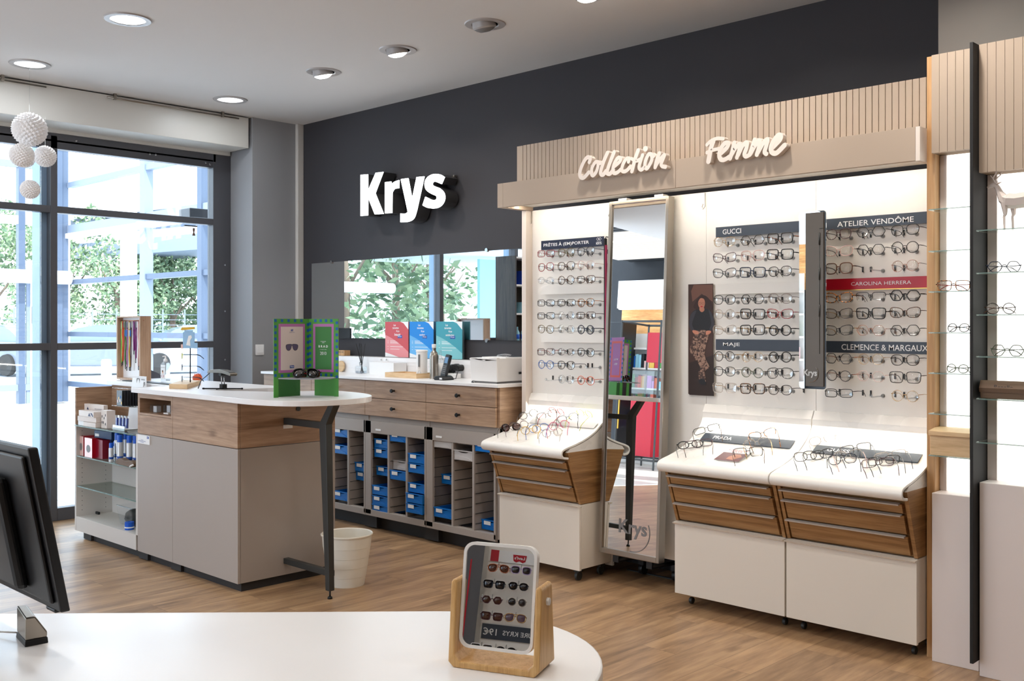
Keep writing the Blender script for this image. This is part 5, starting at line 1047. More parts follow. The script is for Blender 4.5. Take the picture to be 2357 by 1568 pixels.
for k in range(4):
    x0 = -6.680 + k * .040; z0 = SZ + .012
    t = thing('cloth_pouch', 'small clear pouch with blue cloth, %s of the row in the accessory stand' % ['first', 'second', 'third', 'fourth'][k], 'pouch', (x0, 3.06, z0), 'blue pouches in the accessory stand')
    MB().prism([(x0 - .014, z0), (x0 + .012, z0), (x0 + .018, z0 + .082), (x0 - .010, z0 + .085)], 1, 3.05 + k * .004, 3.066 + k * .004).build('pouch_film', 'acrylic', t, bevel=.002)
    MB().prism([(x0 - .011, z0 + .003), (x0 + .010, z0 + .003), (x0 + .014, z0 + .068), (x0 - .009, z0 + .062)], 1, 3.053 + k * .004, 3.063 + k * .004).build('blue_cloth', 'pouch_blue', t, bevel=.002)
pp = BX('pouch_tray', 'acrylic', -6.710, -6.535, 3.040, 3.044, SZ + .0, SZ + .03, ac)
sp = thing('small_card_pack', 'white pack of small printed cards between cartons and accessory stand', 'pack', (-6.72, 3.05, SZ)); BX('pack_card', 'box_ivory', -6.86, -6.775, 3.03, 3.09, SZ, SZ + .12, sp, .001)
for a, b in ((-.03, .03), (-.01, .03), (.02, .02), (-.03, .07), (.0, .06), (.02, .08)): BX('printed_mark', 'ink', -6.82 + a, -6.82 + a + .009, 3.029, 3.03, SZ + b, SZ + b + .016, sp)
S2 = .580
def portrait(t, hx, hy, h):
    f = BX('printed_front', 'f_pink', -hx, hx, -hy - .0006, -hy, 0, h, t); MB().prism([(hx * .55 * math.cos(a * PI / 8), h * .45 + h * .2 * math.sin(a * PI / 8)) for a in range(16)], 1, -hy - .0012, -hy - .0006).build('printed_portrait', 'grey_plastic', f)
simplebox('red_box', 'red box with portrait front at the window end of the second glass shelf', 'sign_red', bX(181, 3.03), bX(192, 3.03), 3.03, 3.13, S2, S2 + .135, 0, 'boxes on the second glass shelf', portrait)
simplebox('red_box', 'red box with portrait front beside its window-end twin', 'sign_red', bX(195, 3.015), bX(212, 3.015), 3.015, 3.12, S2, S2 + .135, 0, 'boxes on the second glass shelf', portrait)
mat('deep_red', (130, 10, 34), .4)
simplebox('red_box', 'plain deep red box between the portrait boxes and the dark blue box', 'deep_red', bX(215, 3.04), bX(236, 3.04), 3.04, 3.13, S2, S2 + .130, 0, 'boxes on the second glass shelf')
simplebox('blue_box', 'dark blue upright box behind the small spray can', 'krys_dark' if mat('krys_dark', (14, 46, 90), .4) else '', bX(238, 3.09), bX(256, 3.09), 3.09, 3.20, S2, S2 + .135, 0, 'boxes on the second glass shelf')
simplebox('blue_box', 'navy flat box lying on top of the red boxes', 'krys_dark', bX(220, 3.06), bX(252, 3.06), 3.06, 3.16, S2 + .137, S2 + .19, 6, 'boxes on the second glass shelf', lambda t, hx, hy, h: BX('white_label', 'paper', -hx + .01, -hx + .06, -hy - .0006, -hy, .012, .03, t))
mat('can_white', (206, 206, 208), .3, .3); mat('can_blue', (14, 88, 200), .3)
def can(x, y, r, h, lab):
    t = thing('spray_can', lab, 'spray can', (x, y, S2), 'lens spray cans on the second glass shelf')
    MB().lathe([(0, 0), (r, 0), (r, h * .72), (r * .8, h * .76), (0, h * .76)], (x, y, S2), 18).build('can_body', 'can_white', t, 40)
    MB().lathe([(r * .86, h * .74), (r * .86, h * .97), (r * .78, h), (0, h)], (x, y, S2), 18).build('cap', 'can_blue', t, 40)
    MB().lathe([(r * 1.01, h * .14), (r * 1.01, h * .26)], (x, y, S2), 18).build('blue_band', 'krys_blue', t, True)
    text('Krys', 'paper', t, (x + .3 * r, y - r * 1.03, S2 + h * .20), (1, -.1, 0), ZP, r * 1.0, h * .06, .03)
bX = lambda px_, Y: at(px_, 1000, Y=Y).x
for i, a in enumerate([(256, 3.03, .016, .125, 'small blue-capped spray can, foremost by the red boxes'), (265, 3.09, .015, .125, 'small blue-capped spray can half hidden behind its twin'), (270, 3.075, .020, .19, 'tall blue-capped spray can behind the foremost tall one'), (276, 3.03, .021, .19, 'tall blue-capped spray can, foremost of the tall ones'), (289, 3.13, .019, .19, 'tall blue-capped spray can in the back row, middle'), (298, 3.06, .021, .19, 'tall blue-capped spray can in the middle of the tall group'), (305, 3.14, .019, .19, 'tall blue-capped spray can in the back corner'), (312, 3.07, .019, .19, 'tall blue-capped spray can cut off by the counter front')]): can(bX(a[0], a[1]), *a[1:])
bc = thing('folded_cloth', 'crumpled brown cloth in front of the tall spray cans', 'cloth', (-6.42, 3.03, S2))
MB().prism(crv([(-6.55, S2 + .003), (-6.44, S2 + .001), (-6.33, S2 + .001), (-6.31, S2 + .03), (-6.36, S2 + .042), (-6.43, S2 + .034), (-6.50, S2 + .045), (-6.56, S2 + .025)], 4, True), 1, 2.995, 3.035).build('cloth', 'leather', bc, bevel=.006)
MB().tube([(-6.36, 2.998, S2 + .002), (-6.33, 2.99, S2 + .012), (-6.31, 3.0, S2 + .02)], .006, 7).build('cloth_corner', 'paper', bc, True)
# plastic tub at the bottom
S3 = .148; tb_ = thing('plastic_tub', 'clear plastic tub holding dark cloths on the bay floor', 'tub', (-6.63, 3.12, S3))
o = MB(); ring = lambda hx, hy, z: [(-6.63 - hx, 3.16 - hy, z), (-6.63 + hx, 3.16 - hy, z), (-6.63 + hx, 3.16 + hy, z), (-6.63 - hx, 3.16 + hy, z)]
o.add(ring(.09, .06, S3 + .002) + ring(.112, .078, S3 + .13), [(0, 3, 2, 1), (0, 1, 5, 4), (1, 2, 6, 5), (2, 3, 7, 6), (3, 0, 4, 7)]).build('tub_wall', 'acrylic', tb_); BX('tub_rim', 'acrylic', -6.744, -6.516, 3.08, 3.086, S3 + .127, S3 + .133, tb_)
MB().lathe([(0, 0), (.05, .004), (.068, .04), (.06, .08), (.03, .10), (0, .102)], (-6.63, 3.16, S3 + .004), 10).build('dark_cloths', 'black_matte', tb_, True)
tg = thing('tape_roll', 'bright blue tape roll beside the plastic tub', 'tape', (-6.50, 3.06, S3)); MB().lathe([(.012, 0), (.03, 0), (.03, .05), (.012, .05), (.012, 0)], (-6.50, 3.06, S3), 20).build('blue_roll', 'can_blue', tg, 40); MB().lathe([(.029, .012), (.0315, .012), (.0315, .02), (.029, .02)], (-6.50, 3.06, S3), 20).build('roll_band', 'paper', tg, 40)
bkc = BX('black_clip', 'black', bX(214, 3.14), bX(226, 3.14), 3.14, 3.155, S3, S3 + .018, None, .002); tag(bkc, 'small black clip lying on the bay floor', 'clip')
# cubby cards
for k, (x, m_, h, lb_) in enumerate(((-6.16, 'acrylic', .05, 'clear small card box at the window side of the oak cubby'), (-6.04, 'acrylic', .06, 'clear card holder standing at the back of the oak cubby'), (-5.98, 'paper', .008, 'stack of pale business cards lying in the oak cubby'), (-5.88, 'paper', .022, 'white card block in the corner of the oak cubby'))):
    t = thing('card_holder', lb_, 'card holder', (x, 3.08, .942), 'card holders in the oak cubby'); BX('holder', m_, x - .03, x + .03, 3.05 + .03 * (k == 1), 3.12, .9425, .9425 + h, t, .001)
    if m_ == 'acrylic': BX('cards', 'paper', x - .025, x + .02, 3.07 + .03 * (k == 1), 3.10 + .015 * (k == 1), .944, .942 + h * .8, t)
# bin
bi = thing('waste_bin', 'cream plastic waste bin with ribbed rings behind the table leg', 'bin', (-4.79, 3.55, 0)); bp3 = (-4.785, 3.555, 0)
mat('bin_cream', (232, 226, 212), .4)
MB().lathe([(0, .004), (.100, 0), (.101, .004), (.110, .055), (.1115, .056), (.119, .11), (.1205, .111), (.127, .165), (.1285, .166), (.136, .222), (.1375, .223), (.143, .285), (.149, .288), (.150, .294), (.146, .298), (.141, .293), (.097, .008), (0, .008)], bp3, 48).build('bin_shell', 'bin_cream', bi, 35)
# ================================================================ ITEMS ON THE BACK WORKTOP
def on_wt(px, Y): return at(px, 860, Y=Y).x
# guarantee posters
for k, (x0p, x1p, y, c, c2, word, desc) in enumerate(((885, 938, 742, (200, 78, 84), (226, 140, 144), 'beauté', 'red'), (941, 996, 742, (0, 130, 214), (98, 172, 226), 'confort', 'blue'), (1002, 1062, 741, (58, 152, 168), (122, 190, 196), 'satisfaction', 'teal'))):
    a, b = at(x0p, 780, Y=5.07).x, at(x1p, 780, Y=5.07).x; z0 = 1.248; z1 = at(950, 742 if k < 2 else 741, Y=5.085).z
    z1 = 1.526
    t = thing('guarantee_poster', desc + ' guarantee sheet in a clear holder leaning over the grooved upstand', 'poster', ((a + b) / 2, 5.07, z0), 'three guarantee sheets')
    mat('gp%d' % k, c, .5); mat('gq%d' % k, c2, .5)
    BX('acrylic_sheet', 'acrylic', a, b + .012, 5.082, 5.086, z0, z1 + .002, t); BX('acrylic_base', 'acrylic', a, b + .012, 5.04, 5.082, z0, z0 + .003, t)
    sh = BX('poster_sheet', 'gq%d' % k, a, b, 5.078, 5.081, z0 + .001, z1, t)
    w_ = b - a; curve = [(a + w_ * s, z0 + .175 - .075 * s - .055 * s * s) for s in [i / 8 for i in range(9)]]
    MB().prism([(a, z0 + .175)] + curve[1:] + [(b, z1 - .06), (a + w_ * .8, z1 - .012), (a + w_ * .66, z1), (a, z1)], 1, 5.077, 5.078).build('coloured_field', 'gp%d' % k, sh)
    MB().prism([(a + w_ * .66, z1), (a + w_ * .8, z1 - .012), (b, z1 - .06), (b, z1)], 1, 5.0775, 5.078).build('pale_corner', 'paper', sh)
    MB().prism([(a, z0 + .001), (a + w_ * .6, z0 + .001), (a + w_ * .3, z0 + .02), (a, z0 + .036)], 1, 5.0775, 5.078).build('pale_corner', 'paper', sh)
    for j, (wd, sx_) in enumerate((('Les', .42), ('garanties', .46), ('Krys', .56), (word, .54))): text(wd, 'paper', sh, (a + w_ * sx_, 5.0768, z1 - .026 - j * .0245), XP, ZP, None, .0155 if wd not in ('garanties', 'Krys', 'beauté') else .0195, .018)
    BX('logo_patch', 'krys_blue', a + w_ * .55, a + w_ * .74, 5.0765, 5.077, z1 - .128, z1 - .105, sh); text('Krys', 'paper', sh, (a + w_ * .645, 5.0763, z1 - .116), XP, ZP, w_ * .14, .011, .02)
    ln = MB()
    for j, (zz, ww) in enumerate(((.128, .25), (.118, .42), (.110, .36), (.082, .55), (.062, .40))): ln.box(a + w_ * .22, a + w_ * (.22 + ww), 5.0776, 5.078, z0 + zz, z0 + zz + .003); ln.box(a + w_ * .1, a + w_ * .15, 5.0776, 5.078, z0 + zz, z0 + zz + .002)
    ln.build('print_lines', 'paper', sh)
# reed diffuser
x = on_wt(831, 4.93); rd = thing('reed_diffuser', 'clear square bottle diffuser with black reeds on the white worktop', 'diffuser', (x, 4.93, WT))
BX('bottle', 'acrylic', x - .042, x + .042, 4.90, 4.96, WT, WT + .058, rd, .008); BX('liquid', 'gel', x - .036, x + .036, 4.906, 4.954, WT + .004, WT + .02, rd, .003)
MB().lathe([(.012, .058), (.012, .088), (.015, .09), (.015, .072), (.012, .07)], (x, 4.93, WT), 14).build('neck', 'acrylic', rd, True)
for a, b in ((-.062, .0), (-.048, .02), (-.042, -.02), (-.012, .01), (.012, -.01), (.026, .02)): MB().tube([(x + .012 - a * .3, 4.93 - b * .3, WT + .006), (x + a, 4.93 + b, WT + .235)], .0028, 6).build('reed', 'black', rd, True)
# kraft bits left
x = on_wt(792, 5.06); kb = thing('kraft_box', 'small kraft box with three punched holes on top of the upstand', 'box', (x, 5.06, 1.248)); BX('kraft_body', 'oak_v', x - .05, x + .045, 5.03, 5.09, 1.248, 1.292, kb, .003)
h = MB(); [h.lathe([(0, -.001), (.005, -.001), (.005, 0)], (x - .025 + k * .024, 5.0295, 1.278), 10, 1) for k in range(3)]; h.build('punched_holes', 'black', kb)
x = on_wt(783, 4.95); kd = thing('wooden_disc', 'round wooden disc leaning at the upstand behind the green board', 'disc', (x, 4.98, WT)); MB().lathe([(0, 0), (.045, 0), (.045, .012), (0, .012)], (x - .03, 4.975, WT + .046), 28, 1).build('disc', 'pine', kd, 40)
# white box, tray, dispenser, bottle, phone, adapters, printer
x0 = at(850, 850, Y=4.86).x; x1 = at(906, 850, Y=4.86).x
wb = thing('white_box', 'plain white cardboard box on the worktop behind the wooden tray', 'box', ((x0 + x1) / 2, 4.92, WT)); BX('carton', 'paper', x0, x1, 4.86, 4.985, WT, WT + .097, wb, .001)
wt_ = thing('wooden_tray', 'pale wooden tray with low rim carrying the white dispenser', 'tray', (-5.98, 4.80, WT)); a, b = at(886, 870, Y=4.72).x, at(952, 870, Y=4.72).x + .03
o = MB(); o.box(a, b, 4.72, 4.73, WT, WT + .035).box(a, b, 4.90, 4.91, WT, WT + .035).box(a, a + .01, 4.73, 4.90, WT, WT + .035).box(b - .01, b, 4.73, 4.90, WT, WT + .035).box(a + .01, b - .01, 4.73, 4.90, WT, WT + .006); o.build('tray_body', 'pine', wt_, bevel=.001)
x = on_wt(971, 4.84) ; cdp = thing('cup_dispenser', 'white upright dispenser cylinder standing in the wooden tray', 'dispenser', (x, 4.84, WT + .006))
MB().lathe([(0, 0), (.040, 0), (.041, .18), (.044, .182), (.044, .192), (.038, .196), (0, .196)], (x, 4.84, WT + .006), 30).build('dispenser_body', 'white_plastic', cdp, 40); BX('front_slot', 'grey_plastic', x + .006, x + .022, 4.797, 4.805, WT + .08, WT + .17, cdp, .002)
MB().tube([(p[0], 4.79, p[1]) for p in arc(x + .03, WT + .03, .018, 0, 180, 8)] , .004, 6).build('clear_handle', 'acrylic', cdp, True)
x = on_wt(999, 4.80); bt = thing('metal_bottle', 'brushed aluminium drinking bottle between dispenser and phone', 'bottle', (x, 4.80, WT)); MB().lathe([(0, 0), (.031, 0), (.032, .16), (.026, .185), (.013, .20), (.013, .218), (0, .22)], (x, 4.80, WT), 26).build('bottle_body', 'steel', bt, 40); MB().lathe([(.012, .218), (.016, .222), (.016, .245), (0, .248)], (x, 4.80, WT), 16).build('bottle_cap', 'white_plastic', bt, 40)
x = on_wt(1013, 4.88); sp = thing('spray_bottle', 'small clear spray bottle with printed label behind the phone', 'bottle', (x, 4.88, WT)); MB().lathe([(0, 0), (.03, 0), (.03, .13), (.012, .15), (.012, .17), (0, .17)], (x, 4.88, WT), 18).build('bottle_body', 'acrylic', sp, 40); MB().lathe([(.0302, .02), (.0305, .02), (.0305, .11), (.0302, .11)], (x, 4.88, WT), 18).build('label', 'paper', sp, True); MB().lathe([(.008, .17), (.011, .172), (.009, .2), (0, .202)], (x, 4.88, WT), 12).build('spray_head', 'acrylic', sp, True)
x = on_wt(1022, 4.74); ph = thing('cordless_phone', 'black cordless telephone standing in its charging cradle', 'telephone', (x, 4.74, WT))
MB().prism(crv([(x - .045, WT), (x + .045, WT), (x + .042, WT + .018), (x + .02, WT + .03), (x - .02, WT + .03), (x - .048, WT + .02)], 3, True), 1, 4.69, 4.79).build('cradle', 'black', ph, bevel=.004)
R_ = Matrix.Rotation(math.radians(-14), 4, 'X') @ Matrix.Rotation(math.radians(6), 4, 'Y'); 
hm = MB().prism(crv([(-.022, 0), (.022, 0), (.024, .08), (.023, .150), (.014, .160), (-.014, .160), (-.023, .150), (-.024, .08)], 3, True), 1, -.012, .012)
def place(mb, M4, c): mb.v = [tuple((M4 @ Vector(p)) + Vector(c)) for p in mb.v]; return mb
pc_ = (x, 4.735, WT + .02)
place(hm, R_, pc_).build('handset', 'black', ph, bevel=.003)
mat('phone_screen', (90, 130, 170), .2); place(MB().box(-.016, .016, -.0135, -.012, .098, .140), R_, pc_).build('screen', 'phone_screen', ph)
kb_ = MB(); [kb_.box(-.016 + i * .012, -.008 + i * .012, -.0135, -.012, .022 + j * .013, .030 + j * .013) for i in range(3) for j in range(5)]; place(kb_, R_, pc_).build('keys', 'grey_plastic', ph)
BX('cradle_sticker', 'paper', x + .01, x + .035, 4.688, 4.69, WT + .006, WT + .018, ph)
x = on_wt(1048, 4.97); ad = thing('plug_adapter', 'black plugs and adapters with looping cables on the upstand sockets', 'plugs', (x, 4.98, 1.2))
for a, b in ((-.04, .0), (.0, .005), (.04, .0), (-.055, -.02)): MB().lathe([(0, -.05), (.02, -.05), (.024, -.03), (.024, 0), (0, 0)], (x + a, 4.998, 1.192 + b), 16, 1).build('plug', 'black', ad, 40)
MB().tube(crv([(x - .05, 4.95, 1.18), (x - .055, 4.93, 1.14), (x - .04, 4.91, WT + .006), (x + .03, 4.88, WT + .006), (x + .08, 4.87, WT + .012)], 5), .004, 6).tube(crv([(x + .045, 4.95, 1.19), (x + .07, 4.93, 1.17), (x + .085, 4.90, 1.13), (x + .12, 4.86, WT + .005), (x + .13, 4.78, WT + .005)], 5), .003, 6).build('cable', 'black', ad, True)
BX('extension_block', 'white_plastic', x - .03, x + .06, 4.92, 4.97, WT, WT + .035, ad, .003)
pr = thing('label_printer', 'white boxy desktop printer at the display-wall end of the worktop', 'printer', (-4.86, 4.8, WT))
c0, c1, c2 = at(1084, 872, Z=WT), at(1144, 883, Z=WT), at(1203, 878, Z=WT); c3 = c0 + c2 - c1
pxx0, pxx1, pyy0, pyy1 = at(1084, 870, Y=4.66).x, at(1144, 870, Y=4.66).x, 4.66, 4.96
pa, pbb = pxx0, pxx1
bod = MB(); Zs = WT + .012; hz = .158
V = []
for z, ex in ((Zs, 0), (Zs + hz * .55, .004), (Zs + hz * .97, .008)): V += [(pa - ex, pyy0 - ex * .6, z), (pbb + ex * .4, pyy0 - ex * .6, z), (pbb + ex * .4, pyy1, z), (pa - ex, pyy1, z)]
bod.add(V, [(0, 3, 2, 1), (8, 9, 10, 11)] + [(4 * k + i, 4 * k + (i + 1) % 4, 4 * k + 4 + (i + 1) % 4, 4 * k + 4 + i) for k in range(2) for i in range(4)]).build('printer_body', 'white_plastic', pr, bevel=.004)
MB().prism([(pa - .008, Zs + hz * .95), (pa + .06, Zs + hz * .97), (pa + .13, Zs + hz * .86), (pa + .19, Zs + hz * .98), (pbb + .003, Zs + hz), (pbb + .003, Zs + hz * .9), (pa - .008, Zs + hz * .9)], 1, pyy0 - .006, pyy0 + .02).build('paper_exit', 'white_plastic', pr)
MB().lathe([(0, 0), (.07, .002), (.05, .02), (0, .028)], ((pa + pbb) / 2, 4.86, Zs + hz * .96), 20).build('domed_lid', 'acrylic', pr, True)
BX('control_panel', 'black', pbb - .13, pbb - .01, pyy0 + .17, pyy0 + .27, Zs + hz * .97, Zs + hz * 1.01, pr); BX('top_cover', 'white_plastic', pa + .02, pbb - .0, pyy0 + .08, pyy1, Zs + hz * .965, Zs + hz * 1.0, pr, .003)
BX('port', 'black', pbb + .0035, pbb + .0055, pyy0 + .20, pyy0 + .225, Zs + .045, Zs + .06, pr); BX('printer_foot', 'grey_plastic', pa + .02, pbb - .01, pyy0 + .01, pyy1 - .01, WT, Zs, pr)
MB().tube(crv([(pa + .01, 4.85, WT + .05), (pa - .03, 4.78, WT + .03), (pa - .01, 4.68, WT + .005), (pa + .04, 4.645, WT + .004)], 5), .004, 6).build('power_cable', 'black', pr, True)
# ================================================================ DESK IN FRONT
dk_ = thing('desk', 'white desk with a semicircular end carrying monitor and small bamboo mirror', 'desk', (-2.1, 1.1, 0)); mat('desk_white', (248, 248, 250), .25)
u = Vector((.703, .711, 0)); n = Vector((-.711, .703, 0)); c = Vector((-1.698, 1.482, 0)); R = .385
ol = [c + u * (R * math.cos(a)) + n * (R * math.sin(a)) for a in [PI / 2 - PI * k / 28 for k in range(29)]]
ol += [c - u * 1.55 - n * R, c - u * 1.55 + n * R]
MB().prism([(p.x, p.y) for p in ol], 2, .728, .760).build('desk_top', 'desk_white', dk_, 40, .004)
for s in (-1, 1): 
    p = c - u * 1.45 + n * (s * .3); MB().tube([(p.x, p.y, 0), (p.x, p.y, .728)], .025, 14).build('leg', 'steel', dk_, 40)
p = c; MB().tube([(p.x, p.y, .02), (p.x, p.y, .728)], .035, 16).lathe([(0, 0), (.24, 0), (.24, .012), (.04, .02), (0, .02)], (p.x, p.y, 0), 36).build('pedestal_leg', 'steel', dk_, 40)
# monitor: back towards the camera, screen facing the wall display
m0 = at(140, 1412, Z=.868); mz1 = 1.236; ys0, ys1 = m0.y, m0.y - .07; xr, xl = m0.x, m0.x - .55
mo = thing('computer_monitor', 'black monitor seen from behind at the edge of the desk', 'monitor', (m0.x - .27, m0.y - .02, .76))
lean = lambda z: ys0 + (ys1 - ys0) * (z - .868) / (mz1 - .868)
def slab(x0, x1, z0, z1, d0, d1): return MB().add([(x, lean(z) + d, z) for z in (z0, z1) for x, d in ((x0, d0), (x1, d0), (x1, d1), (x0, d1))], [(0, 3, 2, 1), (4, 5, 6, 7), (0, 1, 5, 4), (1, 2, 6, 5), (2, 3, 7, 6), (3, 0, 4, 7)])
slab(xl, xr, .868, mz1, 0, .022).build('casing', 'black', mo, bevel=.004); slab(xl + .02, xr - .02, .885, mz1 - .02, -.010, .0005).build('rear_cover', 'black', mo, bevel=.006); slab(xl + .12, xr - .13, .90, 1.16, -.038, -.009).build('rear_bulge', 'black', mo, bevel=.012); slab(xl + .01, xr - .01, .885, mz1 - .01, .022, .0235).build('screen', 'steel_dark', mo)
cx = xl + .03; slab(xr - .085, xr - .035, .860, .869, 0, .02).build('sensor_bar', 'black', mo, bevel=.003)
st = MB(); st.box(cx - .03, cx + .03, ys0 - .10, ys0 - .075, .77, 1.08); st.build('stand_column', 'black', mo, bevel=.008); BX('stand_arm', 'black', cx - .025, cx + .025, ys0 - .08, ys0 - .03, 1.0, 1.06, mo, .004); BX('stand_foot', 'black', cx - .06, cx + .06, ys0 - .14, ys0 + .02, .760, .772, mo, .004)
arm = MB().tube([(xl + .32, ys0 - .10, 1.13), (xl + .33, ys0 - .12, 1.02), (xl + .36, ys0 - .10, .885)], [.02, .022, .015], 8).build('cable_guide', 'black', mo, True)
# card reader
p0, p1, p2 = at(38, 1468, Z=.76), at(58, 1490, Z=.76), at(110, 1480, Z=.76); w3 = p2 + p0 - p1
crd = thing('card_reader', 'small silver card reader with black base beside the monitor', 'card reader', ((p0 + p2) / 2).to_tuple())
def quad(z, k, ex=0, cut=0): cc = (p0 + p2) / 2; return [(cc.x + (q.x - cc.x) * k, cc.y + (q.y - cc.y) * k, z) for q in (p0, p1, p2, w3)]
V = quad(.760, 1.05) + quad(.774, 1.0); MB().add(V, [(0, 3, 2, 1), (4, 5, 6, 7), (0, 1, 5, 4), (1, 2, 6, 5), (2, 3, 7, 6), (3, 0, 4, 7)]).build('base', 'black', crd, bevel=.002)
a = quad(.774, .98); e = [Vector(q) for q in a]; T = [e[0] + Vector((0, 0, .062)), e[1] + Vector((0, 0, .052)), e[1] * .55 + e[2] * .45 + Vector((0, 0, .052)), e[2] + Vector((0, 0, .012)), e[3] + Vector((0, 0, .015)), e[0] * .55 + e[3] * .45 + Vector((0, 0, .060))]
MB().add([tuple(q) for q in e] + [tuple(q) for q in T], [(0, 3, 2, 1), (0, 1, 5, 4), (1, 2, 7, 6, 5), (2, 3, 8, 7), (3, 0, 4, 9, 8), (4, 5, 6, 9), (6, 7, 8, 9)]).build('reader_body', 'steel', crd, bevel=.003)
MB().tube([tuple(p0 + Vector((0, 0, .012))), tuple(p0 + Vector((-.10, -.045, .004))), tuple(p0 + Vector((-.3, -.06, .003)))], .002, 6).build('cable', 'white_plastic', crd, True)
# small bamboo table mirror
A_, B_ = Vector((-1.627, 1.484, .76)), Vector((-1.444, 1.56, .76)); mu = (B_ - A_).normalized(); ang = math.atan2(mu.y, mu.x)
BMw = (B_ - A_).length; BM = thing('table_mirror', 'small tilting mirror with white rim in a bamboo U-stand on the desk', 'mirror', (0, 0, 0), rot=(0, 0, ang)); BM.location = (A_ + B_) / 2 + Vector((-mu.y, mu.x, 0)) * .05
hw = BMw / 2 + .006; dp = .05; th = .014
o = MB(); o.prism([(-hw + .012, 0), (hw - .012, 0), (hw, .012), (hw, .18), (hw - .004, .186), (hw - th + .003, .186), (hw - th, .18), (hw - th, .028), (hw - th - .012, .014), (-hw + th + .012, .014), (-hw + th, .028), (-hw + th, .18), (-hw + th - .003, .186), (-hw + .004, .186), (-hw, .18), (-hw, .012)], 1, -dp, dp)
# taper the arms toward the top
o.v = [(x, y * (1 - .35 * max(0, (z - .02)) / .166), z) for x, y, z in o.v]; o.build('bamboo_stand', 'bamboo', BM, bevel=.003)
for s in (-1, 1): MB().lathe([(0, -.003), (.008, -.003), (.008, .003), (0, .004)], (s * (hw + .003), 0, .150), 14, 0).build('pivot_knob', 'white_plastic', BM, 40)
TI = bpy.data.objects.new('tilting_mirror', None); COL.objects.link(TI); TI.parent = BM; TI.location = (-.004, -.005, .150); TI.rotation_euler = (math.radians(-8.5), 0, math.radians(0)); WL[TI] = Vector((0, 0, 0))
mw, mh = .086, .113
def rrp(w_, h_, r): return arc(w_ - r, -h_ + r, r, -90, 0, 6) + arc(w_ - r, h_ - r, r, 0, 90, 6) + arc(-w_ + r, h_ - r, r, 90, 180, 6) + arc(-w_ + r, -h_ + r, r, 180, 270, 6)
out_, in_ = rrp(mw, mh, .024), rrp(mw - .0065, mh - .0065, .019); N = len(out_)
V = [(x, -.007, z) for x, z in out_] + [(x, -.007, z) for x, z in in_] + [(x, .009, z) for x, z in out_] + [(x, -.004, z) for x, z in in_]
MB().add(V, [(i, (i + 1) % N, N + (i + 1) % N, N + i) for i in range(N)] + [(i, (i + 1) % N, 2 * N + (i + 1) % N, 2 * N + i) for i in range(N)] + [(N + i, N + (i + 1) % N, 3 * N + (i + 1) % N, 3 * N + i) for i in range(N)] + [list(range(2 * N, 3 * N))]).build('white_rim', 'white_plastic', TI, 30)
MB().prism(in_, 1, -.0045, -.003).build('mirror_glass', 'mirror', TI)
# ================================================================ HANGING GLOBES
gp = thing('globe_mobile', 'cluster of five white blossom globes on beaded strings under the ceiling', 'mobile', (-7.0, 2.6, 2.7)); mat('globe_white', (244, 240, 238), .6)
def globe(px_, py_, d_px, D):
    q = at(px_, py_, X=D); dep = -ss_ * q.x + cc_ * q.y; r = d_px / 2 * dep / F; mb = MB(); rg = random.Random(px_)
    n = 260; 
    for k in range(n):
        zz = 1 - 2 * (k + .5) / n; a = k * 2.39996; rr_ = math.sqrt(1 - zz * zz); nn_ = Vector((rr_ * math.cos(a), rr_ * math.sin(a), zz)); p = q + nn_ * r * .93; t1 = nn_.orthogonal().normalized(); t2 = nn_.cross(t1); s = r * .15
        ring = [p + (t1 * math.cos(j * PI / 2.5) + t2 * math.sin(j * PI / 2.5)) * s + nn_ * r * .03 for j in range(5)]
        mb.add([tuple(v) for v in ring] + [tuple(p + nn_ * r * .15)] + [tuple(p - nn_ * r * .06)], [(j, (j + 1) % 5, 5) for j in range(5)] + [(j, 6, (j + 1) % 5) for j in range(5)])
    o = mb.build('blossom_globe', 'globe_white', gp)
    MB().lathe([(0, -r * .93)] + [(r * .93 * math.sin(k * PI / 12), -r * .93 * math.cos(k * PI / 12)) for k in range(1, 12)] + [(0, r * .93)], q, 24).build('globe_core', 'globe_white', o, True); return q, r
GX = -7.0
g1 = globe(68, 298, 74, GX); globe(50, 357, 52, GX + .12); g3 = globe(104, 360, 47, GX - .08); globe(57, 363, 44, GX - .22); g5 = globe(69, 436, 42, GX)
def beads(pa_, pb_):
    mb = MB(); n = int((pa_ - pb_).length / .009)
    for k in range(n): c = pa_.lerp(pb_, (k + .5) / n); mb.lathe([(0, -.003), (.003, 0), (0, .003)], c, 5)
    mb.tube([tuple(pa_), tuple(pb_)], .0006, 4); mb.build('bead_string', 'globe_white', gp)
q1 = g1[0]; beads(q1 + Vector((0, 0, -g1[1])), g5[0] + Vector((0, 0, g5[1]))); t3 = g3[0]; beads(Vector((t3.x, t3.y, t3.z + .27)), t3 + Vector((0, 0, g3[1]))); q2 = at(48, 320, X=GX + .15); beads(q2 + Vector((0, 0, .12)), at(48, 331, X=GX + .12))
MB().tube([tuple(q1 + Vector((0, 0, g1[1]))), (q1.x, q1.y, CEIL)], .0012, 5).build('hanging_cord', 'acrylic', gp)
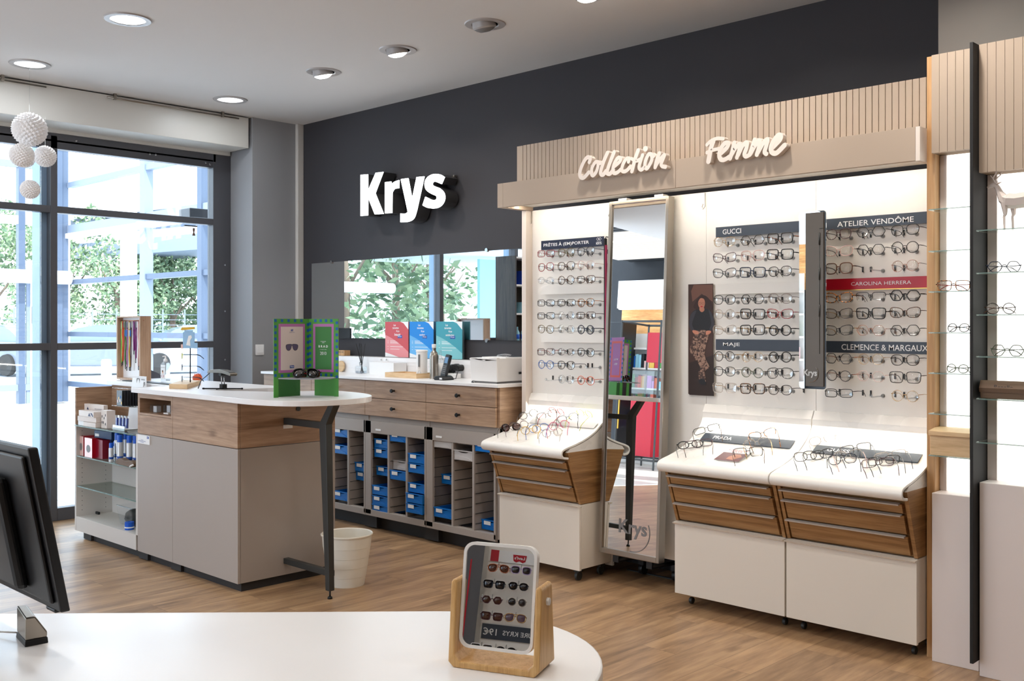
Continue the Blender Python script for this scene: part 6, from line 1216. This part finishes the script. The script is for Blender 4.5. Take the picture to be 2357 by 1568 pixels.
# ================================================================ BEHIND THE CAMERA (seen in the mirrors)
sg = thing('sunglasses_wall', 'white sunglasses wall panel with brand strips facing the desk mirror', 'wall display', (-1.1, -3.19, .4))
BX('panel', 'panel_white', -1.57, -.7, -3.198, -3.18, .35, 2.1, sg)
SX = lambda x: x
def sgl(lab, x, z, st, fm, le): 
    spectacles(lab, st, 'thick', fm, Matrix.Translation((x, -3.06, z)) @ Matrix.Rotation(PI + random.uniform(-.06, .06), 4, 'Z'), 'sunglasses on the rear wall panel', le, None, False, 'sunglasses', 'sunglasses', 1.12)
for (x, z, st, fm, le, d) in ((-1.495, 1.157, 'aviator', 'f_rose', 'lens_brown', 'rose gold mirrored'), (-1.345, 1.16, 'butterfly', 'f_lilac', 'lens_dark', 'lilac chunky'), (-1.512, 1.052, 'square', 'f_black', 'lens_dark', 'large black square'), (-1.352, 1.056, 'panto', 'f_black', 'lens_dark', 'black rounded'), (-1.515, .952, 'hexagonal', 'f_plum', 'lens_brown', 'plum angular'), (-1.35, .955, 'round', 'f_clear', 'lens_dark', 'clear-rimmed round'), (-1.505, .85, 'square', 'f_plum', 'lens_brown', 'burgundy square'), (-1.35, .855, 'aviator', 'f_gold', 'lens_violet', 'gold-rimmed violet'), (-1.55, .648, 'square', 'f_white', 'lens_dark', 'white square'), (-1.39, .648, 'oval', 'f_black', 'lens_dark', 'black wrap')):
    sgl(d + ' sunglasses on the rear panel seen in the desk mirror', x, z, st, fm, le)
    c = MB().tube([(x, -3.18, z + .012), (x, -3.10, z + .03), (x, -3.05, z + .035), (x, -3.03, z + .01)], .003, 6).box(x - .07, x - .063, -3.18, -3.172, z - .01, z + .03); c.build('hook', 'acrylic', sg)
b = BX('price_strip', 'sign_slate', -1.56, -.72, -3.175, -3.17, .705, .800, sg); text('SIGNATURE KRYS', 'paper', b, (-1.24, -3.1695, .752), (-1, 0, 0), ZP, .36, .030, .01); text('19€', 'paper', b, (-1.505, -3.1695, .752), (-1, 0, 0), ZP, .09, .045, .01)
BX('brand_strip', 'paper', -1.56, -.72, -3.175, -3.17, 1.205, 1.28, sg); BX('red_photo', 'sign_red', -1.555, -1.50, -3.17, -3.168, 1.205, 1.28, sg)
t_ = MB().prism([(-1.405, 1.262), (-1.312, 1.262), (-1.318, 1.222), (-1.336, 1.212), (-1.359, 1.222), (-1.381, 1.212), (-1.399, 1.222)], 1, -3.17, -3.168).build('red_tab', 'sign_red', sg); text("Levi's", 'paper', t_, (-1.359, -3.1675, 1.242), (-1, 0, 0), ZP, .070, .020, .02)
pt = thing('grey_partition', 'grey folding partition beside the rear sunglasses panel', 'partition', (-1.75, -3.1, 0)); BX('leaf', 'alu_grey', -1.72, -1.60, -3.17, -3.12, 0, 2.3, pt); BX('leaf', 'alu_blue', -1.80, -1.725, -3.17, -3.14, 0, 2.3, pt); BX('red_stripe', 'sign_red', -1.685, -1.675, -3.1195, -3.118, .5, 1.2, pt)
# dark shelving by the window, seen in the long wall mirror
sv = thing('product_shelf', 'dark wooden product shelf by the shop window seen in the long mirror', 'shelf', (-7.75, 2.05, 0)); wood('dark_wood', (40, 34, 30), (66, 56, 48), (84, 72, 62), (26, 26, 1.5), .5)
o = MB(); o.box(-7.90, -7.88, 1.70, 2.36, 0, 2.25).box(-7.88, -7.60, 2.34, 2.36, 0, 2.25).box(-7.88, -7.60, 1.70, 1.72, 0, 2.25); o.build('shelf_carcass', 'dark_wood', sv)
for z in (.5, .95, 1.33, 1.63, 1.94, 2.24): BX('shelf_board', 'panel_white', -7.88, -7.60, 1.721, 2.339, z - .018, z, sv)
mat('box_blue2', (40, 70, 170), .4); mat('box_teal', (150, 200, 214), .4)
for z, n_, m_, h, lab in ((1.94, 5, 'box_blue2', .15, 'deep blue carton'), (1.63, 5, 'box_teal', .12, 'pale blue carton'), (1.33, 6, 'can_blue', .15, 'blue lens-care bottle'), (.95, 5, 'paper', .13, 'white carton')):
    for k in range(n_):
        y = 1.78 + k * .098 + .02 * (n_ == 5)
        t = thing('care_bottle' if 'bottle' in lab else 'care_box', lab + ', %s along its board of the dark shelf' % RN[k], 'bottle' if 'bottle' in lab else 'box', (-7.66, y, z), 'lens care products on the dark shelf')
        if 'bottle' in lab: MB().lathe([(0, 0), (.028, 0), (.028, .09), (.012, .12), (.012, .15), (0, .152)], (-7.66, y, z), 14).build('bottle_body', 'box_teal', t, True); MB().lathe([(.0285, .02), (.0285, .07)], (-7.66, y, z), 14).build('blue_label', 'can_blue', t, True)
        else: b = BX('carton', m_, -7.72, -7.61, y - .04, y + .04, z, z + h, t, .001); BX('front_print', 'paper', -7.6099, -7.609, y - .025, y + .025, z + .02, z + h * .4, b)
# entrance side
struct(BX('wall_entrance', 'wall_grey', WX - .1, WX, -.2, .95, 0, CEIL)); struct(BX('wall_side', 'wall_grey', WX - .1, WX, -3.3, -2.5, 0, CEIL))
# ---- mall passage beyond the entrance
mat('mall_floor', (200, 190, 178), .35); mat('louvre', (34, 34, 36), .6)
struct(BX('floor_mall', 'mall_floor', -12, WX - .1, -6.2, -.2, -.05, -.001)); struct(BX('wall_mall_base', 'louvre', -12, -7.0, -5.45, -5.35, 0, 5))
lc_ = MB()
for k in range(31): lc_.box(-11.4, -8.1, -5.3 + k * .16, -5.3 + k * .16 + .1, 3.62, 3.69)
lc_.box(-11.5, -8.05, -5.4, -.4, 3.8, 3.85); struct(lc_.build('ceiling_mall', 'louvre'))
struct(BX('wall_soffit', 'panel_white', -11.5, -7.5, -5.34, -5.1, 2.75, 3.25)); struct(BX('wall_wood_band', 'mall_wood', -11.5, -7.5, -5.345, -5.25, 2.05, 2.75)); struct(BX('wall_mall_plinth', 'trim_white', -11.5, -7.5, -5.34, -5.2, 0, .18))
for y, z in ((-5.08, 2.72), (-3.2, 3.58)): l_ = BX('light_line', 'strip_glow', -11.4, -8.5, y, y + .06, z, z + .02); tag(l_, 'thin light line %s of the passage' % ('under the soffit' if z < 3 else 'in the louvred ceiling'), 'light')
area('mall_light', (-9.8, -3.6, 3.58), (0, 0, 0), 3, 2.4, 22, NEUT)
kk = thing('dark_kiosk', 'tall black advertising column in the passage, mirrored', 'kiosk', (-11.1, -4.6, 0)); BX('column_body', 'black', -11.35, -10.95, -5.0, -4.6, .1, 2.45, kk, .01); BX('yellow_edge', 'f_yellow', -10.95, -10.93, -4.62, -4.60, .6, 1.9, kk); BX('ribbed_base', 'grey_plastic', -11.35, -10.95, -4.6, -4.59, 1.1, 1.6, kk)
rb = thing('red_stand', 'red box stand with glass cabinet on top in the passage, mirrored', 'stand', (-10.05, -4.3, 0)); BX('red_base', 'sign_red', -10.30, -9.85, -4.5, -4.1, .2, 1.1, rb); BX('glass_case', 'shelf_glass', -10.30, -9.85, -4.5, -4.1, 1.11, 1.6, rb); BX('red_screen', 'sign_red', -10.25, -9.85, -4.5, -4.4, 1.75, 2.25, rb)
fr = thing('steel_frame', 'tall brown steel frame around the red stand, mirrored', 'frame', (-10.1, -4.3, 0)); o = MB()
for x in (-10.5, -9.7):
    for y in (-4.75, -4.0): o.tube([(x, y, 0), (x, y, 2.42)], .018, 6)
for z in (2.4, .15): o.tube([(-10.5, -4.75, z), (-9.7, -4.75, z), (-9.7, -4.0, z), (-10.5, -4.0, z), (-10.5, -4.75, z)], .018, 6)
o.build('frame_bars', 'steel_dark', fr)
ms = thing('goods_shelf', 'shop shelves of colourful goods across the passage, mirrored', 'shelf', (-11, -5.1, .2)); o = MB()
for z in (.6, .95, 1.3, 1.65, 2.0): o.box(-11.4, -7.7, -5.2, -4.95, z, z + .03)
o.box(-11.4, -7.7, -5.22, -5.2, .2, 2.3); o.build('shelf_boards', 'trim_white', ms); rg = random.Random(3); pal = ['sign_red', 'f_yellow', 'card_blue', 'card_green', 'paper', 'f_orange', 'card_mauve', 'box_teal', 'f_pink', 'black']
gd = MB()
for z in (.63, .98, 1.33, 1.68):
    x = -11.35
    while x < -7.8:
        w_ = rg.uniform(.05, .12); gd.m = rg.randrange(10); gd.box(x, x + w_ * .9, -5.12, -4.97, z, z + rg.uniform(.12, .27)); x += w_
go = gd.build('goods', pal, ms); go['kind'] = 'stuff'
# seat shell behind the counter
ch = thing('tub_chair', 'rounded grey tub chair back behind the counter near the window', 'chair', (-7.55, 3.78, 0)); mat('chair_grey', (96, 98, 110), .6)
pts = arc(0, 0, .33, 5, 175, 18); V = []
for k, (a, b) in enumerate(pts):
    s = math.sin(PI * k / 18) ** .7
    for r_, z in ((1, .45), (1.03, .47 + .70 * s), (.94, .47 + .70 * s), (.90, .45)): V.append((-7.55 + a * r_ * .7174 + b * r_ * .5, 3.74 + a * r_ * .6966 - b * r_ * .5, z))
n4 = len(pts); MB().add(V, [(4 * k + i, 4 * k + (i + 1) % 4, 4 * k + 4 + (i + 1) % 4, 4 * k + 4 + i) for k in range(n4 - 1) for i in range(4)]).build('backrest', 'chair_grey', ch, True)
MB().lathe([(0, .40), (.27, .40), (.28, .45), (.25, .48), (0, .48)], (-7.55, 3.78, 0), 28).build('seat', 'chair_grey', ch, 40)
for a in range(4): c_, s_ = math.cos(a * PI / 2 + .7), math.sin(a * PI / 2 + .7); MB().tube([(-7.55 + .2 * c_, 3.78 + .2 * s_, .41), (-7.55 + .24 * c_, 3.78 + .24 * s_, 0)], .013, 8).build('leg', 'steel_dark', ch, True)
# ================================================================ OUTSIDE
mat('pave', (214, 218, 222), .6); mat('out_white', (236, 240, 246), .5); mat('out_blue', (118, 128, 146), .4); mat('out_post', (72, 84, 104), .4); mat('car_silver', (110, 118, 132), .3, .2); mat('car_white', (170, 176, 186), .3); mat('car_glass', (110, 124, 140), .1)
pv = bpy.data.materials.new('paving'); pv.use_nodes = True; MATS['paving'] = pv; nt = pv.node_tree; B = nt.nodes['Principled BSDF']; B.inputs['Roughness'].default_value = .6
br = nt.nodes.new('ShaderNodeTexBrick'); br.inputs['Scale'].default_value = 1; br.inputs['Brick Width'].default_value = .6; br.inputs['Row Height'].default_value = .6; br.offset = .5; br.inputs['Mortar Size'].default_value = .006
br.inputs['Color1'].default_value = lin((205, 210, 216)); br.inputs['Color2'].default_value = lin((216, 220, 226)); br.inputs['Mortar'].default_value = lin((120, 128, 138)); tc = nt.nodes.new('ShaderNodeTexCoord'); nt.links.new(tc.outputs['Object'], br.inputs[0]); nt.links.new(br.outputs[0], B.inputs[0])
g_ = MB().box(-60, WX - .11, -.19, 60, -.08, -.03).box(-60, -15.6, -40, -.2, -.08, -.03).build('ground_outside', 'paving'); struct(g_)
AX, AY = -20.2, 8.3
gt = thing('glass_entrance_hall', 'tall glazed entrance hall of blue-grey frames outside the shop window', 'glass hall', (AX, AY, 0))
o = MB(); P_ = lambda px_, X=None, Y=None: at(px_, 700, X=X, Y=Y)
o.box(AX - .22, AX, AY - .25, AY, 0, 7.5)
o.build('corner_post', 'out_white', gt); BX('corner_recess', 'out_post', AX - .1, AX + .01, AY - .16, AY - .04, 0, 7.5, gt)
for z, h in ((4.20, .10), (3.30, .16), (2.30, .09), (1.28, .09), (.30, .1), (5.4, .1)): BX('transom', 'out_post' if z < 3 else 'out_blue', AX + .01, -8.6, AY - .06, AY + .06, z, z + h, gt)
BX('transom_gutter', 'out_white', AX + .01, -8.6, AY - .10, AY + .06, 3.20, 3.295, gt)
x = P_(337, Y=AY).x; BX('mullion', 'out_blue', x - .09, x + .09, AY - .08, AY + .08, 0, 7.5, gt); x = P_(469, Y=AY).x; BX('mullion', 'out_post', x - .07, x + .07, AY - .08, AY + .08, 0, 7.5, gt)
for px_ in (134, 48, 76, -60): y = at(px_, 700, X=AX).y; BX('mullion', 'out_post' if px_ != 76 else 'out_white', AX - .08, AX + .06, y - .06, y + .06, 0, 7.5 if px_ != 76 else 2.4, gt)
for z, h, m_ in ((3.42, .16, 'out_white'), (4.5, .12, 'out_blue'), (.25, .12, 'out_blue')): BX('transom', m_, AX - .06, AX + .04, -6, AY - .26, z, z + h, gt)
MB().tube([(AX + .25, -6, 2.42), (AX + .25, AY - .1, 2.42)], .13, 14).build('door_operator', 'out_white', gt, True)
for ya, yb in ((at(60, 700, X=AX).y, at(96, 700, X=AX).y), ): BX('door_leaf', 'out_blue', AX - .02, AX + .02, ya, ya + .08, 0, 2.3, gt); BX('door_leaf', 'out_blue', AX - .02, AX + .02, yb - .05, yb, 0, 2.3, gt); BX('door_glass', 'window_glass', AX - .01, AX, ya, yb, 0, 2.3, gt)
y0, y1 = at(74, 700, X=AX + .1).y, at(97, 700, X=AX + .1).y; nb = thing('door_notice', 'dark-framed notice sheet on the glass entrance door outside', 'notice', (AX + .1, y0, 1.5)); BX('notice_frame', 'steel_dark', AX + .08, AX + .1, y0, y1 + .1, 1.52, 1.86, nb); BX('notice_sheet', 'out_white', AX + .1, AX + .11, y0 + .03, y1 + .07, 1.555, 1.825, nb); BX('notice_sheet', 'out_white', AX + .1, AX + .11, y0 + .06, y1 + .05, 1.90, 2.15, nb)
dm_ = BX('door_mat', 'steel_dark', -12.2, -10.9, 2.0, 4.3, -.03, -.015); tag(dm_, 'grey entrance mat set in the pale paving outside', 'mat')
# motor box hanging near the window
mbx = thing('motor_box', 'dark motor box with a brown bell pull outside the top window corner', 'motor', (-8.3, 4.55, 2.4)); q0, q1 = at(424, 480, X=-8.35), at(486, 504, X=-8.35)
BX('motor_housing', 'alu_grey', -8.45, -8.25, q0.y, q1.y, q1.z - .01, q0.z, mbx, .006); BX('wall_bracket', 'alu_grey', -8.25, -8.02, q1.y - .05, q1.y - .02, q1.z, q1.z + .03, mbx); q = at(446, 535, X=-8.3); MB().lathe([(0, -.03), (.014, -.03), (.013, -.02), (.006, 0), (.010, .02), (.012, .035), (0, .04)], q, 14).build('bell_pull', 'f_brown', mbx, True); BX('thin_rail', 'black', -8.31, -8.29, at(424, 518, X=-8.3).y, q.y + .03, q.z + .05, q.z + .06, mbx)
wcol = MB().lathe([(0, 0), (.22, 0), (.22, 14), (0, 14)], (at(296, 700, X=-27).x, at(296, 700, X=-27).y, 0), 24).build('white_column', 'out_white', None, 40); tag(wcol, 'thick white round column standing outside before the trees', 'column')
bol = thing('concrete_bollard', 'short white round bollard on the pale forecourt', 'bollard', at(245, 890, Z=0)); MB().lathe([(0, 0), (.12, 0), (.12, .62), (.10, .66), (0, .67)], bol.location, 20).build('bollard_body', 'out_white', bol, 40)
def car(x, y, lab, m_, rz, L=4.2):
    t = thing('parked_car', lab, 'car', (0, 0, 0), None, rot=(0, 0, rz)); t.location = (x, y, 0)
    body = crv([(-2.1, .35), (-2.08, .75), (-1.7, .9), (-.9, 1.0), (1.3, 1.0), (2.0, .92), (2.1, .6), (2.05, .3), (0, .25)], 3, True); MB().prism(body, 1, -.85, .85).build('car_body', m_, t, 40, .05)
    MB().prism(crv([(-1.25, .97), (-.65, 1.42), (.9, 1.45), (1.65, 1.0)], 4), 1, -.70, .70).build('cabin_glass', 'car_glass', t, 40); MB().prism(crv([(-.7, 1.40), (-.2, 1.49), (.7, 1.50), (1.0, 1.42)], 3), 1, -.66, .66).build('roof', m_, t, 40)
    for xx in (-1.3, 1.3):
        for yy in (-.86, .86): MB().lathe([(0, -.09), (.31, -.09), (.33, 0), (.31, .09), (0, .09)], (xx, yy, .32), 20, 1).build('wheel', 'black_matte', t, 40)
    BX('number_plate', 'out_white', -2.13, -2.10, -.26, .26, .45, .56, t); return t
q = at(235, 862, X=-31); car(q.x, q.y, 'pale silver car parked behind the glazed wall, beside the white column', 'car_silver', 1.2); q = at(455, 862, X=-30); car(q.x, q.y, 'white car parked outside behind the window end of the glazed wall', 'car_white', 1.25)
q = at(10, 850, X=-33); car(q.x, q.y, 'grey car partly cut by the picture edge beyond the glass doors', 'car_silver', .3)
for (x, y, r_, nmc) in ((-24, -12, 1.2, 'pale'), (-22, -20, .6, 'silver')): car(x, y, nmc + ' car outside, seen only in the wall mirror', 'out_white' if nmc == 'pale' else 'car_silver', r_)
br_ = thing('footbridge', 'pale elevated bridge with deck and curved girder behind the trees', 'bridge', at(420, 600, X=-36)); a, b = at(345, 590, X=-40), at(560, 600, X=-34)
def slope(nm, m_, z0, z1, w_): 
    d = (b - a).normalized(); s = Vector((-d.y, d.x, 0)) * w_; A0, B0 = a - d * 4, b + d * 10; A0.z = B0.z = 0
    MB().add([tuple(p + Vector((0, 0, z))) for z in (z0, z1) for p in (A0 - s, B0 - s, B0 + s, A0 + s)], [(0, 3, 2, 1), (4, 5, 6, 7), (0, 1, 5, 4), (1, 2, 6, 5), (2, 3, 7, 6), (3, 0, 4, 7)]).build(nm, m_, br_)
slope('bridge_deck', 'out_blue', 4.3, 4.9, 1.5); slope('bridge_windows', 'out_post', 5.2, 6.0, 1.2); slope('bridge_roof', 'out_white', 6.0, 6.4, 1.4); slope('bridge_sill', 'out_white', 4.9, 5.2, 1.45)
fe = thing('mesh_fence', 'fine wire fence along the hedge behind the cars', 'fence', (-36, 10, 0)); o = MB()
for k in range(34): y = -4 + k * .9; o.tube([(-36.5, y, 0), (-36.5, y, 2.1)], .03, 5)
for k in range(9): o.tube([(-36.5, -4, .3 + k * .2), (-36.5, 26, .3 + k * .2)], .012, 4)
o.build('fence_wires', 'out_blue', fe)
# trees
for k, c in (('leaf_a', (126, 148, 112)), ('leaf_b', (160, 176, 138)), ('leaf_c', (92, 116, 88))): mat(k, c, .7)
mat('bark', (120, 104, 90), .8)
def tree(x, y, h, r, lab, seed, n=3600, ls=.10):
    t = thing('leafy_tree', lab, 'tree', (x, y, 0), 'bright trees outside'); rg = random.Random(seed); mb = MB()
    cl = [(rg.uniform(-r, r), rg.uniform(-r, r), rg.uniform(h * .12, h), rg.uniform(.35, .6) * r) for _ in range(16)]
    for _ in range(n):
        c = rg.choice(cl); v = Vector((rg.gauss(0, 1), rg.gauss(0, 1), rg.gauss(0, 1))).normalized() * c[3] * rg.uniform(.6, 1); p = Vector((x + c[0], y + c[1], max(.2, c[2]))) + v
        a = Vector((rg.gauss(0, 1), rg.gauss(0, 1), rg.gauss(0, 1))).normalized(); b = a.orthogonal().normalized(); s = rg.uniform(.6, 1.3) * ls; mb.m = rg.randrange(3)
        mb.add([tuple(p - a * s), tuple(p + b * s * .5), tuple(p + a * s), tuple(p - b * s * .5)], [(0, 1, 2, 3)])
    mb.build('crown', ['leaf_a', 'leaf_b', 'leaf_c'], t)
    tk = MB().tube([(x, y, 0), (x + .1, y, h * .4), (x - .1, y + .1, h * .85)], [.16, .12, .04], 8)
    for j in range(5): a = j * 1.3; tk.tube([(x, y, h * .35 + j * .3), (x + r * .6 * math.cos(a), y + r * .6 * math.sin(a), h * .6 + j * .3)], [.06, .02], 6)
    tk.build('trunk', 'bark', t, True)
TL = [('cut by the picture edge beyond the doors', -41, 13.9, 5.6, 1.6), ('behind the corner post of the glass hall', -42, 17.0, 6.0, 1.7), ('between corner post and white column', -40, 18.3, 5.4, 1.5), ('behind the white column', -42.5, 20.2, 5.8, 1.7), ('behind the bridge start', -39.5, 20.4, 4.0, 1.5), ('under the bridge, denser', -41, 22.6, 3.9, 1.6), ('at the pilaster end of the view', -39, 23.4, 3.8, 1.5)]
for k, (lab, x, y, h, r_) in enumerate(TL): tree(x, y, h, r_, 'sunlit green tree ' + lab, k)
for k, (x, y) in enumerate(((-22, -6), (-26, -11), (-30, -16), (-27, -22), (-36, -22))): tree(x, y, 6.5, 2.6, ['first', 'second', 'third', 'fourth', 'fifth'][k] + ' tree outside seen only in the long wall mirror', 20 + k, 2000, .17)
lowb = thing('low_pavilion', 'long white pavilion with orange edge outside, seen in the wall mirror', 'pavilion', (-20, -11, 0)); BX('canopy', 'out_white', -24, -16.5, -14, -7, 3.4, 4.2, lowb); BX('orange_edge', 'f_orange', -16.5, -16.4, -14, -7, 3.3, 3.42, lowb); BX('pavilion_wall', 'box_teal', -20, -19.9, -13, -9, 0, 3.3, lowb)
for k in range(3): BX('column', 'out_white', -16.8, -16.5, -13.5 + k * 3, -13.2 + k * 3, 0, 3.4, lowb)
